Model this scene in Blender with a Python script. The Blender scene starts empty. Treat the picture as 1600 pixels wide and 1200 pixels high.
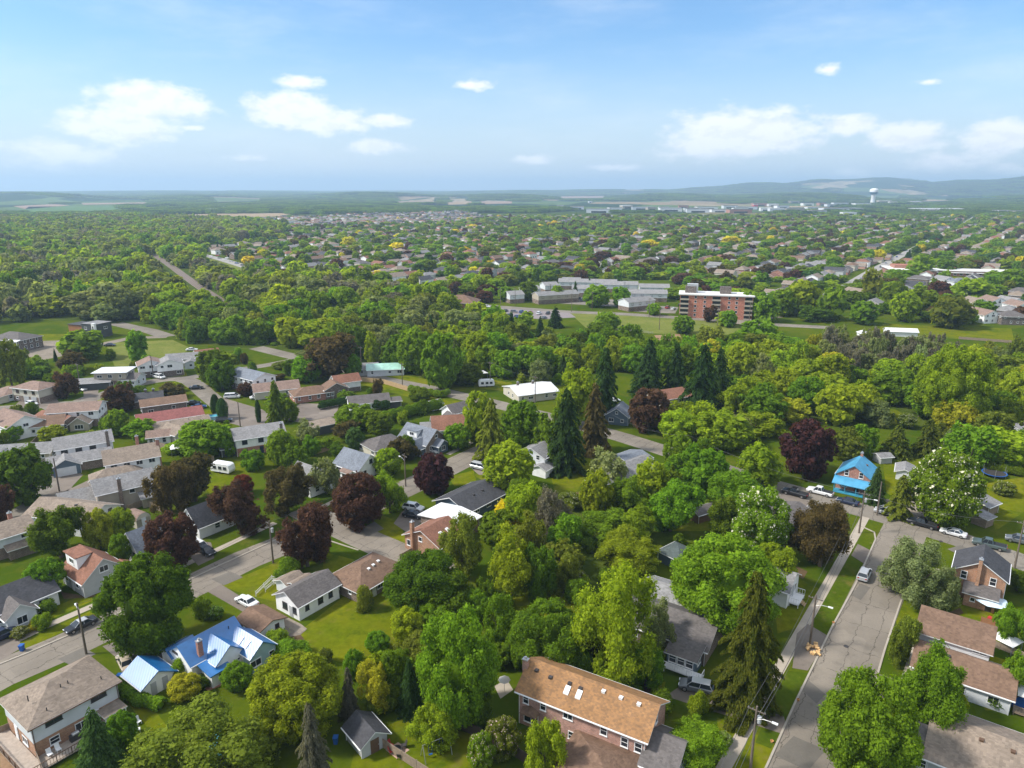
import bpy, bmesh, math, random
import numpy as np
from mathutils import Vector, Matrix
random.seed(7); rng = np.random.default_rng(7)
R = math.radians
SC = bpy.context.scene
COL = SC.collection
# ---------------------------------------------------------------- camera, sky, sun
CAMH = 70.0; FPX = 1109.0; PITCH = R(15.4)
cam_d = bpy.data.cameras.new("camera"); cam = bpy.data.objects.new("camera", cam_d); COL.objects.link(cam)
cam.location = (0, 0, CAMH); cam.rotation_euler = (R(90) - PITCH, 0, 0)
cam_d.sensor_fit = 'HORIZONTAL'; cam_d.sensor_width = 36.0; cam_d.lens = 36.0 * FPX / 1600.0
cam_d.clip_start = 0.5; cam_d.clip_end = 60000
SC.camera = cam
SC.view_settings.view_transform = 'Standard'; SC.view_settings.look = 'None'
SC.view_settings.exposure = 1.22; SC.view_settings.gamma = 1.0
SC.cycles.max_bounces = 5; SC.cycles.diffuse_bounces = 4; SC.cycles.glossy_bounces = 2
SC.cycles.transmission_bounces = 2; SC.cycles.transparent_max_bounces = 4; SC.cycles.volume_bounces = 1
SC.cycles.use_denoising = True
SUN_EL, SUN_AZ = R(46), R(186)      # azimuth measured from +x, counter-clockwise
SUN_DIR = Vector((math.cos(SUN_EL) * math.cos(SUN_AZ), math.cos(SUN_EL) * math.sin(SUN_AZ), math.sin(SUN_EL)))
sun_d = bpy.data.lights.new("sun", 'SUN'); sun_d.energy = 2.4; sun_d.angle = R(7); sun_d.color = (1.0, 0.95, 0.87)
sun = bpy.data.objects.new("sun", sun_d); COL.objects.link(sun)
sun.rotation_euler = SUN_DIR.to_track_quat('Z', 'Y').to_euler()
sun.location = (0, 0, 500)

def build_world():
    w = bpy.data.worlds.new("World"); SC.world = w; w.use_nodes = True
    nt = w.node_tree; nt.nodes.clear(); N = nt.nodes.new; K = nt.links.new
    out = N('ShaderNodeOutputWorld'); bg = N('ShaderNodeBackground'); K(bg.outputs[0], out.inputs[0])
    sky = N('ShaderNodeTexSky'); sky.sky_type = 'NISHITA'; sky.sun_disc = False
    sky.sun_elevation = SUN_EL
    sky.sun_rotation = (math.pi / 2 - SUN_AZ) % (2 * math.pi)     # the sky measures clockwise from +y
    sky.altitude = 200; sky.air_density = 1.0; sky.dust_density = 1.2; sky.ozone_density = 1.5
    tc = N('ShaderNodeTexCoord'); sp = N('ShaderNodeSeparateXYZ'); K(tc.outputs['Generated'], sp.inputs[0])
    def m(op, a, b=None, c=None):
        n = N('ShaderNodeMath'); n.operation = op
        for i, v in enumerate((a, b, c)):
            if v is None: continue
            if isinstance(v, (int, float)): n.inputs[i].default_value = v
            else: K(v, n.inputs[i])
        return n.outputs[0]
    az = m('ARCTAN2', sp.outputs[0], sp.outputs[1]); el = m('ARCSINE', sp.outputs[2])
    cv = N('ShaderNodeCombineXYZ'); K(az, cv.inputs[0]); K(el, cv.inputs[1])
    # domain warp so that cloud edges billow
    nz = N('ShaderNodeTexNoise'); nz.inputs['Scale'].default_value = 34; nz.inputs['Detail'].default_value = 8; nz.inputs['Roughness'].default_value = .62
    st = N('ShaderNodeVectorMath'); st.operation = 'MULTIPLY'; K(cv.outputs[0], st.inputs[0]); st.inputs[1].default_value = (1, 2.0, 1)
    K(st.outputs[0], nz.inputs['Vector'])
    nz2 = N('ShaderNodeTexNoise'); nz2.inputs['Scale'].default_value = 9; nz2.inputs['Detail'].default_value = 5
    K(st.outputs[0], nz2.inputs['Vector'])
    # cumulus banks: centre and half-size in degrees (azimuth to the right of the view axis, elevation)
    def pxdir(x, y):
        u = (x - 800) / FPX; v = (600 - y) / FPX
        dx, dy, dz = u, math.cos(PITCH) + v * math.sin(PITCH), -math.sin(PITCH) + v * math.cos(PITCH)
        return math.atan2(dx, dy), math.asin(dz / math.sqrt(dx * dx + dy * dy + dz * dz))
    banks = [(240, 162, 85, 30, 1), (190, 195, 100, 28, .9), (450, 172, 62, 26, 1), (505, 190, 80, 18, .95), (600, 190, 52, 11, .85), (468, 128, 48, 14, .6),
             (585, 230, 55, 13, .7), (743, 133, 40, 12, .55), (832, 250, 48, 10, .5), (1165, 208, 118, 34, 1), (1120, 230, 110, 24, .8), (1330, 195, 62, 18, .7),
             (1420, 212, 60, 22, 1), (1560, 215, 66, 30, .85), (1480, 255, 85, 20, .6), (1335, 272, 40, 12, .6), (1575, 266, 45, 12, .6), (1300, 108, 36, 15, .35),
             (1450, 128, 30, 8, .4), (960, 262, 60, 8, .45), (400, 247, 60, 10, .4), (300, 200, 34, 8, .4), (90, 240, 120, 30, .55)]
    # the same kind of clouds all round the sky
    for k in range(20):
        a = R(45 + k * 13.5 + random.uniform(-4, 4)); banks.append((a, R(random.uniform(4, 14)), R(random.uniform(3, 7)), R(random.uniform(1, 2.4)), random.uniform(.5, 1)))
    acc = None
    for b in banks:
        if b[0] > 7:
            a0, e0 = pxdir(b[0], b[1]); a1, _ = pxdir(b[0] + b[2], b[1]); _, e1 = pxdir(b[0], b[1] - b[3]); sa, se = abs(a1 - a0) * 1.25, abs(e1 - e0) * 1.35
        else:
            a0, e0, sa, se = b[:4]
            if a0 > math.pi: a0 -= 2 * math.pi
        s = N('ShaderNodeVectorMath'); s.operation = 'SUBTRACT'; K(cv.outputs[0], s.inputs[0]); s.inputs[1].default_value = (a0, e0, 0)
        t = N('ShaderNodeVectorMath'); t.operation = 'MULTIPLY'; K(s.outputs[0], t.inputs[0]); t.inputs[1].default_value = (1 / sa, 1 / se, 0)
        l = N('ShaderNodeVectorMath'); l.operation = 'LENGTH'; K(t.outputs[0], l.inputs[0])
        g = m('MULTIPLY', m('SUBTRACT', .35 + .65 * b[4], l.outputs['Value']), 1.0)
        acc = g if acc is None else m('MAXIMUM', acc, g)
    nn = m('SUBTRACT', nz.outputs['Fac'], .5); n2 = m('SUBTRACT', nz2.outputs['Fac'], .5)
    field = m('ADD', m('ADD', acc, m('MULTIPLY', nn, 1.35)), m('MULTIPLY', n2, .5))
    mr = N('ShaderNodeMapRange'); mr.interpolation_type = 'SMOOTHSTEP'; K(field, mr.inputs[0])
    mr.inputs[1].default_value = -.08; mr.inputs[2].default_value = .52; mr.inputs[3].default_value = 0; mr.inputs[4].default_value = .95
    # thin high veil
    vz = N('ShaderNodeTexNoise'); vz.inputs['Scale'].default_value = 3.2; vz.inputs['Detail'].default_value = 7; vz.inputs['Roughness'].default_value = .6
    st2 = N('ShaderNodeVectorMath'); st2.operation = 'MULTIPLY'; K(cv.outputs[0], st2.inputs[0]); st2.inputs[1].default_value = (1, 4.0, 1); K(st2.outputs[0], vz.inputs['Vector'])
    mv = N('ShaderNodeMapRange'); mv.interpolation_type = 'SMOOTHSTEP'; K(vz.outputs['Fac'], mv.inputs[0])
    mv.inputs[1].default_value = .42; mv.inputs[2].default_value = .8; mv.inputs[3].default_value = 0.0; mv.inputs[4].default_value = .30
    # unseen broken bright cloud, added overhead, beside and behind as fill light
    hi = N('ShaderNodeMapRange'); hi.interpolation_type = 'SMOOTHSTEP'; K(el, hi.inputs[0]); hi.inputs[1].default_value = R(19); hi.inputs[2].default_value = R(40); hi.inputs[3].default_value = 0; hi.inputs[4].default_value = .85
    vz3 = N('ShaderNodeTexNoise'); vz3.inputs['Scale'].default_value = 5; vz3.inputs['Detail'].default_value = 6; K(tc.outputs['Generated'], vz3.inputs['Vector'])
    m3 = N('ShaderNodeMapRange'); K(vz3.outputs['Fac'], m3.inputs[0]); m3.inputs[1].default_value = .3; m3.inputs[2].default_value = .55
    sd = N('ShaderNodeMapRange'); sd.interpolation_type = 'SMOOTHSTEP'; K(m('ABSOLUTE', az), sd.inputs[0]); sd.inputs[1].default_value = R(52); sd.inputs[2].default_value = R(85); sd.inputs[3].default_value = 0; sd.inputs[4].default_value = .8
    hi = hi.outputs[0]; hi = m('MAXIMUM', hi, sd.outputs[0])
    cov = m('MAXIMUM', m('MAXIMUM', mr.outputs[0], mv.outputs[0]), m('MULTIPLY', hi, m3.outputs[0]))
    # low air over the horizon is milky
    hz = N('ShaderNodeMapRange'); hz.interpolation_type = 'SMOOTHSTEP'; K(el, hz.inputs[0])
    hz.inputs[1].default_value = R(-2); hz.inputs[2].default_value = R(12); hz.inputs[3].default_value = SKY_MILK; hz.inputs[4].default_value = 0.0
    sh = N('ShaderNodeMix'); sh.data_type = 'RGBA'; K(hz.outputs[0], sh.inputs[0])
    gm = N('ShaderNodeMix'); gm.data_type = 'RGBA'; gm.blend_type = 'MULTIPLY'; gm.inputs[0].default_value = 1; K(sky.outputs[0], gm.inputs[6]); gm.inputs[7].default_value = SKY_TINT + (1,)
    K(gm.outputs[2], sh.inputs[6]); sh.inputs[7].default_value = SKY_LOW + (1,)
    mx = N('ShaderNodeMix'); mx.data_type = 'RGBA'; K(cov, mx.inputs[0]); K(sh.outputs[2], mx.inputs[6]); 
    su = N('ShaderNodeVectorMath'); su.operation = 'ADD'; K(st.outputs[0], su.inputs[0]); su.inputs[1].default_value = (-.006, .018, 0)
    nu = N('ShaderNodeTexNoise'); nu.inputs['Scale'].default_value = 34; nu.inputs['Detail'].default_value = 5; nu.inputs['Roughness'].default_value = .62; K(su.outputs[0], nu.inputs['Vector'])
    shd = N('ShaderNodeMapRange'); shd.interpolation_type = 'SMOOTHSTEP'; K(m('SUBTRACT', nu.outputs['Fac'], nz.outputs['Fac']), shd.inputs[0]); shd.inputs[1].default_value = -.03; shd.inputs[2].default_value = .12
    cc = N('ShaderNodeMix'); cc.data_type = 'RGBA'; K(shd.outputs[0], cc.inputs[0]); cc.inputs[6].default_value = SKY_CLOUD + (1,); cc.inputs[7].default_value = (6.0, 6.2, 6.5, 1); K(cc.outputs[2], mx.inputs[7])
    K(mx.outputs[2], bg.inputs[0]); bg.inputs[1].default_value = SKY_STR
SKY_STR = .078; SKY_MILK = .85; SKY_LOW = (4.9, 5.3, 5.75); SKY_CLOUD = (6.7, 6.8, 6.9); SKY_TINT = (.64, .90, 1.1)
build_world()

# ---------------------------------------------------------------- points on the ground seen at a place of the 1600 x 1200 picture
CP, SP_ = math.cos(PITCH), math.sin(PITCH)
def G(x, y, z=0.0):
    u = (x - 800) / FPX; v = (600 - y) / FPX
    dx, dy, dz = u, CP + v * SP_, -SP_ + v * CP
    t = (CAMH - z) / -dz
    return Vector((dx * t, dy * t, z))
def PX(x, y, z=0.0):
    Y = y * CP - (z - CAMH) * SP_
    return 800 + FPX * x / Y, 600 - FPX * (y * SP_ + (z - CAMH) * CP) / Y, FPX / Y
def PXa(x, y):
    Y = y * CP + CAMH * SP_
    return 800 + FPX * x / Y, 600 - FPX * (y * SP_ - CAMH * CP) / Y, FPX / Y
def lin(h):
    h = h.lstrip('#'); c = [int(h[i:i + 2], 16) / 255 for i in (0, 2, 4)]
    return tuple(v / 12.92 if v <= .04045 else ((v + .055) / 1.055) ** 2.4 for v in c)

# ---------------------------------------------------------------- materials
MATS = {}
def _nt(name):
    m = bpy.data.materials.new(name); m.use_nodes = True; nt = m.node_tree
    b = nt.nodes['Principled BSDF']; return m, nt, b
def mat(name, col, rough=.8, metal=0, var=.12, scale=1.0, spec=.3, bump=0.0):
    """plain surface with soft mottling in its own coordinates"""
    if name in MATS: return MATS[name]
    m, nt, b = _nt(name); N = nt.nodes.new; K = nt.links.new
    tc = N('ShaderNodeTexCoord'); nz = N('ShaderNodeTexNoise'); nz.inputs['Scale'].default_value = scale; nz.inputs['Detail'].default_value = 6
    nz.inputs['Roughness'].default_value = .65
    K(tc.outputs['Object'], nz.inputs['Vector'])
    r = N('ShaderNodeMapRange'); K(nz.outputs['Fac'], r.inputs[0]); r.inputs[1].default_value = .3; r.inputs[2].default_value = .7
    r.inputs[3].default_value = 1 - var; r.inputs[4].default_value = 1 + var
    mx = N('ShaderNodeVectorMath'); mx.operation = 'SCALE'; mx.inputs[0].default_value = col[:3]; K(r.outputs[0], mx.inputs['Scale'])
    K(mx.outputs[0], b.inputs['Base Color']); b.inputs['Roughness'].default_value = rough; b.inputs['Metallic'].default_value = metal
    b.inputs['Specular IOR Level'].default_value = spec
    if bump:
        bp = N('ShaderNodeBump'); bp.inputs['Strength'].default_value = bump; K(nz.outputs['Fac'], bp.inputs['Height']); K(bp.outputs[0], b.inputs['Normal'])
    MATS[name] = m; return m
def mat_roof(name, col, col2=None, tile=(3.0, 6.0), var=.3, metal=False):
    if name in MATS: return MATS[name]
    m, nt, b = _nt(name); N = nt.nodes.new; K = nt.links.new
    tc = N('ShaderNodeTexCoord')
    if metal:
        # standing seams
        sep = N('ShaderNodeSeparateXYZ'); K(tc.outputs['Object'], sep.inputs[0])
        w = N('ShaderNodeMath'); w.operation = 'ADD'; K(sep.outputs[0], w.inputs[0]); K(sep.outputs[1], w.inputs[1])
        f = N('ShaderNodeMath'); f.operation = 'PINGPONG'; K(w.outputs[0], f.inputs[0]); f.inputs[1].default_value = .3
        bp = N('ShaderNodeBump'); bp.inputs['Strength'].default_value = .5; bp.inputs['Distance'].default_value = .03; K(f.outputs[0], bp.inputs['Height'])
        nz = N('ShaderNodeTexNoise'); nz.inputs['Scale'].default_value = .8; nz.inputs['Detail'].default_value = 5; K(tc.outputs['Object'], nz.inputs['Vector'])
        r = N('ShaderNodeMapRange'); K(nz.outputs['Fac'], r.inputs[0]); r.inputs[1].default_value = .3; r.inputs[2].default_value = .7; r.inputs[3].default_value = .82; r.inputs[4].default_value = 1.15
        mx = N('ShaderNodeVectorMath'); mx.operation = 'SCALE'; mx.inputs[0].default_value = col; K(r.outputs[0], mx.inputs['Scale'])
        K(mx.outputs[0], b.inputs['Base Color']); K(bp.outputs[0], b.inputs['Normal'])
        b.inputs['Roughness'].default_value = .36; b.inputs['Metallic'].default_value = 0; b.inputs['IOR'].default_value = 1.95
        MATS[name] = m; return m
    mp = N('ShaderNodeVectorMath'); mp.operation = 'MULTIPLY'; K(tc.outputs['Object'], mp.inputs[0]); mp.inputs[1].default_value = (tile[0], tile[0], tile[1])
    fl = N('ShaderNodeVectorMath'); fl.operation = 'FLOOR'; K(mp.outputs[0], fl.inputs[0])
    wn = N('ShaderNodeTexWhiteNoise'); K(fl.outputs[0], wn.inputs['Vector'])
    nz = N('ShaderNodeTexNoise'); nz.inputs['Scale'].default_value = .55; nz.inputs['Detail'].default_value = 7; nz.inputs['Roughness'].default_value = .7; K(tc.outputs['Object'], nz.inputs['Vector'])
    c = N('ShaderNodeMix'); c.data_type = 'RGBA'; K(wn.outputs[0], c.inputs[0])
    col2 = col2 or tuple(v * (1 - var) for v in col)
    c.inputs[6].default_value = tuple(col) + (1,); c.inputs[7].default_value = tuple(col2) + (1,)
    r = N('ShaderNodeMapRange'); K(nz.outputs['Fac'], r.inputs[0]); r.inputs[1].default_value = .3; r.inputs[2].default_value = .7; r.inputs[3].default_value = .78; r.inputs[4].default_value = 1.2
    mx = N('ShaderNodeVectorMath'); mx.operation = 'SCALE'; K(c.outputs[2], mx.inputs[0]); K(r.outputs[0], mx.inputs['Scale'])
    K(mx.outputs[0], b.inputs['Base Color']); b.inputs['Roughness'].default_value = .85; b.inputs['Specular IOR Level'].default_value = .25
    MATS[name] = m; return m
def mat_brick(name, col, mortar=(.42, .38, .34)):
    if name in MATS: return MATS[name]
    m, nt, b = _nt(name); N = nt.nodes.new; K = nt.links.new
    tc = N('ShaderNodeTexCoord'); sep = N('ShaderNodeSeparateXYZ'); K(tc.outputs['Object'], sep.inputs[0])
    ad = N('ShaderNodeMath'); ad.operation = 'ADD'; K(sep.outputs[0], ad.inputs[0]); K(sep.outputs[1], ad.inputs[1])
    cb = N('ShaderNodeCombineXYZ'); K(ad.outputs[0], cb.inputs[0]); K(sep.outputs[2], cb.inputs[1])
    br = N('ShaderNodeTexBrick'); K(cb.outputs[0], br.inputs['Vector']); br.inputs['Scale'].default_value = 1
    br.inputs['Brick Width'].default_value = .24; br.inputs['Row Height'].default_value = .09; br.inputs['Mortar Size'].default_value = .008
    br.inputs['Color1'].default_value = tuple(col) + (1,); br.inputs['Color2'].default_value = tuple(v * .62 for v in col) + (1,); br.inputs['Mortar'].default_value = tuple(mortar) + (1,)
    nz = N('ShaderNodeTexNoise'); nz.inputs['Scale'].default_value = .9; nz.inputs['Detail'].default_value = 6; K(tc.outputs['Object'], nz.inputs['Vector'])
    r = N('ShaderNodeMapRange'); K(nz.outputs['Fac'], r.inputs[0]); r.inputs[1].default_value = .3; r.inputs[2].default_value = .7; r.inputs[3].default_value = .8; r.inputs[4].default_value = 1.2
    mx = N('ShaderNodeVectorMath'); mx.operation = 'SCALE'; K(br.outputs['Color'], mx.inputs[0]); K(r.outputs[0], mx.inputs['Scale'])
    K(mx.outputs[0], b.inputs['Base Color']); b.inputs['Roughness'].default_value = .9
    MATS[name] = m; return m
def mat_siding(name, col):
    if name in MATS: return MATS[name]
    m, nt, b = _nt(name); N = nt.nodes.new; K = nt.links.new
    tc = N('ShaderNodeTexCoord'); sep = N('ShaderNodeSeparateXYZ'); K(tc.outputs['Object'], sep.inputs[0])
    f = N('ShaderNodeMath'); f.operation = 'MODULO'; K(sep.outputs[2], f.inputs[0]); f.inputs[1].default_value = .2
    bp = N('ShaderNodeBump'); bp.inputs['Strength'].default_value = .6; bp.inputs['Distance'].default_value = .05; K(f.outputs[0], bp.inputs['Height']); K(bp.outputs[0], b.inputs['Normal'])
    nz = N('ShaderNodeTexNoise'); nz.inputs['Scale'].default_value = .7; nz.inputs['Detail'].default_value = 6; K(tc.outputs['Object'], nz.inputs['Vector'])
    r = N('ShaderNodeMapRange'); K(nz.outputs['Fac'], r.inputs[0]); r.inputs[1].default_value = .3; r.inputs[2].default_value = .7; r.inputs[3].default_value = .88; r.inputs[4].default_value = 1.06
    mx = N('ShaderNodeVectorMath'); mx.operation = 'SCALE'; mx.inputs[0].default_value = col; K(r.outputs[0], mx.inputs['Scale'])
    K(mx.outputs[0], b.inputs['Base Color']); b.inputs['Roughness'].default_value = .6
    MATS[name] = m; return m
def mat_leaf(name, col, col2=None, trans=.46, hue=.03, val=.2):
    if name in MATS: return MATS[name]
    m, nt, b = _nt(name); N = nt.nodes.new; K = nt.links.new; nt.nodes.remove(b)
    out = nt.nodes['Material Output']
    tc = N('ShaderNodeTexCoord'); oi = N('ShaderNodeObjectInfo'); geo = N('ShaderNodeNewGeometry')
    nz = N('ShaderNodeTexNoise'); nz.inputs['Scale'].default_value = 5.5; nz.inputs['Detail'].default_value = 3; K(tc.outputs['Object'], nz.inputs['Vector'])
    rr = N('ShaderNodeMapRange'); K(nz.outputs['Fac'], rr.inputs[0]); rr.inputs[1].default_value = .35; rr.inputs[2].default_value = .65
    c = N('ShaderNodeMix'); c.data_type = 'RGBA'
    ad = N('ShaderNodeMath'); ad.operation = 'MULTIPLY_ADD'; K(geo.outputs['Random Per Island'], ad.inputs[0]); ad.inputs[1].default_value = .75
    ml = N('ShaderNodeMath'); ml.operation = 'MULTIPLY'; K(rr.outputs[0], ml.inputs[0]); ml.inputs[1].default_value = .32; K(ml.outputs[0], ad.inputs[2])
    K(ad.outputs[0], c.inputs[0])
    col2 = col2 or (min(1, col[0] * 1.7), min(1, col[1] * 1.45), col[2] * 1.2)
    c.inputs[6].default_value = tuple(v * .58 for v in col) + (1,); c.inputs[7].default_value = tuple(col2) + (1,)
    hs = N('ShaderNodeHueSaturation'); K(c.outputs[2], hs.inputs['Color'])
    h = N('ShaderNodeMapRange'); K(oi.outputs['Random'], h.inputs[0]); h.inputs[3].default_value = .5 - hue * .5; h.inputs[4].default_value = .5 + hue * .5; K(h.outputs[0], hs.inputs['Hue'])
    fr = N('ShaderNodeMath'); fr.operation = 'MULTIPLY'; K(oi.outputs['Random'], fr.inputs[0]); fr.inputs[1].default_value = 17.3
    f2 = N('ShaderNodeMath'); f2.operation = 'FRACT'; K(fr.outputs[0], f2.inputs[0])
    v = N('ShaderNodeMapRange'); K(f2.outputs[0], v.inputs[0]); v.inputs[3].default_value = 1 - val; v.inputs[4].default_value = 1 + val * .8; K(v.outputs[0], hs.inputs['Value'])
    d = N('ShaderNodeBsdfPrincipled'); d.inputs['Roughness'].default_value = .75; d.inputs['Specular IOR Level'].default_value = .08; K(hs.outputs[0], d.inputs['Base Color'])
    t = N('ShaderNodeBsdfTranslucent'); tm = N('ShaderNodeVectorMath'); tm.operation = 'MULTIPLY'; K(hs.outputs[0], tm.inputs[0]); tm.inputs[1].default_value = (1.6, 1.6, .7); K(tm.outputs[0], t.inputs[0])
    ms = N('ShaderNodeMixShader'); ms.inputs[0].default_value = trans; K(d.outputs[0], ms.inputs[1]); K(t.outputs[0], ms.inputs[2]); K(ms.outputs[0], out.inputs[0])
    MATS[name] = m; return m

def nodes_ground():
    """one sheet: grass in light and dry patches close by, a patchwork of fields and woods far away"""
    m, nt, b = _nt('grass_ground'); N = nt.nodes.new; K = nt.links.new
    g = N('ShaderNodeNewGeometry'); P = g.outputs['Position']
    def noise(s, d=6, ro=.6):
        n = N('ShaderNodeTexNoise'); n.inputs['Scale'].default_value = s; n.inputs['Detail'].default_value = d; n.inputs['Roughness'].default_value = ro; K(P, n.inputs['Vector']); return n.outputs['Fac']
    def mr(x, a, bb, c=0, d=1):
        n = N('ShaderNodeMapRange'); n.interpolation_type = 'SMOOTHSTEP'; K(x, n.inputs[0])
        for i, v in zip((1, 2, 3, 4), (a, bb, c, d)): n.inputs[i].default_value = v
        return n.outputs[0]
    def mix(f, a, bb):
        n = N('ShaderNodeMix'); n.data_type = 'RGBA'
        if isinstance(f, float): n.inputs[0].default_value = f
        else: K(f, n.inputs[0])
        for i, v in ((6, a), (7, bb)):
            if isinstance(v, tuple): n.inputs[i].default_value = v + (1,)
            else: K(v, n.inputs[i])
        return n.outputs[2]
    grass = mix(mr(noise(.035), .4, .62), GRASS_A, GRASS_B)
    grass = mix(mr(noise(.16), .48, .72, 0, .7), grass, GRASS_C)
    grass = mix(mr(noise(1.3, 8, .75), .3, .75, 0, .55), grass, GRASS_D)
    # far patchwork
    vo = N('ShaderNodeTexVoronoi'); vo.inputs['Scale'].default_value = .0026; vo.distance = 'CHEBYCHEV'
    sc = N('ShaderNodeVectorMath'); sc.operation = 'MULTIPLY'; K(P, sc.inputs[0]); sc.inputs[1].default_value = (1, .55, 0); 
    rt = N('ShaderNodeVectorRotate'); rt.inputs['Angle'].default_value = R(20); K(sc.outputs[0], rt.inputs['Vector']); K(rt.outputs[0], vo.inputs['Vector'])
    rp = N('ShaderNodeValToRGB'); sepc = N('ShaderNodeSeparateColor'); K(vo.outputs['Color'], sepc.inputs[0]); K(sepc.outputs[0], rp.inputs[0])
    rp.color_ramp.interpolation = 'CONSTANT'; e = rp.color_ramp.elements
    e[0].color = (.02, .045, .02, 1); e[1].position = .38; e[1].color = (.10, .15, .05, 1)
    for p, c in ((.62, (.27, .2, .125, 1)), (.78, (.07, .11, .035, 1)), (.9, (.33, .26, .17, 1))):
        x = e.new(p); x.color = c
    far = mix(mr(noise(.012), .45, .62, 0, .6), rp.outputs[0], (.03, .055, .025))
    ln = N('ShaderNodeVectorMath'); ln.operation = 'LENGTH'; K(P, ln.inputs[0])
    col = mix(mr(ln.outputs['Value'], 1900, 2500), grass, far)
    K(col, b.inputs['Base Color']); b.inputs['Roughness'].default_value = 1; b.inputs['Specular IOR Level'].default_value = 0
    bp = N('ShaderNodeBump'); bp.inputs['Strength'].default_value = .5; bp.inputs['Distance'].default_value = .1; K(noise(2.2, 8, .8), bp.inputs['Height']); K(bp.outputs[0], b.inputs['Normal'])
    return m
HAZE = 1.35e-4
GRASS_A = (.05, .085, .004); GRASS_B = (.085, .11, .006); GRASS_C = (.125, .12, .018); GRASS_D = (.035, .062, .004)
def mat_patch(name, a, c, s=.08, fine=1.2):
    if name in MATS: return MATS[name]
    m, nt, b = _nt(name); N = nt.nodes.new; K = nt.links.new
    g = N('ShaderNodeNewGeometry')
    def nz(sc):
        n = N('ShaderNodeTexNoise'); n.inputs['Scale'].default_value = sc; n.inputs['Detail'].default_value = 7; n.inputs['Roughness'].default_value = .68; K(g.outputs['Position'], n.inputs['Vector']); return n
    n1, n2 = nz(s), nz(fine)
    r = N('ShaderNodeMapRange'); K(n1.outputs['Fac'], r.inputs[0]); r.inputs[1].default_value = .38; r.inputs[2].default_value = .62
    x = N('ShaderNodeMix'); x.data_type = 'RGBA'; K(r.outputs[0], x.inputs[0]); x.inputs[6].default_value = tuple(a) + (1,); x.inputs[7].default_value = tuple(c) + (1,)
    r2 = N('ShaderNodeMapRange'); K(n2.outputs['Fac'], r2.inputs[0]); r2.inputs[1].default_value = .3; r2.inputs[2].default_value = .7; r2.inputs[3].default_value = .78; r2.inputs[4].default_value = 1.2
    mx = N('ShaderNodeVectorMath'); mx.operation = 'SCALE'; K(x.outputs[2], mx.inputs[0]); K(r2.outputs[0], mx.inputs['Scale'])
    if 'lawn' in name:
        n3 = nz(.33); r3 = N('ShaderNodeMapRange'); r3.interpolation_type = 'SMOOTHSTEP'; K(n3.outputs['Fac'], r3.inputs[0]); r3.inputs[1].default_value = .54; r3.inputs[2].default_value = .70; r3.inputs[4].default_value = .6
        x3 = N('ShaderNodeMix'); x3.data_type = 'RGBA'; K(r3.outputs[0], x3.inputs[0]); K(mx.outputs[0], x3.inputs[6]); x3.inputs[7].default_value = (.16, .125, .04, 1)
        n4 = nz(.21); r4 = N('ShaderNodeMapRange'); r4.interpolation_type = 'SMOOTHSTEP'; K(n4.outputs['Fac'], r4.inputs[0]); r4.inputs[1].default_value = .52; r4.inputs[2].default_value = .66; r4.inputs[4].default_value = .6
        x4 = N('ShaderNodeMix'); x4.data_type = 'RGBA'; K(r4.outputs[0], x4.inputs[0]); K(x3.outputs[2], x4.inputs[6]); x4.inputs[7].default_value = (.035, .07, .006, 1); K(x4.outputs[2], b.inputs['Base Color'])
    else: K(mx.outputs[0], b.inputs['Base Color'])
    b.inputs['Roughness'].default_value = 1; b.inputs['Specular IOR Level'].default_value = 0
    MATS[name] = m; return m
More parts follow.
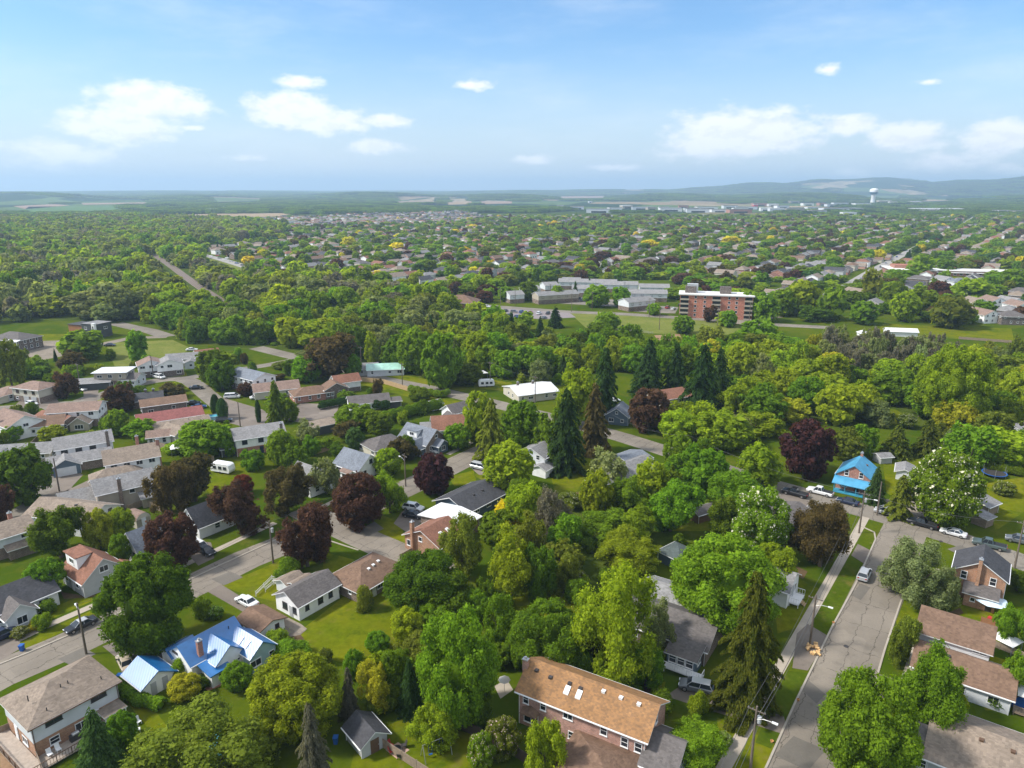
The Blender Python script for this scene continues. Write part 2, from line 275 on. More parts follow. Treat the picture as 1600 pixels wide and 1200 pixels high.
def mat_asphalt(name, col, crack=True):
    if name in MATS: return MATS[name]
    m, nt, b = _nt(name); N = nt.nodes.new; K = nt.links.new
    g = N('ShaderNodeNewGeometry'); P = g.outputs['Position']
    def nz(s, d=6, ro=.65):
        n = N('ShaderNodeTexNoise'); n.inputs['Scale'].default_value = s; n.inputs['Detail'].default_value = d; n.inputs['Roughness'].default_value = ro; K(P, n.inputs['Vector']); return n
    def mr(x, a, bb, c, d):
        n = N('ShaderNodeMapRange'); K(x, n.inputs[0])
        for i, v in zip((1, 2, 3, 4), (a, bb, c, d)): n.inputs[i].default_value = v
        return n.outputs[0]
    def mul(a, bb):
        n = N('ShaderNodeMath'); n.operation = 'MULTIPLY'; K(a, n.inputs[0]); K(bb, n.inputs[1]); return n.outputs[0]
    f = mul(mr(nz(.12).outputs['Fac'], .3, .7, .84, 1.14), mr(nz(3, 8, .8).outputs['Fac'], .3, .7, .9, 1.1))
    # repaired patches
    rt = N('ShaderNodeVectorRotate'); rt.inputs['Angle'].default_value = R(-54); K(P, rt.inputs['Vector'])
    pv = N('ShaderNodeTexVoronoi'); pv.distance = 'CHEBYCHEV'; pv.inputs['Scale'].default_value = .16; K(rt.outputs[0], pv.inputs['Vector'])
    sc = N('ShaderNodeSeparateColor'); K(pv.outputs['Color'], sc.inputs[0]); f = mul(f, mr(sc.outputs[0], 0, 1, .86, 1.08)); stn = nz(.55, 4, .5); f = mul(f, mr(stn.outputs['Fac'], .60, .70, 1, .84))
    if crack:
        w = nz(.35, 6, .62); wv = N('ShaderNodeVectorMath'); wv.operation = 'SUBTRACT'; K(w.outputs['Color'], wv.inputs[0]); wv.inputs[1].default_value = (.5, .5, .5)
        w2 = N('ShaderNodeVectorMath'); w2.operation = 'SCALE'; K(wv.outputs[0], w2.inputs[0]); w2.inputs['Scale'].default_value = 2.6
        ad = N('ShaderNodeVectorMath'); ad.operation = 'ADD'; K(rt.outputs[0], ad.inputs[0]); K(w2.outputs[0], ad.inputs[1]); se = N('ShaderNodeSeparateXYZ'); K(ad.outputs[0], se.inputs[0])
        gate = nz(.09).outputs['Fac']
        def lines(c, period, off, th, dark, g0, g1):
            o = N('ShaderNodeMath'); o.operation = 'ADD'; K(c, o.inputs[0]); o.inputs[1].default_value = off
            pp = N('ShaderNodeMath'); pp.operation = 'PINGPONG'; K(o.outputs[0], pp.inputs[0]); pp.inputs[1].default_value = period / 2
            l = mr(pp.outputs[0], th * .4, th, dark, 1); q = N('ShaderNodeMath'); q.operation = 'MAXIMUM'; K(l, q.inputs[0]); K(mr(gate, g0, g1, 1, 0), q.inputs[1]); return q.outputs[0]
        f = mul(f, lines(se.outputs[1], 2.9, .6, .07, .42, .30, .36)); f = mul(f, lines(se.outputs[0], 7.4, 1.0, .07, .5, .40, .47)); f = mul(f, lines(se.outputs[0], 3.1, 0, .05, .6, .56, .6)); f = mul(f, lines(se.outputs[1], 1.3, 0, .045, .62, .58, .62))
    mx = N('ShaderNodeVectorMath'); mx.operation = 'SCALE'; mx.inputs[0].default_value = col; K(f, mx.inputs['Scale']); K(mx.outputs[0], b.inputs['Base Color'])
    b.inputs['Roughness'].default_value = .9; b.inputs['Specular IOR Level'].default_value = .25
    MATS[name] = m; return m
def mat_glass(name='window_glass'):
    if name in MATS: return MATS[name]
    m, nt, b = _nt(name); b.inputs['Base Color'].default_value = (.02, .026, .034, 1); b.inputs['Roughness'].default_value = .12; b.inputs['Specular IOR Level'].default_value = .7
    MATS[name] = m; return m

# ---------------------------------------------------------------- mesh helpers
class MB:
    def __init__(s): s.v = []; s.f = []; s.m = []
    def add(s, vs, fs, mi=0):
        o = len(s.v); s.v += [tuple(v) for v in vs]; s.f += [tuple(i + o for i in f) for f in fs]; s.m += [mi] * len(fs); return s
    def box(s, x0, x1, y0, y1, z0, z1, mi=0):
        return s.add([(x0, y0, z0), (x1, y0, z0), (x1, y1, z0), (x0, y1, z0), (x0, y0, z1), (x1, y0, z1), (x1, y1, z1), (x0, y1, z1)],
                     [(3, 2, 1, 0), (4, 5, 6, 7), (0, 1, 5, 4), (1, 2, 6, 5), (2, 3, 7, 6), (3, 0, 4, 7)], mi)
    def bar(s, a, b, w, h, mi=0):
        """box of width w and height h running from a to b (a, b on its underside)"""
        a, b = Vector(a), Vector(b); d = b - a; n = Vector((-d.y, d.x, 0))
        n = n.normalized() * w / 2 if n.length > 1e-6 else Vector((w / 2, 0, 0))
        u = Vector((0, 0, h)) if abs(d.x) + abs(d.y) > 1e-6 else Vector((0, h, 0))
        return s.add([a - n, a + n, b + n, b - n, a - n + u, a + n + u, b + n + u, b - n + u],
                     [(0, 1, 2, 3), (7, 6, 5, 4), (0, 4, 5, 1), (1, 5, 6, 2), (2, 6, 7, 3), (3, 7, 4, 0)], mi)
    def tube(s, pts, rads, n=6, mi=0, cap=True):
        o = len(s.v); P = [Vector(p) for p in pts]
        for i, p in enumerate(P):
            d = (P[min(i + 1, len(P) - 1)] - P[max(i - 1, 0)]).normalized()
            a = d.cross(Vector((0.31, .95, .05))); a = a.normalized() if a.length > .01 else Vector((1, 0, 0)); b = d.cross(a)
            for k in range(n):
                t = 2 * math.pi * k / n; s.v.append(tuple(p + (a * math.cos(t) + b * math.sin(t)) * rads[i]))
        for i in range(len(P) - 1):
            for k in range(n):
                s.f.append((o + i * n + k, o + i * n + (k + 1) % n, o + (i + 1) * n + (k + 1) % n, o + (i + 1) * n + k)); s.m.append(mi)
        if cap: s.f.append(tuple(o + k for k in range(n))[::-1]); s.m.append(mi); s.f.append(tuple(o + (len(P) - 1) * n + k for k in range(n))); s.m.append(mi)
        return s
    def lathe(s, prof, n=12, c=(0, 0, 0), mi=0):
        o = len(s.v)
        for r, z in prof:
            for k in range(n):
                t = 2 * math.pi * k / n; s.v.append((c[0] + r * math.cos(t), c[1] + r * math.sin(t), c[2] + z))
        for i in range(len(prof) - 1):
            for k in range(n): s.f.append((o + i * n + k, o + i * n + (k + 1) % n, o + (i + 1) * n + (k + 1) % n, o + (i + 1) * n + k)); s.m.append(mi)
        return s
    def mesh(s, name, mats):
        me = bpy.data.meshes.new(name); me.from_pydata(s.v, [], s.f)
        for m in mats: me.materials.append(m)
        if len(mats) > 1: me.polygons.foreach_set('material_index', s.m)
        me.update(); return me
    def build(s, name, mats, parent=None, loc=(0, 0, 0), rz=0, smooth=False):
        if not isinstance(mats, (list, tuple)): mats = [mats]
        me = s.mesh(name, mats)
        if smooth: me.polygons.foreach_set('use_smooth', [True] * len(me.polygons))
        return put(name, me, parent, loc, rz)
def put(name, me, parent=None, loc=(0, 0, 0), rz=0):
    o = bpy.data.objects.new(name, me); COL.objects.link(o); o.location = loc; o.rotation_euler = (0, 0, rz)
    if parent: o.parent = parent
    return o
LANDMARKS = []
def tag(o, label, cat, group=None, kind=None):
    if label: o['label'] = label
    if cat: o['category'] = cat
    if group: o['group'] = group
    if kind: o['kind'] = kind
    return o
def thing(name, label, cat, loc, rz=0, group=None, short=None):
    o = bpy.data.objects.new(name, None); COL.objects.link(o); o.location = loc; o.rotation_euler = (0, 0, rz); o.empty_display_size = .3
    if short: LANDMARKS.append((loc[0], loc[1], short))
    return tag(o, label, cat, group)
def copy_tree(root, loc, rz, label=None, group=None):
    r = root.copy(); COL.objects.link(r); r.location = loc; r.rotation_euler = (0, 0, rz)
    if label: r['label'] = label
    if group: r['group'] = group
    for ch in root.children:
        c = ch.copy(); COL.objects.link(c); c.parent = r
        for g in ch.children:
            d = g.copy(); COL.objects.link(d); d.parent = c
    return r
BLOCK = []            # circles (x, y, r) nothing may grow in
ROADS = []            # ribbons as segments (ax, ay, bx, by, halfwidth)
CLEAR = []            # picture polygons kept free of automatic trees
def struct(name, mb, m, z=0):
    o = mb.build(name, m); o['kind'] = 'structure'; return o
# ================================================================= ground, hills, roads, paths
def hill_h(x, y):
    r = math.hypot(x, y); 
    if r < 4200 or y < 0: return 0.0
    a = math.atan2(x, y)
    def ss(v, lo, hi):
        t = max(0, min(1, (v - lo) / (hi - lo))); return t * t * (3 - 2 * t)
    far = ss(r, 6500, 9500) * (1 - .55 * ss(r, 12000, 16000))
    right = ss(a, -.02, .62)
    h = far * (22 + 165 * right) * (1 + .2 * math.sin(a * 17 + 1.2) + .12 * math.sin(a * 41 + 2) + .07 * math.sin(a * 83))
    # low wooded swells in front
    near = ss(r, 4200, 5200) * (1 - ss(r, 6000, 7000))
    h += near * max(0, 24 * math.sin(a * 9 + .6) * math.sin(a * 23 + r / 2200) + 14)
    h += ss(r, 5000, 8000) * 9 * math.sin(x / 900 + 1) * math.sin(y / 1300)
    return max(0, h)
def build_ground():
    ths = np.linspace(-math.pi, math.pi, 361)[:-1]
    rs = [0.5] + [30, 60, 120, 250, 500, 1000, 1800, 2600, 3400] + list(np.arange(4200, 16500, 300)) + [18000, 20000, 22500]
    v = []; f = []; n = len(ths)
    for r in rs:
        for t in ths:
            x, y = r * math.sin(t), r * math.cos(t); v.append((x, y, hill_h(x, y)))
    for i in range(len(rs) - 1):
        for k in range(n): f.append((i * n + k, i * n + (k + 1) % n, (i + 1) * n + (k + 1) % n, (i + 1) * n + k))
    f.append(tuple(range(n)))
    me = bpy.data.meshes.new('ground'); me.from_pydata(v, [], [tuple(reversed(q)) for q in f]); me.materials.append(nodes_ground())
    me.polygons.foreach_set('use_smooth', [True] * len(me.polygons)); me.update()
    o = put('ground', me); o['kind'] = 'structure'
build_ground()

def side_pts(P, off):
    out = []
    for i, p in enumerate(P):
        a = P[max(i - 1, 0)]; b = P[min(i + 1, len(P) - 1)]; d = (b - a); d.z = 0; d.normalize(); n = Vector((d.y, -d.x, 0))
        if 0 < i < len(P) - 1:
            d1 = (P[i] - P[i - 1]).normalized(); d2 = (P[i + 1] - P[i]).normalized(); c = max(.5, math.sqrt(max(.25, (1 + d1.dot(d2)) / 2))); k = off / c
        else: k = off
        out.append(p + n * k)
    return out
def ribbon(name, px, width, m, z, off=0.0, world=False, block=True, sub=1):
    """flat strip along a line of picture points; off > 0 shifts it to the right of the travel direction"""
    P = [Vector((p[0], p[1], 0)) for p in px] if world else [G(*p) for p in px]
    if sub > 1:
        Q = []
        for i in range(len(P) - 1):
            p0 = P[max(i - 1, 0)]; p1 = P[i]; p2 = P[i + 1]; p3 = P[min(i + 2, len(P) - 1)]
            for k in range(sub):
                t = k / sub; Q.append(.5 * ((2 * p1) + (p2 - p0) * t + (2 * p0 - 5 * p1 + 4 * p2 - p3) * t * t + (3 * p1 - p0 - 3 * p2 + p3) * t ** 3))
        Q.append(P[-1]); P = Q
    Lp, Rp = side_pts(P, off - width / 2), side_pts(P, off + width / 2)
    mb = MB(); n = len(P)
    mb.add([(p.x, p.y, z) for p in Lp] + [(p.x, p.y, z) for p in Rp], [(i, n + i, n + i + 1, i + 1) for i in range(n - 1)])
    C = side_pts(P, off)
    if block:
        for i in range(n - 1): ROADS.append((C[i].x, C[i].y, C[i + 1].x, C[i + 1].y, width / 2))
    o = mb.build(name, m); o['kind'] = 'structure'; return o
def patch(name, px, m, z, clear=False, world=False):
    P = [Vector((p[0], p[1], 0)) for p in px] if world else [G(*p) for p in px]
    mb = MB(); mb.add([(p.x, p.y, z) for p in P], [tuple(range(len(P)))])
    o = mb.build(name, m); o['kind'] = 'structure'
    if clear: CLEAR.append([(p[0], p[1]) for p in px])
    # upward faces
    if o.data.polygons[0].normal.z < 0: o.data.flip_normals()
    return o
def kerb(px, world=False, off=0):
    P = [G(*p) for p in px]; Lp, Rp = side_pts(P, off - .14), side_pts(P, off + .14); mb = MB(); n = len(P)
    for i in range(n - 1):
        a, b, c, d = Lp[i], Rp[i], Rp[i + 1], Lp[i + 1]; z = .13
        mb.add([(a.x, a.y, 0), (b.x, b.y, 0), (c.x, c.y, 0), (d.x, d.y, 0), (a.x, a.y, z), (b.x, b.y, z), (c.x, c.y, z), (d.x, d.y, z)],
               [(4, 5, 6, 7), (0, 1, 5, 4), (1, 2, 6, 5), (2, 3, 7, 6), (3, 0, 4, 7)])
    o = mb.build('kerb', concrete); o['kind'] = 'structure'
asphalt = mat_asphalt('worn_asphalt', (.22, .19, .155)); asphalt2 = mat_asphalt('grey_asphalt', (.205, .18, .15)); drive = mat_asphalt('driveway_asphalt', (.185, .155, .13), False)
concrete = mat('concrete', (.36, .32, .265), scale=.5, var=.12); gravel = mat_patch('gravel', (.26, .22, .18), (.19, .165, .13))
walk_m = mat('pavement_concrete', (.37, .32, .26), scale=.4, var=.14)
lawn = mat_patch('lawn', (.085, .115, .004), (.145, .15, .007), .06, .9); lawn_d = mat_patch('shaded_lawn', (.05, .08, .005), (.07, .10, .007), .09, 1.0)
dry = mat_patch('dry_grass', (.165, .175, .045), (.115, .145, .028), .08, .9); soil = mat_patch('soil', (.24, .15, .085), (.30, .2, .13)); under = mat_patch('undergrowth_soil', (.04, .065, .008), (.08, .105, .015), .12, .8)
# streets
ribbon('road', [(1110, 1390), (1200, 1193), (1300, 980), (1370, 840), (1400, 782)], 8.3, asphalt, .012, off=4.1)
ribbon('road', [(1760, 935), (1600, 879), (1500, 843), (1400, 812), (1300, 784), (1210, 759), (1070, 714), (975, 684), (880, 657), (745, 624), (655, 604), (565, 584), (470, 560), (400, 543)], 7.6, asphalt2, .008)
ribbon('road', [(-160, 1138), (0, 1053), (100, 1011), (240, 945), (385, 874), (440, 852), (545, 804), (645, 758), (752, 706), (815, 682)], 8.4, asphalt, .016)
ribbon('road', [(470, 795), (505, 812), (570, 842), (640, 872), (705, 900)], 7.4, asphalt, .02)
ribbon('road', [(120, 640), (150, 622), (203, 603), (285, 592), (330, 622), (375, 655), (425, 668)], 6.6, asphalt2, .012, sub=4)
ribbon('road', [(285, 592), (330, 584), (420, 570), (470, 560)], 6, asphalt2, .02, sub=3)
ribbon('road', [(-20, 640), (60, 634), (120, 630), (160, 614)], 6.6, asphalt2, .024)
ribbon('road', [(-40, 850), (20, 812), (62, 785), (92, 752), (70, 728)], 7.5, asphalt2, .012, sub=4)
patch('turning_circle', [(50, 800), (110, 795), (128, 775), (100, 752), (72, 745), (55, 762)], asphalt2, .006)
ribbon('road', [(-30, 567), (75, 548), (150, 540), (205, 528), (262, 526)], 6, gravel, .012)
ribbon('road', [(262, 526), (235, 517), (205, 511), (180, 505)], 8, asphalt2, .02)
ribbon('road', [(700, 470), (760, 478), (880, 487), (980, 491), (1100, 499), (1200, 507), (1300, 512)], 9, asphalt2, .03)
patch('car_park', [(756, 480), (890, 489), (900, 496), (850, 499), (775, 494), (748, 487)], mat('car_park_asphalt', (.22, .19, .19)), .05, True)
patch('car_park', [(880, 462), (1005, 472), (1010, 482), (870, 474)], asphalt2, .045, True)
patch('car_park', [(1000, 476), (1060, 480), (1055, 490), (990, 487)], asphalt2, .05, True)
ribbon('road', [(1148, 506), (1175, 498), (1215, 494)], 9, gravel, .05)
ribbon('road', [(1290, 462), (1325, 446), (1360, 425), (1392, 408), (1412, 397), (1445, 380), (1490, 357), (1520, 341), (1528, 334)], 9, mat('pale_asphalt', (.3, .28, .26)), .05)
ribbon('road', [(310, 397), (345, 405), (388, 418), (440, 431)], 11, mat('pale_asphalt', (.3, .28, .26)), .05)
patch('grass_bank', [(308, 396), (395, 422), (372, 432), (330, 418)], dry, .03, True)
# railway bed
ribbon('railway_bed', [(240, 398), (262, 412), (300, 440), (345, 470), (395, 500)], 7, mat('ballast', (.19, .155, .13)), .06, sub=3)
# open fields and lots
patch('park_grass', [(890, 489), (985, 493), (1100, 501), (1182, 512), (1165, 522), (1090, 524), (1000, 520), (915, 512)], dry, .02, True)
patch('bare_soil', [(1022, 524), (1062, 522), (1066, 531), (1030, 534)], soil, .03, True)
patch('field', [(1380, 506), (1440, 508), (1580, 513), (1585, 533), (1500, 530), (1420, 524), (1370, 519)], lawn, .02, True)
patch('gravel_lot', [(55, 533), (95, 532), (100, 556), (70, 562), (35, 556)], gravel, .016, True)
patch('meadow', [(165, 536), (270, 531), (300, 545), (250, 570), (180, 575)], dry, .01, True)
patch('meadow', [(60, 522), (110, 522), (135, 540), (60, 532)], lawn, .01, True)
patch('grass_verge', [(560, 588), (745, 634), (735, 645), (560, 600)], lawn, .01, True)
patch('grass_verge', [(600, 580), (760, 610), (745, 616), (590, 586)], lawn, .014, True)
patch('lawn', [(745, 590), (800, 598), (795, 612), (740, 606)], lawn, .01, True)
patch('lawn', [(850, 600), (885, 604), (880, 625), (840, 620)], lawn, .01, True)
# pavements
ribbon('pavement', [(1100, 1255), (1215, 1050), (1340, 830), (1352, 808)], 1.7, walk_m, .028)
ribbon('pavement', [(1408, 1100), (1422, 1048), (1447, 975), (1455, 940), (1470, 890)], 1.6, walk_m, .028)
ribbon('pavement', [(-60, 1046), (0, 1013), (80, 975), (165, 938), (290, 882), (410, 826), (430, 817)], 1.6, walk_m, .028)
ribbon('pavement', [(497, 795), (548, 771)], 1.5, walk_m, .028)
ribbon('pavement', [(700, 710), (733, 693), (762, 681)], 1.5, walk_m, .028)
kerb([(1140, 1320), (1200, 1193), (1243, 1097), (1300, 980), (1337, 913), (1368, 843), (1366, 832), (1340, 820)])
kerb([(1362, 1085), (1383, 1013), (1410, 933)])
kerb([(-60, 1062), (45, 1020), (165, 968), (330, 890), (435, 842)])
kerb([(445, 872), (505, 842), (560, 860)])
# driveways and yards
for q in ([(1238, 1044), (1262, 1048), (1296, 995), (1262, 975), (1245, 990)], [(1330, 868), (1352, 882), (1364, 862), (1340, 850)],
          [(1040, 1088), (1080, 1060), (1135, 1085), (1225, 1120), (1232, 1150), (1140, 1120)], [(1370, 1052), (1400, 1062), (1418, 1078), (1412, 1100), (1358, 1085)],
          [(325, 925), (345, 913), (430, 965), (478, 985), (462, 998), (430, 985)], [(160, 1010), (190, 1000), (262, 1022), (258, 1030), (215, 1065), (190, 1050), (182, 1028)],
          [(0, 1032), (35, 1012), (28, 998), (-20, 1000)], [(292, 865), (310, 845), (330, 848), (335, 872), (310, 884)],
          [(1040, 805), (1045, 812), (1060, 812)], [(628, 800), (650, 783), (668, 806), (640, 835), (615, 818)], [(732, 728), (750, 718), (778, 735), (770, 742), (748, 742)],
          [(65, 785), (108, 730), (130, 742), (85, 790)], [(92, 772), (150, 745), (165, 752), (105, 785)], [(1196, 760), (1290, 792), (1262, 800), (1240, 830), (1205, 800)],
          [(130, 605), (155, 605), (150, 632), (132, 640)], [(25, 632), (45, 612), (60, 640), (42, 648)], [(55, 632), (80, 612), (95, 632), (72, 642)],
          [(335, 655), (350, 622), (410, 640), (440, 662), (400, 672)], [(430, 655), (470, 630), (530, 632), (525, 650), (470, 660)], [(520, 738), (545, 728), (560, 748), (535, 756)],
          [(650, 712), (665, 698), (690, 704), (680, 716)], [(1385, 800), (1400, 795), (1420, 800), (1410, 812)]):
    patch('driveway', q, drive, .033); CLEAR.append(q)
patch('gravel_path', [(440, 960), (470, 975), (480, 983), (468, 990), (440, 975)], gravel, .04)
patch('gravel_path', [(1380, 780), (1440, 780), (1450, 800), (1405, 806)], gravel, .02)
patch('bare_yard', [(0, 1165), (22, 1160), (45, 1195), (30, 1230), (0, 1230)], soil, .02)
# bright mown lawns
for q in ([(470, 985), (540, 930), (605, 900), (628, 950), (640, 1000), (600, 1035), (560, 1040), (440, 1015), (446, 992)], [(345, 915), (440, 875), (465, 890), (470, 910), (430, 940), (385, 930)],
          [(505, 900), (505, 862), (555, 875), (545, 890), (520, 895)], [(20, 1010), (140, 955), (150, 962), (45, 1013)], [(60, 960), (150, 920), (165, 930), (70, 972)],
          [(185, 1070), (215, 1075), (265, 1140), (250, 1160), (200, 1100)], [(535, 835), (590, 800), (625, 818), (640, 855), (590, 852)],
          [(62, 750), (120, 727), (140, 738), (100, 762), (80, 762)], [(860, 740), (905, 700), (940, 700), (900, 770), (870, 785)], [(740, 742), (770, 733), (790, 750), (760, 755)],
          [(700, 745), (740, 735), (745, 755), (710, 760)], [(1210, 940), (1250, 905), (1280, 920), (1262, 975), (1215, 990)], [(1400, 970), (1415, 935), (1440, 935), (1430, 985), (1410, 1010)],
          [(1480, 925), (1560, 935), (1600, 990), (1560, 1010), (1490, 965)], [(1470, 1000), (1600, 1040), (1600, 1110), (1540, 1110)],
          [(1410, 720), (1440, 705), (1420, 790), (1385, 770), (1380, 725)], [(1540, 755), (1600, 745), (1600, 800), (1555, 830)], [(800, 935), (850, 920), (920, 935), (945, 1080), (1040, 1065), (1035, 1090), (900, 1060), (815, 960)],
          [(560, 1150), (640, 1120), (800, 1165), (780, 1230), (540, 1230)], [(1120, 1120), (1210, 1160), (1195, 1230), (1130, 1230)], [(330, 775), (390, 740), (400, 700), (365, 715), (300, 730)],
          [(255, 600), (300, 590), (345, 600), (330, 615), (290, 605)], [(255, 585), (290, 580), (295, 592), (260, 594)], [(305, 605), (325, 622), (345, 612)],
          [(310, 640), (335, 640), (350, 665), (330, 668)], [(1060, 800), (1120, 795), (1115, 830), (1050, 830)], [(725, 700), (750, 690), (760, 700), (730, 712)]):
    patch('lawn', q, lawn, .008, True)
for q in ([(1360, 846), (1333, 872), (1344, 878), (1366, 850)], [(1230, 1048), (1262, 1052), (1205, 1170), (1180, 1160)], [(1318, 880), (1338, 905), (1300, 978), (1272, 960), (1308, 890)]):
    patch('lawn', q, lawn_d, .0085)  # verge strips beside the trees: tree shade painted into the grass colour
# fields between the town and the hills
tan = mat_patch('stubble_field', (.33, .25, .165), (.27, .2, .13), .004, .05); tan2 = mat_patch('ploughed_field', (.27, .19, .14), (.3, .22, .17), .004, .05); grn = mat_patch('crop_field', (.08, .15, .055), (.1, .17, .06), .004, .05)
for q, m in (([(225, 337), (330, 334), (460, 333), (440, 338), (330, 343), (240, 342)], tan), ([(45, 323), (190, 322), (195, 330), (30, 333)], grn), ([(20, 322), (85, 319), (110, 321), (40, 327)], tan2),
             ([(120, 313), (235, 312), (250, 318), (130, 320)], tan2), ([(320, 311), (420, 310), (410, 315), (330, 316)], tan), ([(620, 312), (690, 311), (685, 315), (610, 317)], tan2),
             ([(695, 311), (735, 311), (738, 319), (700, 320)], tan), ([(750, 314), (800, 313), (800, 318), (755, 319)], tan2), ([(1280, 303), (1420, 303), (1410, 311), (1340, 310)], tan2),
             ([(1430, 309), (1490, 308), (1500, 313), (1435, 315)], tan), ([(965, 300), (1020, 299), (1010, 306), (970, 306)], grn), ([(860, 307), (960, 306), (950, 309), (870, 310)], tan2),
             ([(1010, 352), (1045, 350), (1040, 358), (1012, 358)], lawn), ([(400, 345), (455, 344), (450, 351), (405, 352)], lawn), ([(1560, 374), (1590, 372), (1590, 385), (1565, 387)], lawn),
             ([(1300, 352), (1325, 352), (1322, 358), (1302, 358)], lawn), ([(1440, 425), (1580, 425), (1590, 437), (1430, 435)], lawn)):
    patch('field', q, m, .35); my = sum(p[1] for p in q) / len(q); CLEAR.append([(p[0], p[1] + (3.2 if p[1] > my and my < 345 else 0)) for p in q])
CLEAR.append([(1345, 436), (1385, 404), (1440, 374), (1452, 378), (1424, 400), (1380, 434)]); CLEAR.append([(1498, 346), (1520, 334), (1536, 334), (1512, 352)]); CLEAR.append([(1285, 470), (1318, 446), (1330, 448), (1310, 476)])
CLEAR.append([(250, 398), (275, 412), (312, 436), (352, 464), (358, 500), (300, 486), (250, 444), (224, 402)])
CLEAR.append([(308, 392), (400, 416), (385, 450), (345, 440), (305, 408)])
CLEAR.append([(780, 446), (1058, 436), (1060, 494), (780, 482)]); CLEAR.append([(1060, 470), (1185, 480), (1190, 500), (1060, 496)])

CLEAR.append([(815, 755), (925, 755), (930, 800), (830, 805)])
for q in ([(1250, 1075), (1262, 1062), (1290, 1085), (1276, 1100)], [(1330, 930), (1345, 912), (1360, 918), (1345, 938)], [(1210, 1180), (1240, 1150), (1290, 1172), (1262, 1205)], [(90, 1030), (130, 1012), (150, 1022), (112, 1040)], [(330, 905), (360, 893), (380, 902), (350, 915)], [(560, 828), (585, 815), (600, 826), (575, 838)], [(1480, 858), (1500, 852), (1525, 862), (1505, 870)]):
    patch('road_patch', q, mat_asphalt('patched_asphalt', (.15, .135, .115), False), .0245)
bed = mat_patch('garden_bed_soil', (.09, .06, .035), (.13, .09, .05))
for q in ([(275, 1048), (300, 1040), (308, 1050), (282, 1060)], [(430, 1000), (470, 992), (476, 1000), (440, 1012)], [(95, 925), (125, 930), (150, 925), (148, 933), (100, 936)], [(1475, 960), (1500, 950), (1506, 958), (1482, 968)], [(830, 1100), (870, 1125), (862, 1135), (822, 1110)], [(1010, 1070), (1035, 1080), (1028, 1092), (1005, 1080)], [(10, 992), (40, 975), (46, 983), (16, 1000)], [(1245, 885), (1262, 893), (1255, 905), (1240, 897)], [(700, 775), (720, 765), (728, 772), (706, 782)]):
    patch('garden_bed', q, bed, .036)
patch('meadow', [(1335, 632), (1400, 640), (1425, 655), (1400, 664), (1330, 655)], lawn, .009, True)
patch('patio', [(772, 1072), (792, 1062), (802, 1078), (782, 1092)], walk_m, .031)
# ================================================================= tree prototypes
def _ico(sub=1):
    bm = bmesh.new(); bmesh.ops.create_icosphere(bm, subdivisions=sub, radius=1); v = np.array([p.co[:] for p in bm.verts]); f = np.array([[q.index for q in p.verts] for p in bm.faces]); bm.free(); return v, f
ICO1, ICO2 = _ico(1), _ico(2)
def quads_mesh(name, c, nrm, size, rg, aspect=1.0, mi=None, core=None, extra_axis=None):
    n = len(c); r = rg.normal(size=(n, 3))
    if extra_axis is not None: r = extra_axis + .25 * r
    nrm = nrm / (np.linalg.norm(nrm, axis=1, keepdims=True) + 1e-9)
    u = r - (r * nrm).sum(1, keepdims=True) * nrm; u /= (np.linalg.norm(u, axis=1, keepdims=True) + 1e-9); w = np.cross(nrm, u)
    s = size[:, None] * .5
    # leaf spray: a bent kite of four corners
    bend = nrm * s * .35
    V = np.stack([c - u * s * aspect, c - w * s * .8 + bend, c + u * s * aspect, c + w * s * .8 + bend], 1).reshape(-1, 3)
    F = np.arange(n * 4).reshape(n, 4); M = np.zeros(n, int) if mi is None else mi
    me = bpy.data.meshes.new(name)
    cv = np.zeros((0, 3)); cf = np.zeros((0, 3), int)
    if core is not None:
        o = len(V); vs = []; fs = []
        for cc, rr in core:
            v, f = ICO1; vs.append(v * rr + cc); fs.append(f + o); o += len(v)
        cv = np.concatenate(vs); cf = np.concatenate(fs)
    AV = np.concatenate([V, cv]); me.vertices.add(len(AV)); me.vertices.foreach_set('co', AV.astype(np.float32).ravel())
    loops = np.concatenate([F.ravel(), cf.ravel()]); me.loops.add(len(loops)); me.loops.foreach_set('vertex_index', loops.astype(np.int32))
    tot = n + len(cf); me.polygons.add(tot)
    starts = np.concatenate([np.arange(n) * 4, n * 4 + np.arange(len(cf)) * 3]); me.polygons.foreach_set('loop_start', starts.astype(np.int32))
    me.polygons.foreach_set('loop_total', np.concatenate([np.full(n, 4), np.full(len(cf), 3)]).astype(np.int32))
    me.polygons.foreach_set('material_index', np.concatenate([M, np.zeros(len(cf), int)]).astype(np.int32))
    me.update(calc_edges=True); me.validate(); return me
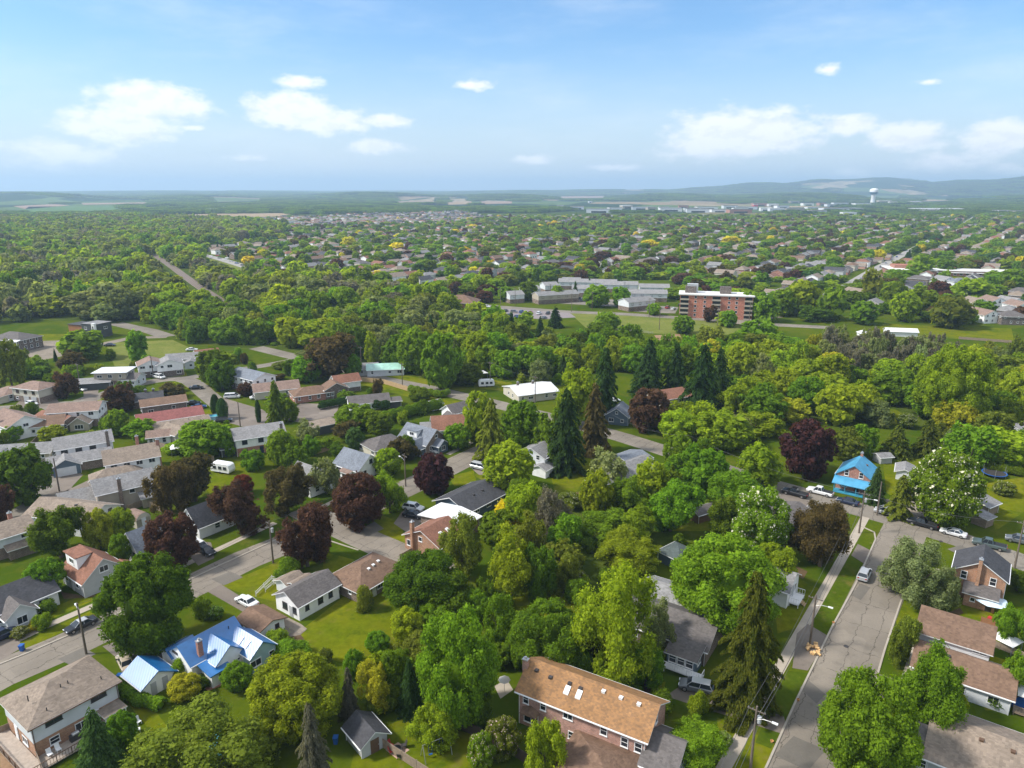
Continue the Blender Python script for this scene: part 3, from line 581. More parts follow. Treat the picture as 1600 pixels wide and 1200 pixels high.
def lobes_for(kind, rg):
    L = []
    if kind == 'round': K, rr, sh = 105, (.055, .105), lambda d: np.array([.435, .435, .42]) * d
    elif kind == 'oval': K, rr, sh = 120, (.045, .085), lambda d: np.array([.45, .45, .46]) * d
    elif kind == 'broad': K, rr, sh = 110, (.05, .095), lambda d: np.array([.44, .44, .42]) * d
    elif kind == 'loose': K, rr, sh = 60, (.05, .11), lambda d: np.array([.43, .43, .42]) * d
    elif kind == 'multi': K, rr, sh = 80, (.06, .115), None
    elif kind == 'bush': K, rr, sh = 16, (.15, .23), lambda d: np.array([.30, .30, .28]) * d
    sub = [np.array([rg.uniform(-.2, .2), rg.uniform(-.2, .2), rg.uniform(.36, .70)]) for _ in range(4)]
    for i in range(K):
        d = rg.normal(size=3); d /= np.linalg.norm(d)
        if kind in ('round', 'oval', 'broad') and i % 4:
            zz = 1 - 2 * (i + .5) / K; q = 2.39996 * i; d = np.array([math.cos(q) * math.sqrt(1 - zz * zz), math.sin(q) * math.sqrt(1 - zz * zz), zz]) + rg.normal(size=3) * .11; d /= np.linalg.norm(d)
            c = np.array([0, 0, .5]) + sh(d * rg.uniform(.86, 1.0)); L.append((c, rg.uniform(*rr) * 1.12)); continue
        if kind == 'multi':
            s = sub[i % 4]; c = s + d * rg.uniform(.15, .29)
        else:
            if d[2] < -.8: d[2] *= -1
            c = np.array([0, 0, .5]) + sh(d * rg.uniform(.72, 1.0) if i % 4 else d * rg.uniform(.2, .6))
            if kind == 'loose': c += rg.normal(size=3) * .035
        L.append((c, rg.uniform(*rr)))
    return L
def _norm(p, core):
    k = .485 / np.percentile(np.hypot(p[:, 0], p[:, 1]), 96); z0, z1 = np.percentile(p[:, 2], 1), np.percentile(p[:, 2], 99.97); q = 1 / (z1 - z0)
    p = p * np.array([k, k, q]) - np.array([0, 0, z0 * q]); return p, [(np.array([c[0] * k, c[1] * k, (c[2] - z0) * q]), r * min(k, q)) for c, r in core]
def crown(kind, n, seed, leaf, blossom=0.0):
    rg = np.random.default_rng(seed); ctr = np.array([0, 0, .48])
    if kind == 'column':
        z = rg.random(n); th = rg.random(n) * 2 * math.pi; Rr = .5 * np.sin(np.clip(z * .93 + .07, 0, 1) * math.pi) ** .45
        rad = Rr * (1 - .16 * (.5 + .5 * np.sin(th * 5 + z * 9))) * rg.uniform(.75, 1.03, n); p = np.stack([np.cos(th) * rad, np.sin(th) * rad, z * .98 + .01], 1)
        nrm = np.stack([np.cos(th), np.sin(th), np.full(n, .4)], 1) + rg.normal(size=(n, 3)) * .45
        return quads_mesh('column_crown', p, nrm, leaf * rg.uniform(.6, 1.3, n), rg, 1.3, None, [(np.array([0, 0, t]), .3) for t in (.3, .5, .7)], np.stack([0 * th, 0 * th, 0 * th + 1], 1))
    if kind in ('cone', 'spruce'):
        # whorls of separate drooping boughs
        tiers, per = (22, 11) if kind == 'cone' else (17, 8); B = []
        for t in range(tiers):
            z0 = .03 + .95 * (t / tiers) ** .92; full = .5 * (1 - z0) ** (.85 if kind == 'cone' else .72)
            for k in range(per):
                L = full * rg.uniform(.72 if kind == 'cone' else .5, 1.06) + .012; B.append((z0 + rg.uniform(-.02, .02), (k + rg.uniform(-.35, .35) + (t % 2) * .5) / per * 6.283, L))
        B = np.array(B); wgt = B[:, 2] ** 1.6 + .0008; i = rg.choice(len(B), n, p=wgt / wgt.sum()); u = rg.random(n) ** .62; L = B[i, 2]; th = B[i, 1]
        droop = (.20 if kind == 'cone' else .30); wd = (1 - u * .75) * L * (.36 if kind == 'cone' else .34)
        lat = rg.uniform(-1, 1, n) * wd; rad = L * u; x = np.cos(th) * rad - np.sin(th) * lat; y = np.sin(th) * rad + np.cos(th) * lat
        z = B[i, 0] + .03 * np.sin(u * 3) - droop * L * u ** 1.5 + rg.normal(size=n) * .006; p = np.stack([x, y, np.clip(z, .005, 1)], 1)
        nrm = np.stack([np.cos(th) * .5, np.sin(th) * .5, np.full(n, 1.0)], 1) + rg.normal(size=(n, 3)) * .4; ax = np.stack([np.cos(th), np.sin(th), np.full(n, -.4)], 1)
        core = [(np.array([0, 0, t]), (.5 * (1 - t) ** .8) * .5 + .008) for t in (.1, .22, .34, .46, .58, .7, .82)]
        p, core = _norm(p, core)
        return quads_mesh(kind + '_crown', p, nrm, leaf * rg.uniform(.6, 1.4, n), rg, 1.5, None, core, ax)
    L = lobes_for(kind, rg); C = np.array([c for c, _ in L]); Rd = np.array([r for _, r in L])
    w = Rd ** 2; idx = rg.choice(len(L), n, p=w / w.sum())
    d = rg.normal(size=(n, 3)); out = C[idx] - ctr; out /= (np.linalg.norm(out, axis=1, keepdims=True) + 1e-6); d += out * .7 + np.array([0, 0, .45]); d /= np.linalg.norm(d, axis=1, keepdims=True)
    wisp = .34 if kind == 'loose' else (.24 if kind == 'multi' else .19)
    p = C[idx] + d * (Rd[idx] * (1 + rg.normal(size=n) * wisp))[:, None]
    # drop leaves buried in other lobes
    D = np.linalg.norm(p[:, None, :] - C[None], axis=2) / Rd[None]; D[np.arange(n), idx] = 9
    keep = (D.min(1) > .78) | (rg.random(n) < .15); p, d = p[keep], d[keep]; m = len(p)
    p[:, 2] = np.clip(p[:, 2], .0, 1.02)
    nrm = d * 1.0 + rg.normal(size=(m, 3)) * .55 + np.array([0, 0, .25]); size = leaf * np.exp(rg.normal(-.06, .42, m))
    mi = np.zeros(m, int)
    if blossom: mi = ((rg.random(m) < blossom) & (d[:, 2] > -.1)).astype(int); size = np.where(mi == 1, size * .8, size)
    core = [(c, r * (.72 if kind != 'loose' else .45)) for c, r in L] + ([(np.array([0, 0, .5]), .26)] if kind in ('round', 'oval', 'broad') else ([(q, .13) for q in (np.array([0, 0, .4]), np.array([0, 0, .6]))] if kind == 'multi' else []))
    p, core = _norm(p, core)
    return quads_mesh(kind + '_crown', p, nrm, size, rg, 1.15, mi, core)
def bare_crown(seed, n=260):
    """crown of fine bare twigs with few leaves"""
    rg = random.Random(seed); mb = MB()
    for i in range(n // 6):
        a = rg.uniform(0, 6.28); e = rg.uniform(.2, 1.2); L = rg.uniform(.3, .52); b = Vector((0, 0, rg.uniform(.15, .6)))
        d = Vector((math.cos(a) * math.cos(e), math.sin(a) * math.cos(e), math.sin(e))); t = b + d * L; mb.tube([b, t], [.008, .002], 3, cap=False)
        for k in range(6):
            s = b + d * L * rg.uniform(.3, 1); q = s + Vector((rg.uniform(-1, 1), rg.uniform(-1, 1), rg.uniform(0, 1))).normalized() * .13; mb.tube([s, q], [.004, .0015], 3, cap=False)
    return mb.mesh('bare_crown', [LEAF['twig']])
def trunk_mesh(seed, n=7, limbs=5, top=.62, r0=.035):
    rg = random.Random(seed); mb = MB()
    mb.tube([(0, 0, -.03), (rg.uniform(-.01, .01), rg.uniform(-.01, .01), .2), (rg.uniform(-.03, .03), rg.uniform(-.03, .03), top)], [r0 * 1.25, r0 * .85, r0 * .35], n)
    for i in range(limbs):
        a = 6.283 * i / limbs + rg.uniform(-.4, .4); z = rg.uniform(.16, .36); l = rg.uniform(.2, .32)
        mb.tube([(0, 0, z), (math.cos(a) * l * .5, math.sin(a) * l * .5, z + .12), (math.cos(a) * l, math.sin(a) * l, z + rg.uniform(.25, .42))], [r0 * .6, r0 * .4, r0 * .12], 5)
    return mb.mesh('trunk', [bark])
bark = mat('bark', (.11, .085, .06), scale=3, var=.3); bark_pale = mat('pale_bark', (.42, .39, .33), scale=3, var=.25)
def _sc(v, f): return tuple(tuple(min(.85, c * f) for c in q) for q in v)
LF = {'scrub': 2.15, 'grey': 1.8, 'dark': 2.05, 'mid': 1.95, 'lime': 1.8, 'olive': 1.6, 'conifer': 1.5, 'teal': 1.6, 'yellow': 1.0, 'yellowgreen': 1.5,  'copper': 1.25, 'bronze': 1.3, 'twig': 1.3, 'pale': 1.2}
LEAF = {k: mat_leaf('leaves_' + k, *_sc(v, LF.get(k, 1.2))) for k, v in {
    'lime': ((.105, .165, .006), (.21, .26, .012)), 'mid': ((.06, .115, .005), (.12, .19, .010)), 'dark': ((.042, .072, .004), (.085, .128, .007)),
    'olive': ((.085, .11, .010), (.16, .185, .02)), 'copper': ((.055, .028, .020), (.125, .064, .040)), 'purple': ((.036, .014, .018), (.085, .034, .032)), 'rust': ((.10, .032, .018), (.2, .06, .03)), 'bronze': ((.062, .05, .018), (.12, .09, .03)),
    'yellow': ((.62, .50, .01), (.84, .72, .03)), 'pale': ((.15, .19, .065), (.27, .31, .13)), 'conifer': ((.02, .045, .010), (.045, .085, .018)), 'golden': ((.048, .090, .010), (.15, .165, .018)),
    'grey': ((.085, .082, .058), (.145, .135, .095)), 'scrub': ((.075, .10, .030), (.14, .155, .055)), 'teal': ((.03, .075, .018), (.07, .13, .03)), 'twig': ((.12, .10, .075), (.2, .17, .13)), 'yellowgreen': ((.19, .21, .012), (.34, .33, .02))}.items()}
BLOOM = mat('blossom', (.56, .54, .38), var=.25, scale=4); BLOOM2 = mat('pink_blossom', (.72, .5, .5), var=.2, scale=4)
# a high, a middle and a low level of detail for each shape
SH = {}
def shape(kind, lod):
    k = (kind, lod)
    if k not in SH:
        nv = {'xhi': 2, 'hi': 4, 'mid': 3, 'lo': 3}[lod]; q = {'xhi': 3.4, 'hi': 1.7, 'mid': .42, 'lo': .085}[lod]; ls = {'xhi': .0185, 'hi': .0265, 'mid': .05, 'lo': .115}[lod]
        nb = {'round': 15000, 'oval': 15000, 'broad': 17000, 'loose': 12000, 'multi': 15000, 'bush': 6500, 'cone': 9000, 'spruce': 11000, 'column': 6500}[kind]
        if kind == 'bush': ls *= 1.5
        if kind in ('cone', 'spruce', 'column'): ls *= 1.15
        SH[k] = [crown(kind, int(nb * q), 100 + 7 * i + len(kind), ls) for i in range(nv)]
    return SH[k]
TRUNKS = [trunk_mesh(i) for i in range(4)]; TRUNK_C = trunk_mesh(9, limbs=0, top=.95, r0=.02); TRUNK_P = None
BLOSSOM_CROWN = [crown('round', 26000, 301, .027, .14), crown('broad', 26000, 302, .027, .11)]
KINDNAME = {'round': ('broadleaf_tree', 'tree', 'round-crowned'), 'oval': ('broadleaf_tree', 'tree', 'egg-shaped'), 'broad': ('broadleaf_tree', 'tree', 'broad-crowned'), 'loose': ('broadleaf_tree', 'tree', 'loose airy'),
            'multi': ('broadleaf_tree', 'tree', 'uneven-crowned'), 'bush': ('shrub', 'shrub', 'rounded'), 'cone': ('conifer', 'conifer', 'cone-shaped'), 'spruce': ('spruce_tree', 'conifer', 'shaggy spire-like'), 'column': ('conifer', 'conifer', 'narrow upright')}
COLWORD = {'lime': 'bright green', 'mid': 'mid green', 'dark': 'dark green', 'olive': 'olive green', 'copper': 'coppery brown', 'purple': 'dark purple-leaved', 'rust': 'rusty red', 'bronze': 'bronze-green', 'yellow': 'golden yellow', 'pale': 'pale silvery green',
           'conifer': 'dark green', 'golden': 'brownish gold', 'grey': 'grey half-bare', 'scrub': 'dull grey-green', 'teal': 'bluish green', 'twig': 'bare grey', 'yellowgreen': 'yellow-green'}
TREES = []      # (root, x, y, kind, colour, h, w, fixed label)
def tree_at(kind, colr, x, y, w, h, lod='hi', label=None, group=None, block=True, blossom=None, rz=None, trunk=True):
    name, cat, _ = KINDNAME[kind]
    root = thing(name, None, cat, (x, y, 0), random.uniform(0, 6.28) if rz is None else rz)
    if blossom: me = random.choice(BLOSSOM_CROWN)
    else: me = random.choice(shape(kind, lod))
    if colr == 'twig': me = random.choice(BARE)
    c = put('crown', me, root); base = 0.0 if kind in ('bush', 'cone', 'column') else (.02 * h if kind == 'spruce' else .05 * h)
    c.scale = (w, w, (h - base)); c.location = (0, 0, base)
    if not me.materials: me.materials.append(LEAF['mid']); me.materials.append(BLOOM)
    c.material_slots[0].link = 'OBJECT'; c.material_slots[0].material = LEAF[colr]
    if blossom == 2: c.material_slots[1].link = 'OBJECT'; c.material_slots[1].material = BLOOM2
    if trunk:
        t = put('trunk' if kind != 'bush' else 'stem', TRUNK_C if kind in ('cone', 'spruce', 'column') else random.choice(TRUNKS), root); t.scale = (min(w, h) * .9, min(w, h) * .9, h)
    if block: BLOCK.append((x, y, w * .42))
    TREES.append([root, x, y, kind, colr, h, w, label, group])
    return root
BARE = [bare_crown(5), bare_crown(6)]
def T(kind, colr, cx, top, bot, w, **k):
    """tree whose crown is seen in the picture between rows top and bot, w wide, centred on column cx"""
    s = PX(*G(cx, bot - .25 * (bot - top)).xy)[2]; my = (top + bot) / 2
    for _ in range(6):
        wm = w / s; rx = wm / 2; Ex = (bot - top) / 2 / s; dep = PITCH + math.atan((my - 600) / FPX); cc, ss_ = math.cos(dep), math.sin(dep)
        rz = math.sqrt(max(Ex * Ex - (rx * ss_) ** 2, (.45 * rx) ** 2)) / cc if Ex * Ex > (rx * ss_) ** 2 else .5 * rx
        rz = min(rz, rx * (4.5 if kind in ('cone', 'column', 'spruce') else 1.6)); clear = 0 if kind in ('bush', 'cone', 'column') else (.02 if kind == 'spruce' else .05) * 2 * rz
        zc = rz + clear; p = G(cx, my, zc); s = PX(p.x, p.y, zc)[2]
    h = 2 * rz + clear; lod = 'hi' if top + bot > 1500 else ('mid' if top + bot > 1080 else 'lo')
    if w > 95: lod = 'xhi'
    return tree_at(kind, colr, p.x, p.y, wm * .97, h * 1.0, lod, **k)
near_trees = [
 # lower left
 ('broad', 'dark', 228, 866, 1017, 138), ('round', 'mid', 68, 873, 932, 62), ('multi', 'dark', 88, 784, 872, 92), ('round', 'yellowgreen', 152, 795, 856, 46), ('round', 'lime', 186, 793, 842, 44), ('round', 'mid', 186, 834, 882, 32),
 ('broad', 'copper', 268, 800, 884, 80), ('multi', 'copper', 374, 752, 836, 84), ('round', 'rust', 378, 741, 772, 34), ('multi', 'bronze', 447, 726, 800, 82), ('multi', 'copper', 476, 782, 884, 90), ('round', 'copper', 558, 738, 822, 82),
 ('round', 'purple', 677, 708, 770, 62), ('multi', 'bronze', 262, 720, 800, 70), ('multi', 'bronze', 302, 708, 782, 72), ('round', 'dark', 33, 698, 786, 84), ('multi', 'copper', -8, 752, 820, 60),
 ('cone', 'teal', 150, 1106, 1215, 84), ('round', 'mid', 190, 1112, 1168, 46), ('loose', 'olive', 318, 1092, 1275, 236), ('broad', 'lime', 462, 1022, 1152, 148), ('round', 'mid', 370, 1034, 1078, 50),
 ('round', 'yellowgreen', 288, 1050, 1094, 52), ('bush', 'mid', 283, 1028, 1062, 34), ('bush', 'dark', 318, 1052, 1076, 30), ('bush', 'dark', 306, 1042, 1062, 26), ('bush', 'mid', 316, 930, 966, 36),
 ('bush', 'mid', 66, 956, 984, 28), ('bush', 'yellowgreen', 54, 968, 986, 24), ('bush', 'mid', 74, 934, 958, 26), ('spruce', 'grey', 487, 1105, 1225, 62), ('spruce', 'grey', 545, 1045, 1120, 36),
 ('bush', 'lime', 432, 984, 1010, 40), ('bush', 'mid', 456, 1004, 1030, 60), ('round', 'mid', 552, 1015, 1058, 32), ('multi', 'yellowgreen', 588, 1030, 1105, 64), ('multi', 'mid', 618, 1010, 1080, 60), ('cone', 'conifer', 640, 1030, 1112, 44),
 ('round', 'dark', 665, 856, 958, 124), ('round', 'dark', 694, 888, 966, 92), ('round', 'lime', 636, 950, 1004, 54), ('round', 'mid', 680, 938, 988, 54), ('multi', 'olive', 650, 985, 1045, 70), ('round', 'mid', 717, 957, 1125, 128),
 ('round', 'mid', 744, 922, 968, 44), ('loose', 'mid', 780, 922, 1014, 62), ('multi', 'mid', 805, 975, 1045, 46), ('loose', 'lime', 678, 1096, 1168, 76), ('bush', 'olive', 568, 914, 954, 30), ('bush', 'mid', 446, 868, 904, 44),
 ('bush', 'dark', 415, 1000, 1030, 40), ('round', 'mid', 590, 985, 1020, 40), ('multi', 'dark', 600, 1070, 1120, 60), ('multi', 'dark', 740, 1060, 1130, 60),
 # lower middle
 ('loose', 'lime', 852, 1120, 1215, 70), ('round', 'dark', 857, 940, 1052, 122), ('loose', 'lime', 965, 882, 1062, 140), ('loose', 'pale', 1030, 925, 1035, 56), ('multi', 'lime', 975, 822, 892, 106), ('multi', 'mid', 945, 796, 850, 90),
 ('broad', 'mid', 1135, 838, 985, 172), ('round', 'lime', 1208, 848, 920, 74), ('spruce', 'golden', 1174, 900, 1105, 118), ('bush', 'lime', 1092, 1076, 1118, 34), ('multi', 'mid', 1096, 1120, 1205, 98),
 ('multi', 'bronze', 1288, 777, 884, 96), ('loose', 'yellow', 800, 778, 830, 60), ('loose', 'olive', 722, 800, 895, 66), ('multi', 'lime', 822, 750, 830, 70), ('loose', 'lime', 800, 825, 930, 82), ('multi', 'dark', 842, 845, 930, 60), ('multi', 'olive', 880, 862, 925, 50),
 ('loose', 'olive', 830, 800, 880, 60), ('multi', 'mid', 875, 800, 870, 70), ('round', 'lime', 795, 690, 770, 84), ('round', 'mid', 812, 748, 800, 44), ('multi', 'dark', 760, 900, 950, 40),
 ('multi', 'dark', 900, 905, 945, 40), ('round', 'mid', 1010, 1010, 1072, 60), ('bush', 'dark', 1035, 1075, 1115, 40), ('loose', 'grey', 860, 760, 850, 60),
 # lower right
 ('round', 'mid', 1360, 1054, 1222, 150), ('multi', 'mid', 1472, 1012, 1150, 118), ('round', 'lime', 1462, 1040, 1120, 90), ('multi', 'olive', 1409, 955, 1040, 52), ('bush', 'yellowgreen', 1446, 983, 1014, 30), ('loose', 'pale', 1428, 838, 938, 112), ('loose', 'pale', 1474, 865, 965, 46),
 ('multi', 'mid', 1584, 945, 1012, 52), ('multi', 'mid', 1598, 1018, 1090, 56), ('multi', 'dark', 1592, 888, 925, 44), ('bush', 'mid', 1470, 1120, 1150, 60), ('multi', 'mid', 1430, 1100, 1160, 60), ('bush', 'dark', 1550, 1070, 1100, 50),
 ('cone', 'teal', 1369, 728, 786, 34), ('spruce', 'olive', 1408, 742, 808, 50), ('cone', 'golden', 1402, 662, 714, 52), ('spruce', 'golden', 1450, 655, 712, 46), ('round', 'yellowgreen', 1494, 624, 676, 66),
 ('round', 'purple', 1262, 656, 742, 82), ('multi', 'olive', 1320, 668, 716, 62), ('multi', 'mid', 1352, 662, 712, 44), ('oval', 'lime', 1492, 540, 660, 112), ('multi', 'mid', 1520, 660, 730, 80), ('multi', 'olive', 1560, 640, 700, 70),
 # middle
 ('cone', 'conifer', 1014, 528, 618, 60), ('cone', 'conifer', 1056, 536, 618, 46), ('spruce', 'conifer', 1098, 540, 642, 66), ('spruce', 'conifer', 1124, 545, 630, 46), ('multi', 'lime', 905, 565, 660, 70), ('spruce', 'conifer', 945, 545, 650, 58), ('spruce', 'bronze', 930, 600, 705, 56),
 ('spruce', 'conifer', 885, 610, 735, 66), ('loose', 'dark', 860, 640, 720, 60), ('round', 'mid', 815, 625, 700, 66), ('spruce', 'olive', 768, 625, 718, 54), ('oval', 'lime', 748, 612, 690, 50), ('round', 'copper', 1014, 606, 672, 66), ('multi', 'dark', 870, 688, 732, 44),
 ('round', 'dark', 725, 565, 600, 60), ('oval', 'mid', 690, 520, 605, 64), ('round', 'mid', 648, 512, 580, 60), ('multi', 'dark', 620, 525, 575, 60), ('multi', 'bronze', 520, 520, 590, 90), ('round', 'lime', 455, 495, 540, 50), ('multi', 'lime', 490, 500, 545, 60),
 ('round', 'mid', 478, 555, 595, 48), ('round', 'mid', 550, 553, 590, 30), ('round', 'dark', 335, 545, 600, 58), ('round', 'dark', 345, 562, 608, 44), ('round', 'mid', 128, 516, 560, 62), ('round', 'mid', 213, 515, 565, 30), ('multi', 'bronze', 118, 545, 578, 50),
 ('loose', 'olive', 12, 530, 602, 46), ('multi', 'copper', 102, 578, 618, 44), ('multi', 'copper', 181, 598, 642, 56), ('multi', 'bronze', 265, 598, 622, 44), ('round', 'mid', 182, 640, 680, 40), ('multi', 'mid', 220, 655, 690, 60), ('round', 'mid', 318, 655, 712, 84), ('multi', 'mid', 350, 668, 712, 40),
 ('column', 'conifer', 336, 616, 650, 16), ('column', 'teal', 347, 622, 655, 20), ('column', 'conifer', 403, 625, 660, 10), ('spruce', 'dark', 430, 595, 660, 34), ('multi', 'dark', 447, 622, 658, 36), ('round', 'mid', 440, 672, 725, 48), ('multi', 'dark', 465, 690, 730, 50),
 ('round', 'mid', 555, 630, 670, 62), ('multi', 'dark', 590, 640, 680, 50), ('multi', 'bronze', 545, 655, 690, 50), ('oval', 'teal', 555, 668, 702, 32), ('round', 'dark', 635, 680, 712, 30), ('round', 'lime', 605, 700, 742, 44), ('multi', 'mid', 608, 735, 800, 56), ('multi', 'bronze', 632, 682, 720, 50),
 ('multi', 'dark', 525, 690, 712, 30), ('loose', 'pale', 480, 655, 690, 40), ('loose', 'pale', 508, 715, 770, 50), ('round', 'mid', 715, 662, 700, 44), ('multi', 'mid', 735, 640, 690, 30), ('round', 'mid', 19, 663, 688, 30), ('round', 'lime', 82, 664, 690, 40),
 ('round', 'yellow', 131, 647, 662, 18), ('round', 'copper', 383, 597, 618, 26), ('round', 'copper', 302, 560, 572, 20), ('round', 'mid', 1148, 735, 800, 84), ('multi', 'mid', 1100, 690, 770, 80), ('multi', 'lime', 1180, 690, 760, 80), ('multi', 'mid', 1050, 745, 830, 90), ('multi', 'dark', 1130, 770, 840, 70),
 ('multi', 'lime', 1000, 790, 850, 80), ('multi', 'mid', 990, 745, 810, 70), ('loose', 'pale', 950, 700, 760, 60), ('multi', 'mid', 1190, 600, 660, 80), ('round', 'lime', 1130, 640, 700, 90), ('round', 'lime', 1060, 640, 690, 60), ('loose', 'lime', 1150, 600, 650, 60), ('multi', 'dark', 1160, 590, 620, 70),
 ('round', 'lime', 1230, 575, 630, 60), ('round', 'lime', 1262, 560, 610, 60), ('round', 'yellowgreen', 1300, 550, 590, 50), ('round', 'yellowgreen', 1230, 620, 660, 70), ('round', 'lime', 1345, 600, 650, 60), ('round', 'mid', 1400, 575, 630, 70), ('round', 'lime', 1390, 560, 600, 50), ('multi', 'mid', 1440, 600, 650, 60),
 ('round', 'lime', 1310, 600, 660, 70), ('round', 'mid', 1185, 500, 545, 60), ('round', 'lime', 1160, 535, 590, 60), ('round', 'mid', 948, 487, 517, 40), ('round', 'mid', 1068, 493, 520, 34), ('round', 'mid', 870, 446, 470, 20), ('cone', 'conifer', 899, 440, 466, 10), ('cone', 'conifer', 921, 434, 452, 8), ('round', 'olive', 980, 466, 482, 20), ('round', 'mid', 790, 448, 470, 24), ('round', 'lime', 1168, 452, 490, 34), ('round', 'lime', 1080, 446, 486, 28), ('multi', 'mid', 1200, 458, 500, 44), ('round', 'mid', 1225, 450, 492, 40), ('round', 'lime', 1255, 440, 490, 54), ('multi', 'mid', 1300, 448, 498, 46), ('round', 'mid', 1350, 470, 505, 40), ('round', 'golden', 1488, 462, 510, 60), ('round', 'dark', 1440, 452, 490, 50), ('round', 'lime', 1415, 455, 500, 44), ('multi', 'dark', 1395, 440, 480, 50), ('loose', 'mid', 1440, 398, 430, 42), ('round', 'dark', 1480, 405, 428, 28), ('round', 'lime', 1520, 435, 468, 60), ('round', 'mid', 1590, 420, 452, 50), ('multi', 'olive', 1360, 420, 470, 34), ('round', 'mid', 1022, 474, 492, 22), ('column', 'teal', 973, 508, 518, 6), ('round', 'dark', 825, 440, 468, 28), ('round', 'mid', 933, 446, 478, 42), ('round', 'mid', 970, 448, 478, 28),
 ('round', 'mid', 1085, 448, 480, 34), ('round', 'olive', 1130, 455, 490, 26), ('round', 'mid', 1140, 485, 510, 24), ('round', 'dark', 1140, 470, 492, 20), ('multi', 'copper', 1110, 478, 502, 22), ('round', 'lime', 1135, 486, 508, 30), ('round', 'yellow', 545, 370, 386, 22), ('round', 'yellow', 620, 379, 392, 22),
 ('loose', 'yellow', 590, 423, 438, 24), ('round', 'yellow', 726, 386, 396, 20), ('round', 'yellow', 622, 365, 373, 14), ('broad', 'yellow', 1015, 376, 386, 28), ('broad', 'yellow', 1143, 371, 380, 30), ('round', 'yellow', 1204, 368, 378, 12), ('round', 'yellow', 1374, 390, 406, 20), ('round', 'yellow', 410, 390, 402, 14), ('round', 'yellow', 388, 400, 412, 20), ('round', 'yellow', 712, 358, 366, 12), ('round', 'yellow', 534, 395, 404, 10)]
near_trees += [('round', 'mid', 1172, 456, 496, 32), ('multi', 'mid', 775, 478, 512, 40), ('cone', 'conifer', 868, 480, 512, 26), ('multi', 'mid', 820, 488, 516, 34), ('round', 'lime', 745, 472, 505, 40), ('loose', 'mid', 1075, 880, 960, 50), ('bush', 'dark', 700, 1000, 1040, 60), ('bush', 'mid', 905, 1010, 1060, 50), ('multi', 'dark', 985, 1060, 1100, 60)]
# ================================================================= houses
WH = mat_siding('white_siding', (.84, .84, .84)); CREAM = mat_siding('cream_siding', (.52, .48, .40)); GREY = mat_siding('grey_siding', (.42, .43, .44)); BEIGE = mat_siding('beige_siding', (.40, .35, .28))
BLUEW = mat_siding('slate_blue_siding', (.09, .13, .18)); TEALW = mat_siding('pale_teal_siding', (.33, .46, .48)); DARKW = mat_siding('dark_siding', (.06, .065, .07)); LGREY = mat_siding('light_grey_siding', (.62, .64, .67))
BR = mat_brick('red_brick', (.40, .14, .085)); BRP = mat_brick('pinkish_brick', (.50, .25, .19)); BRO = mat_brick('orange_brick', (.42, .19, .085)); BRB = mat_brick('brown_brick', (.16, .10, .07)); BRD = mat_brick('dark_brick', (.09, .06, .05))
STUCCO = mat('pale_stucco', (.55, .52, .47)); WOODW = mat('brown_boards', (.17, .10, .06), scale=2, var=.25)
RTAN = mat_roof('tan_shingles', (.27, .215, .17)); RBROWN = mat_roof('brown_shingles', (.20, .125, .085)); RRED = mat_roof('red_brown_shingles', (.25, .12, .08)); RGREY = mat_roof('grey_shingles', (.24, .235, .235)); RDARK = mat_roof('charcoal_shingles', (.07, .07, .078))
RLGREY = mat_roof('light_grey_shingles', (.27, .262, .262)); RTAUPE = mat_roof('taupe_shingles', (.14, .125, .12)); RORANGE = mat_roof('orange_tan_shingles', (.33, .175, .075), (.21, .12, .062), (3.2, 7)); RPINK = mat_roof('rose_shingles', (.26, .18, .145)); RROSE = mat_roof('dusty_red_shingles', (.27, .10, .09))
RBLUE = mat_roof('blue_metal_roofing', (.008, .125, .35), metal=True); RSKY = mat_roof('sky_blue_metal_roofing', (.06, .30, .50), metal=True); RTEAL = mat_roof('mint_metal_roofing', (.35, .60, .50), metal=True); RWHITE = mat_roof('white_panels', (.72, .72, .72), metal=True); RBGREY = mat_roof('bluish_grey_shingles', (.19, .21, .245))
RDGREEN = mat_roof('dark_green_grey_shingles', (.085, .105, .10))
TRIM = mat('white_trim', (.74, .74, .74), rough=.5, var=.06); DTRIM = mat('dark_trim', (.05, .045, .045), rough=.5); BTRIM = mat('brown_trim', (.12, .07, .045), rough=.6); NAVY = mat('navy_paint', (.02, .03, .07), rough=.5)
GLASS = mat_glass(); METAL = mat('galvanised_metal', (.5, .5, .5), rough=.4, metal=.7, var=.1); WOOD = mat('weathered_wood', (.26, .20, .15), scale=2.5, var=.25); NEWWOOD = mat('tan_wood', (.42, .29, .16), scale=2.5, var=.2)
DECK = mat('deck_boards', (.36, .30, .25), scale=2, var=.2); SKYL = mat('skylight_dome', (.82, .82, .82), rough=.25, var=.05)
A, B_ = 54.0, -36.0
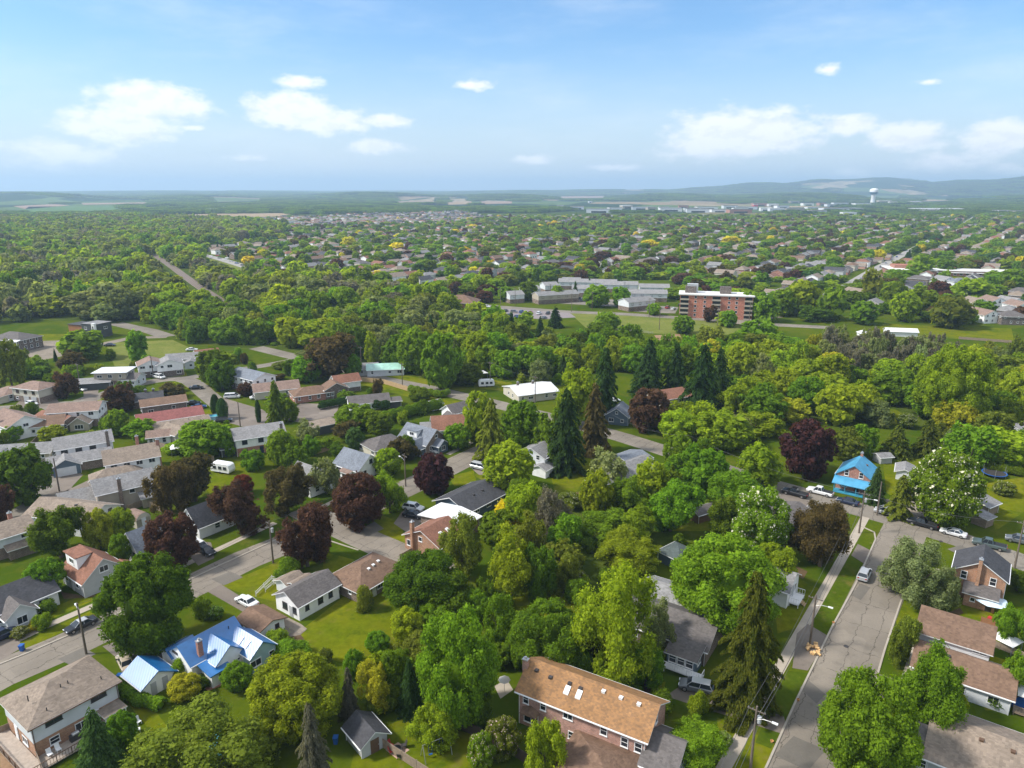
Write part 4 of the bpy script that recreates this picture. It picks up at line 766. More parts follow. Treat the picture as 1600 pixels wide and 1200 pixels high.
def roof_mb(mb, L, W, eh, rh, typ, ov=.42, th=.16, end='gable', shed=None):
    """roof shell over a footprint L (along x) by W (along y): top and underside with white edge"""
    hl, hw = L / 2 + ov, W / 2 + ov; sl = (rh - eh) / (W / 2); ez = eh - sl * ov
    if typ == 'gable':
        P = [(-hl, -hw, ez), (hl, -hw, ez), (hl, 0, rh), (-hl, 0, rh), (hl, hw, ez), (-hl, hw, ez)]; top = [(0, 1, 2, 3), (3, 2, 4, 5)]
    elif typ == 'hip':
        k = min(hl * .98, hw) ; P = [(-hl, -hw, ez), (hl, -hw, ez), (hl, hw, ez), (-hl, hw, ez), (-(hl - k), 0, rh), (hl - k, 0, rh)]; top = [(0, 1, 5, 4), (2, 3, 4, 5), (1, 2, 5), (3, 0, 4)]
    elif typ == 'shed':
        sl = (rh - eh) / W; P = [(-hl, -hw, eh - sl * ov), (hl, -hw, eh - sl * ov), (hl, hw, rh + sl * ov), (-hl, hw, rh + sl * ov)]; top = [(0, 1, 2, 3)]
    else:
        P = [(-hl, -hw, eh), (hl, -hw, eh), (hl, hw, eh), (-hl, hw, eh)]; top = [(0, 1, 2, 3)]
    n = len(P); lo = [(x, y, z - th) for x, y, z in P]; up = P
    mb.add(up, top, 0); mb.add(lo, [tuple(reversed(f)) for f in top], 1)
    ed = {}
    for f in top:
        for i in range(len(f)):
            a, b = f[i], f[(i + 1) % len(f)]; ed[(a, b)] = 1
    for (a, b) in list(ed):
        if (b, a) not in ed: mb.add([lo[a], lo[b], up[b], up[a]], [(0, 1, 2, 3)], 1)
def wall_mb(L, W, z0, eh, rh, typ, inset=0):
    l, w = L / 2 - inset, W / 2 - inset; mb = MB()
    if typ == 'gable':
        g = rh - .16; e = eh - .12
        mb.add([(-l, -w, z0), (l, -w, z0), (l, w, z0), (-l, w, z0), (-l, -w, e), (l, -w, e), (l, w, e), (-l, w, e), (-l, 0, g), (l, 0, g)],
               [(0, 1, 5, 4), (2, 3, 7, 6), (1, 2, 6, 9, 5), (3, 0, 4, 8, 7), (3, 2, 1, 0), (4, 5, 9, 8), (6, 7, 8, 9)])
    elif typ == 'shed':
        e = eh - .15; g = rh - .15
        mb.add([(-l, -w, z0), (l, -w, z0), (l, w, z0), (-l, w, z0), (-l, -w, e), (l, -w, e), (l, w, g), (-l, w, g)], [(0, 1, 5, 4), (2, 3, 7, 6), (1, 2, 6, 5), (3, 0, 4, 7), (3, 2, 1, 0), (4, 5, 6, 7)])
    else: mb.box(-l, l, -w, w, z0, eh - .02 - (.12 if typ == 'flat' else 0))
    return mb
WCACHE = {}
def window_at(parent, w, h, loc, rz, trim=None, pane=True, name='window', bars=1):
    trim = trim or TRIM; k = (round(w, 1), round(h, 1), trim.name, bars)
    if k not in WCACHE:
        f = MB(); t = .09; d = .07      # window faces -y
        f.box(-w / 2, w / 2, -d, 0, -h / 2, -h / 2 + t).box(-w / 2, w / 2, -d, 0, h / 2 - t, h / 2).box(-w / 2, -w / 2 + t, -d, 0, -h / 2 + t, h / 2 - t).box(w / 2 - t, w / 2, -d, 0, -h / 2 + t, h / 2 - t)
        f.box(-w / 2 - .05, w / 2 + .05, -d - .06, 0, -h / 2 - .07, -h / 2 - .002)
        nb = max(0, round(w / .9) - 1) if bars else 0
        for i in range(nb):
            x = -w / 2 + w * (i + 1) / (nb + 1); f.box(x - .03, x + .03, -d + .01, 0, -h / 2 + t, h / 2 - t)
        if h > 1 and w < 1.3 and bars: f.box(-w / 2 + t, w / 2 - t, -d + .012, 0, -.03, .03)
        p = MB(); p.box(-w / 2 + t, w / 2 - t, -.03, -.002, -h / 2 + t, h / 2 - t)
        WCACHE[k] = (f.mesh('window', [trim]), p.mesh('pane', [GLASS]))
    fm, pm = WCACHE[k]; o = put(name, fm, parent, loc, rz)
    if pane: put('pane', pm, o)
    return o
DCACHE = {}
def door_at(parent, loc, rz, m=None, w=.95, h=2.05, name='door', handle=True):
    m = m or TRIM; k = (m.name, round(w, 1), round(h, 1))
    if k not in DCACHE:
        d = MB(); d.box(-w / 2, w / 2, -.06, 0, 0, h)
        for z in (.25, 1.1):
            if w < 1.5: d.box(-w / 2 + .15, w / 2 - .15, -.08, -.06, z, z + .65)
        if w >= 1.5:
            for i in range(4): d.box(-w / 2 + .1, w / 2 - .1, -.08, -.06, .08 + i * h / 4, h / 4 * (i + 1) - .03)
        kb = MB(); kb.box(w / 2 - .16, w / 2 - .08, -.12, -.06, 1.0, 1.1); DCACHE[k] = (d.mesh('door', [m]), kb.mesh('handle', [METAL]))
    dm, km = DCACHE[k]; o = put(name, dm, parent, loc, rz)
    if handle: put('handle', km, o)
    return o
def side_frame(v, side):
    """centre of a side of a volume, facing angle of its windows and its length"""
    x, y, L, W, r = v
    c, s = math.cos(r), math.sin(r)
    d = {'s': (0, -W / 2, 0, L), 'n': (0, W / 2, math.pi, L), 'e': (L / 2, 0, math.pi / 2, W), 'w': (-L / 2, 0, -math.pi / 2, W)}[side]
    return (x + d[0] * c - d[1] * s, y + d[0] * s + d[1] * c, d[2] + r, d[3])
def on_side(v, side, u, z, out=.0):
    cx, cy, a, L = side_frame(v, side); return (cx + math.cos(a) * u + math.sin(a) * out, cy + math.sin(a) * u - math.cos(a) * out, z), a
def chimney_at(roof, x, y, z0, z1, m, w=.75, d=.55):
    mb = MB(); mb.box(x - w / 2, x + w / 2, y - d / 2, y + d / 2, z0, z1); mb.box(x - w / 2 - .06, x + w / 2 + .06, y - d / 2 - .06, y + d / 2 + .06, z1 + .002, z1 + .14, 1)
    mb.box(x - .14, x + .14, y - .14, y + .14, z1 + .143, z1 + .45, 1); return mb.build('chimney', [m, METAL], roof)
def vent_at(roof, x, y, z, k=0, m=None):
    mb = MB()
    if k == 0: mb.box(x - .22, x + .22, y - .22, y + .22, z - .25, z + .12); mb.box(x - .26, x + .26, y - .26, y + .26, z + .123, z + .19)
    else: mb.lathe([(.07, -.4), (.07, .45), (.0, .45)], 8, (x, y, z))
    return mb.build('vent', [m or DTRIM], roof)
def volume(root, v, lod='hi'):
    """one box of the house with its roof: x, y, L, W, eh, rh, typ, rot(deg), wall, roof, low, lowh"""
    g = lambda k, d=None: v.get(k, d)
    x, y, L, W, eh, rh, typ = v['x'], v['y'], v['L'], v['W'], v['eh'], v['rh'], g('typ', 'gable'); r = R(g('rot', 0))
    z0 = g('z0', -.3); lowh = g('lowh', 0); low = g('low'); nm = g('wname', 'wall')
    if g('wall') is not None:
        if low and lowh:
            mb = MB(); mb.box(-L / 2 + .04, L / 2 - .04, -W / 2 + .04, W / 2 - .04, z0, lowh); mb.build('lower_wall', low, root, (x, y, 0), r)
            wall_mb(L, W, lowh + .002, eh, rh, typ).build('upper_wall', v['wall'], root, (x, y, 0), r)
        else: wall_mb(L, W, z0, eh, rh, typ).build(nm, v['wall'], root, (x, y, 0), r)
        if typ == 'flat' : pass
    mb = MB(); ov = g('ov', .42); roof_mb(mb, L, W, eh, rh, typ, ov)
    if typ == 'flat' and lod == 'hi': pass
    ro = mb.build(g('rname', 'roof'), [v['roof'], g('edge', TRIM)], root, (x, y, 0), r)
    sl = (rh - eh) / (W / 2) if typ != 'flat' else 0
    for c in g('chim', []): chimney_at(ro, c[0], c[1], c[2] if len(c) > 4 else max(eh - .5, rh - sl * abs(c[1]) - 1), c[3] if len(c) > 3 else rh + .7, c[-1] if not isinstance(c[-1], (int, float)) else BR)
    for c in g('vents', []): vent_at(ro, c[0], c[1], rh - sl * abs(c[1]), c[2] if len(c) > 2 else 0, c[3] if len(c) > 3 else None)
    for (sx, sy) in g('sky', []):
        z = rh - sl * abs(sy); mb = MB(); s = -1 if sy < 0 else 1; a, b = .36, .48; dz = sl * b
        P = [(sx - a, sy - b * -s * -1, 0)] ; y0, y1 = sy - b, sy + b; z_0, z_1 = rh - sl * abs(y0), rh - sl * abs(y1)
        mb.add([(sx - a, y0, z_0 - .02), (sx + a, y0, z_0 - .02), (sx + a, y1, z_1 - .02), (sx - a, y1, z_1 - .02), (sx - a, y0, z_0 + .16), (sx + a, y0, z_0 + .16), (sx + a, y1, z_1 + .16), (sx - a, y1, z_1 + .16)],
               [(4, 5, 6, 7), (0, 1, 5, 4), (1, 2, 6, 5), (2, 3, 7, 6), (3, 0, 4, 7)]); mb.build('skylight', SKYL, ro)
    # gutters and corner posts
    fr = (x, y, L, W, r)
    if lod == 'hi' and typ in ('gable', 'hip') and g('wall') is not None:
        mb = MB(); ez = eh - sl * ov
        for s in (-1, 1): mb.box(-L / 2 - ov + .02, L / 2 + ov - .02, s * (W / 2 + ov + .06) - .055, s * (W / 2 + ov + .06) + .055, ez - .17, ez - .05)
        for sx in (-1, 1): mb.box(sx * (L / 2 - .12) - .04, sx * (L / 2 - .12) + .04, -W / 2 - .1, -W / 2 - .02, 0, eh - .2)
        mb.build('gutter', v.get('gut', TRIM), root, (x, y, 0), r)
    wins = g('win', 'auto')
    if wins == 'auto':
        rr = random.Random(int(abs(x * 7 + y * 13 + L * 31 + W * 17 + root.location.x * 3) * 10)); wins = []
        for sd in g('sides', 'snew'):
            n = int(side_frame(fr, sd)[3] / 3.0)
            for lv in range(1 if eh < 4.3 else 2):
                for i in range(n):
                    if rr.random() < .2: continue
                    ll = side_frame(fr, sd)[3]; u = (i + .5) / n * ll - ll / 2 + rr.uniform(-.2, .2)
                    wins.append((sd, u, (1.55 if lv == 0 else 4.15), rr.choice((.9, 1.1, 1.5, 1.8)), rr.choice((1.0, 1.2, 1.3))))
            if sd in 'ew' and typ == 'gable' and rh - eh > 2: wins.append((sd, 0, eh + (rh - eh) * .3, .8, 1.0))
    for q in wins:
        sd, u, z, w, h = q[:5]; loc, a = on_side(fr, sd, u, z, .0 if z0 is None else .0); window_at(root, w, h, loc, a, q[5] if len(q) > 5 else g('wtrim'), pane=lod != 'lo', bars=0 if lod == 'lo' else 1)
    for q in g('doors', []):
        sd, u, w, m = q[:4]; zz = q[4] if len(q) > 4 else .0; loc, a = on_side(fr, sd, u, zz); door_at(root, loc, a, m, w, 2.05 if w < 1.6 else 2.2, 'door' if w < 1.6 else 'garage_door', handle=lod == 'hi')
    for q in g('dorm', []):
        u, s, dw, dh = q[:4]; ya = (W / 2 - .9) * s; zb = rh - sl * abs(ya); m = MB(); yb = 0.0
        m.box(u - dw / 2, u + dw / 2, min(ya, yb), max(ya, yb), zb - .3, zb + dh); d = m.build('dormer', v['wall'] if len(q) < 5 else q[4], root, (x, y, 0), r)
        m = MB(); m.box(u - dw / 2 - .25, u + dw / 2 + .25, min(ya + s * .3, yb), max(ya + s * .3, yb), zb + dh + .003, zb + dh + .14); m.build('dormer_roof', v['roof'], d)
        w = window_at(d, min(dw - .4, 1.6), min(dh - .3, 1.0), (u, ya, zb + dh * .5), 0 if s < 0 else math.pi)
    return ro
HOUSES = []
def house(name, label, cat, short, px, z, rot, vols, group=None, lod='hi'):
    p = G(px[0], px[1], z); rz = R(rot); root = thing(name, label, cat, (p.x, p.y, 0), rz, group, short)
    for v in vols:
        volume(root, v, lod)
        c, s = math.cos(rz), math.sin(rz); wx, wy = p.x + v['x'] * c - v['y'] * s, p.y + v['x'] * s + v['y'] * c
        BLOCK.append((wx, wy, max(v['L'], v['W']) * .5 + .6)); 
        if v['L'] > 1.5 * v['W']:
            a = rz + R(v.get('rot', 0))
            for k in (-1, 1): BLOCK.append((wx + math.cos(a) * k * v['L'] * .3, wy + math.sin(a) * k * v['L'] * .3, v['W'] * .5 + .5))
    HOUSES.append((root, px)); return root
def V(x, y, L, W, eh, rh, typ, wall, roof, **k): return dict(x=x, y=y, L=L, W=W, eh=eh, rh=rh, typ=typ, wall=wall, roof=roof, **k)
def deck(root, x0, x1, y0, y1, h, rail=True, sides='snew', m=None, rm=None, steps=None):
    mb = MB(); mb.box(x0, x1, y0, y1, h - .15, h)
    for xx in (x0 + .1, x1 - .1):
        for yy in (y0 + .1, y1 - .1): mb.box(xx - .06, xx + .06, yy - .06, yy + .06, 0, h - .152)
    d = mb.build('deck', m or DECK, root)
    if rail:
        mb = MB(); t = h + .95
        def run(a, b):
            a, b = Vector(a), Vector(b); n = max(1, int((b - a).length / .35)); mb.bar((a.x, a.y, t), (b.x, b.y, t), .09, .07); mb.bar((a.x, a.y, h + .12), (b.x, b.y, h + .12), .05, .05)
            for i in range(n + 1):
                p = a.lerp(b, i / n); w = .045 if i % 5 == 0 else .02; mb.box(p.x - w, p.x + w, p.y - w, p.y + w, h + .002, t - .002)
        if 's' in sides: run((x0, y0, 0), (x1, y0, 0))
        if 'n' in sides: run((x0, y1, 0), (x1, y1, 0))
        if 'w' in sides: run((x0, y0, 0), (x0, y1, 0))
        if 'e' in sides: run((x1, y0, 0), (x1, y1, 0))
        mb.build('railing', rm or BTRIM, d)
    if steps:
        sx, sy, dx, dy = steps; mb = MB(); n = max(2, int(h / .18))
        for i in range(n): mb.box(min(sx, sx + dx) - (.6 if dx == 0 else 0), max(sx, sx + dx) + (.6 if dx == 0 else 0), sy + dy * i * .28 - .14, sy + dy * i * .28 + .14, h - (i + 1) * h / (n + 1) - .04, h - (i + 1) * h / (n + 1)) if dx == 0 else \
            mb.box(sx + dx * i * .28 - .14, sx + dx * i * .28 + .14, sy - .6, sy + .6, h - (i + 1) * h / (n + 1) - .04, h - (i + 1) * h / (n + 1))
        mb.build('steps', NEWWOOD, d)
    return d
# ---- lower left ----------------------------------------------------------------
h = house('semi_detached_house', 'two-storey hip-roofed house, pale siding over orange brick, with a wraparound deck', 'house', 'the hip-roofed house with a deck', (90, 1056), 7.3, A,
      [V(0, 0, 10.6, 8.6, 5.3, 7.3, 'hip', LGREY, RTAN, low=BRO, lowh=2.5, ov=.5, edge=TRIM, gut=BTRIM,
         win=[('s', -3, 1.55, 1.2, 1.1), ('s', -2.7, 4.3, 2.0, .8, DTRIM), ('s', 2.8, 4.3, 2.0, .8, DTRIM), ('s', .2, 1.5, 1.5, 1.2), ('s', 4.2, 1.8, 1.0, .8), ('w', 1.5, 1.6, 1.6, 1.1), ('n', -3, 4.3, 1.2, 1), ('n', 3, 4.3, 1.2, 1), ('n', 0, 1.5, 1.8, 1.2)],
         doors=[('w', -1.2, .95, TRIM, .5), ('s', 2.1, .95, TRIM, .5)], vents=[(-.4, -1.6, 1), (.5, -1.6, 1), (-4, -1.0, 1), (3.9, -3.2, 1), (-3, -3.6, 1)]),
       V(3.6, -5.7, 2.8, 2.2, 2.5, 2.6, 'flat', None, RTAN, ov=.1)])
for xx in (2.3, 4.9): mb = MB(); mb.box(xx - .06, xx + .06, -6.8, -6.68, .5, 2.34); mb.build('awning_post', TRIM, h)
deck(h, -7.6, 4.8, -7.2, -4.36, .5, sides='swe'); deck(h, -7.6, -5.36, -4.36, 4.5, .5, sides='w', steps=None)
def sub_box(name, label, cat, px, parts, rz=0, group=None, short=None):
    """a small thing made of boxes: parts = [(name, material, [boxes])]"""
    p = G(*px) if len(px) == 3 else G(px[0], px[1]); r = thing(name, label, cat, (p.x, p.y, 0), rz, group, short)
    for n, m, bs in parts:
        mb = MB()
        for b in bs: mb.box(*b)
        mb.build(n, m, r)
    return r
h = house('cottage', 'white cottage with bright blue metal roofs, red chimney and two skylights', 'house', 'the blue-roofed white cottage', (322, 982), 5.6, A,
      [V(0, 0, 9.0, 6.0, 3.2, 5.3, 'gable', WH, RBLUE, ov=.25, edge=RBLUE, gut=TRIM, sides='snw', win=[('w', .8, 1.9, .8, 1.1), ('w', -1.2, 3.6, 1.4, .3, DTRIM), ('s', 4.2, 1.6, .7, .9)], vents=[(2.9, -1.2, 1, NAVY)], chim=[(-2.6, -2.4, 3, 5.9, BR)]),
       V(.2, -2.8, 5.6, 4.6, 3.1, 5.0, 'gable', WH, RBLUE, ov=.25, rot=90, edge=RBLUE, win=[('w', -1.6, 1.7, .8, 1.0), ('w', 1.2, 1.9, .5, .5), ('s', -1.2, 1.6, .8, 1.0)]),
       V(-2.1, -4.9, 2.6, 2.6, 2.4, 2.9, 'shed', WH, RBLUE, edge=RBLUE, win=[('s', 0, 1.5, .5, .6)]),
       V(4.0, -5.0, 6.2, 4.2, 2.9, 4.5, 'gable', TEALW, RBLUE, ov=.25, rot=90, edge=RBLUE, sky=[(.8, 1.2), (-.9, 1.2)], win=[('w', -1.4, 1.5, 1.9, 1.2), ('n', -1.6, 1.6, .9, 1.1), ('w', 1.4, 1.5, 1.0, 1.2)], doors=[('n', .6, .9, TRIM)]),
       V(-2.6, 3.6, 4.0, 3.2, 2.4, 3.3, 'gable', WH, RBLUE, ov=.25, edge=RBLUE, win=[])])
mb = MB(); mb.box(-1.4, 2.2, -7.2, -5.4, 0, .5)
for i in range(7): mb.box(-1.6 + .0, -.3, -7.2 - .3 * (i + 1), -7.2 - .3 * i, 0, .5 - .07 * (i + 1) + .02)
mb.build('brick_steps', mat('terracotta_pavers', (.32, .15, .10), scale=3, var=.25), h)
house('garage', 'small white garage under a bright blue metal roof beside the drive', 'garage', 'the small blue-roofed garage', (231, 1036), 3.7, B_,
      [V(0, 0, 5.0, 4.6, 2.3, 3.7, 'gable', WH, RBLUE, edge=RBLUE, win=[('s', -1, 1.4, .7, .9)], doors=[('e', -.8, .8, GREY), ('e', .9, .8, GREY)])])
house('shed', 'half-timbered white shed with a low brown shingle roof', 'shed', 'the half-timbered brown-roofed shed', (407, 958), 3.0, B_,
      [V(0, 0, 5.8, 4.6, 2.2, 3.0, 'gable', WH, RBROWN, edge=BTRIM, gut=BTRIM, wtrim=BTRIM, win=[('e', .9, 1.3, .8, .9), ('s', -2, 1.3, .5, 1.2), ('s', -.7, 1.3, .5, 1.2), ('s', .7, 1.3, .5, 1.2), ('s', 2, 1.3, .5, 1.2)], doors=[('e', -.8, .9, TRIM)])])
house('bungalow', 'long white bungalow with a dark taupe gable roof and black windows', 'house', 'the long white bungalow', (479, 906), 4.6, A,
      [V(0, 0, 8.6, 6.2, 3.0, 4.6, 'gable', WH, RTAUPE, win=[('w', -.6, 1.6, 1.3, 1.3, DTRIM), ('w', 2.0, 1.6, .9, 1.2, DTRIM), ('s', -2.6, 1.7, .8, 1.0, DTRIM), ('s', .2, 1.7, 1.1, 1.3, DTRIM), ('s', 2.4, 1.7, .9, 1.2, DTRIM), ('e', 0, 1.7, 1, 1.2)], doors=[('w', 1.0, .9, GREY)], gut=TRIM),
       V(1.6, 3.9, 3.4, 3.0, 2.3, 2.9, 'gable', LGREY, RTAN, win=[])])
house('ranch_house', 'brick ranch house under a broad brown hip roof', 'house', 'the brown hip-roofed brick house', (572, 877), 4.6, A,
      [V(0, 0, 10.6, 8.2, 2.7, 4.6, 'hip', BRB, RBROWN, ov=.6, win=[('s', -3.6, 1.5, 1.4, 1.1), ('s', -.6, 1.5, 1.5, 1.1), ('s', 1.4, 1.5, .8, 1), ('s', 3.8, 1.5, 1.6, 1.1), ('w', -2, 1.5, 1.3, 1.1), ('w', 1.4, 1.5, .8, .8)], vents=[(-.8, -1.5, 0, TRIM), (.5, -1.3, 0, TRIM), (1.9, -1.1, 0, TRIM)], doors=[('s', -2.1, .9, TRIM)])])
house('garage', 'low garage with a sun-bleached grey-brown roof behind the long white bungalow', 'garage', None, (453, 898), 2.9, A, [V(0, 0, 3.4, 3.8, 2.1, 2.9, 'gable', LGREY, RTAN, win=[('s', 0, 1.3, .8, .8)])])
house('house', 'orange brick house with a tall chimney and white roof panels', 'house', 'the orange brick house with white roof panels', (679, 817), 5.4, A,
      [V(0, 0, 7.6, 9.4, 3.2, 5.4, 'gable', BRO, RRED, win=[('w', -3.2, 1.6, 1.8, 1.3), ('w', -.4, 3.3, 1.0, 1.0), ('s', -2, 1.5, 1.4, 1.2), ('s', 1.5, 1.5, 1.2, 1.2)], sky=[(-1.0, -2.6), (1.0, -2.6)], chim=[(-4.15, 2.2, 0, 6.6, BRO)]),
       V(7.6, 2.6, 6.6, 10.5, 3.4, 4.0, 'gable', BRB, RWHITE, ov=.5, win=[('w', 3.4, 1.5, 1.4, 1.1)])])
house('bungalow', 'low slate-blue bungalow with a broad charcoal gable roof', 'house', 'the charcoal-roofed slate-blue bungalow', (734, 762), 4.6, 52,
      [V(0, 0, 12.5, 9.5, 2.6, 4.6, 'gable', BLUEW, RDARK, ov=.6, win=[('w', 2.6, 1.5, 1.4, 1.2), ('w', -1.5, 1.5, 1.8, 1.2), ('s', -3, 1.5, 1.4, 1.1), ('s', 1, 1.5, 1.6, 1.1), ('s', 4.5, 1.5, 1.2, 1.1)], doors=[('w', 1.0, .95, TRIM)], vents=[(2, -2, 0), (-1, -2, 0)])])
house('gable_house', 'grey house with a red-brown gable roof and a white dormer', 'house', 'the grey house with a dormer', (142, 861), 6.3, B_,
      [V(0, 0, 8.4, 7.4, 3.2, 6.3, 'gable', GREY, RRED, dorm=[(-1.6, -1, 4.4, 2.3, WH)], win=[('e', .5, 1.8, 1.8, 1.1), ('e', 0, 4.2, 1.6, 1.2), ('s', -2.5, 1.7, 1.2, 1.1), ('s', 1.6, 1.7, 1.3, 1.1), ('n', 1, 1.7, 1.2, 1)], doors=[('s', -.3, .95, TRIM)]),
       V(2.6, 4.3, 3.2, 2.4, 2.3, 3.0, 'gable', GREY, RRED, win=[])])
house('bungalow', 'white bungalow with a charcoal roof at the left edge above the street', 'house', 'the charcoal-roofed bungalow at the left edge', (14, 911), 5.4, A,
      [V(0, 0, 11.0, 8.0, 3.0, 5.4, 'gable', WH, RDARK, win=[('s', 3.2, 1.6, 1.6, 1.2), ('s', .8, 1.6, 1.1, 1.1), ('s', -3, 1.6, 1.6, 1.2), ('e', 0, 1.6, 1.2, 1.1)]), V(-1.0, -4.6, 3.6, 4.2, 2.7, 4.4, 'gable', LGREY, RTAUPE, rot=90, win=[('w', 0, 1.4, 1.6, 1.4)])])
house('house', 'brick house with a tan roof and white upper wall on the left edge', 'house', 'the tan-roofed brick house at the left edge', (6, 817), 5.8, 50,
      [V(0, 0, 8, 8, 4.6, 6.2, 'gable', LGREY, RTAN, low=BRB, lowh=2.4, win=[('s', 1.5, 1.4, 1.6, 1.1), ('s', 2.0, 3.6, 1.2, .9)], chim=[(1.5, 1.5, BR)]), V(1.2, -4.7, 5, 1.8, 2.3, 2.9, 'shed', BRB, RTAN, win=[])])
# white gabled row along the street
for i, (px, lab, sh) in enumerate((((232, 819), 'white gabled cottage with a grey roof, half hidden by a purple tree', 'the half-hidden white gabled cottage'), ((322, 783), 'white gabled house with black shutters and a charcoal roof between purple trees', 'the white house with black shutters'))):
    house('gable_house', lab, 'house', sh, px, 6.2, A, [V(0, 0, 8.2, 6.6, 3.0, 6.2, 'gable', WH, RBGREY if i == 0 else RDARK, win=[('w', 0, 4.3, .9, 1.1), ('w', -1.4, 1.6, 1.0, 1.3, DTRIM), ('w', 1.4, 1.6, 1.0, 1.3, DTRIM), ('s', 0, 1.6, 1.2, 1.2)])])
house('gable_house', 'white gabled house with a grey roof beside a pale tree', 'house', 'the grey-roofed white house', (484, 726), 6.2, B_, [V(0, 0, 8.5, 7.2, 3.1, 6.2, 'gable', WH, RGREY, win=[('e', 0, 4.3, 1.1, 1.1), ('e', -1.6, 1.6, 1.2, 1.3), ('e', 1.6, 1.6, 1.2, 1.3), ('s', 1, 1.6, 1.4, 1.2)])])
house('gable_house', 'white storey-and-a-half house with a bluish grey roof and front steps', 'house', 'the white house with a bluish grey roof', (558, 704), 6.0, B_, [V(0, 0, 9, 8, 3.0, 6.0, 'gable', WH, RBGREY, win=[('e', .3, 4.1, 1.0, 1.1, DTRIM), ('e', 2, 1.6, .9, 1.3, DTRIM), ('e', -1.8, 1.6, .9, 1.3, DTRIM), ('s', -2.6, 1.6, 1.8, 1.3)], doors=[('s', 1.2, 1, TRIM)]), V(1.2, -4.8, 3, 1.7, 2.4, 2.8, 'shed', WH, RPINK, win=[('s', 0, 1.4, 1.6, 1.1)])])
house('gable_house', 'slate-grey house with a white dormer and a gabled porch', 'house', 'the slate-grey house with a gabled porch', (659, 665), 6.4, B_, [V(0, 0, 10.5, 8.2, 3.2, 6.4, 'gable', BRB, RBGREY, dorm=[(-.8, -1, 3.6, 1.8, WH)], win=[('e', 0, 4.4, 1.0, 1.0), ('e', -2, 1.6, 1.4, 1.3), ('e', 2, 1.6, 1.2, 1.3), ('s', -1.5, 1.6, 2.0, 1.2)]), V(2.8, -4.4, 3.4, 3.6, 2.6, 4.4, 'gable', BLUEW, RBGREY, rot=90, win=[('w', 0, 1.4, 1.0, 1.2)]), V(6.0, .4, 3.0, 3.6, 2.5, 3.8, 'gable', BLUEW, RBGREY, win=[('e', 0, 1.4, 1.5, 1.3)])])
house('gable_house', 'grey gabled house under a red-brown roof behind the slate-grey one', 'house', 'the red-brown roofed grey house', (704, 646), 6.4, 10, [V(0, 0, 11, 9, 3.2, 6.0, 'gable', GREY, RRED, win='auto'), V(-6, 2.0, 5, 5, 2.6, 3.4, 'flat', BLUEW, RGREY, win=[('w', 0, 1.4, 1.5, 1.3)])])
house('bungalow', 'hip-roofed dark grey bungalow hidden among trees', 'house', None, (598, 680), 4.6, 40, [V(0, 0, 10, 9, 2.7, 4.6, 'hip', CREAM, RTAUPE, win='auto')])
house('house', 'small white house with a charcoal gable by the upper road', 'house', 'the small white house by the upper road', (713, 629), 5.6, 40, [V(0, 0, 7, 6.2, 3.6, 5.6, 'gable', WH, RTAUPE, wtrim=DTRIM), V(-3.6, -3, 5, 4, 2.6, 3.8, 'gable', WH, RTAUPE, rot=90, wtrim=DTRIM)])
house('shed', 'white garden shed with a tiny porch by the hedge', 'shed', 'the white garden shed', (679, 624), 3.2, 40, [V(0, 0, 4, 3.4, 2.2, 3.2, 'gable', WH, RLGREY, win=[('s', 0, 1.3, .8, .8)], doors=[('w', 0, .8, GREY)])])
house('split_level_house', 'brown-roofed brick ranch with arched windows and a white box wing', 'house', 'the brown-roofed brick ranch', (496, 598), 4.6, 30, [V(-3, -2.4, 13, 8, 2.7, 4.4, 'hip', BR, RBROWN, win='auto'), V(4.8, -3.4, 6, 8, 3.4, 5.4, 'gable', BRD, RBROWN, rot=90, win=[('w', -1.5, 1.8, 1.0, 1.6), ('w', 1.2, 1.8, 1.0, 1.6)]), V(10.5, 1.8, 9, 6.4, 4.0, 6.0, 'gable', WH, RRED, low=BRD, lowh=1.6, win=[('s', -3, 2.6, 1, 1.1), ('e', 0, 3, 1, 1)])])
house('bungalow', 'low grey-roofed bungalow with a white side wall', 'house', 'the low grey-roofed bungalow', (575, 616), 4.4, 20, [V(0, 0, 13, 7, 2.7, 4.4, 'gable', WH, RTAUPE, win='auto'), V(8.2, -1.4, 4, 5, 2.4, 3.0, 'gable', DARKW, RTAUPE, win=[])])
house('garage', 'flat-roofed dark garage by the cul-de-sac', 'garage', None, (503, 660), 2.7, 38, [V(0, 0, 8, 6, 2.7, 2.8, 'flat', DARKW, RTAN, win=[])])
house('bungalow', 'beige bungalow with a pale tan roof and brick front', 'house', 'the pale tan-roofed bungalow', (430, 596), 4.8, 24, [V(0, 0, 15, 8.4, 2.9, 4.8, 'gable', CREAM, RPINK, win='auto')])
house('semi_detached_house', 'grey-roofed two-storey house with a white front', 'house', 'the grey-roofed two-storey house', (393, 580), 6.4, -36, [V(0, 0, 15, 9, 5.2, 7.0, 'gable', WH, RBGREY, low=BRB, lowh=2.3, win='auto'), V(-9, 1, 7, 7, 3, 4.4, 'gable', CREAM, RGREY, win='auto')])
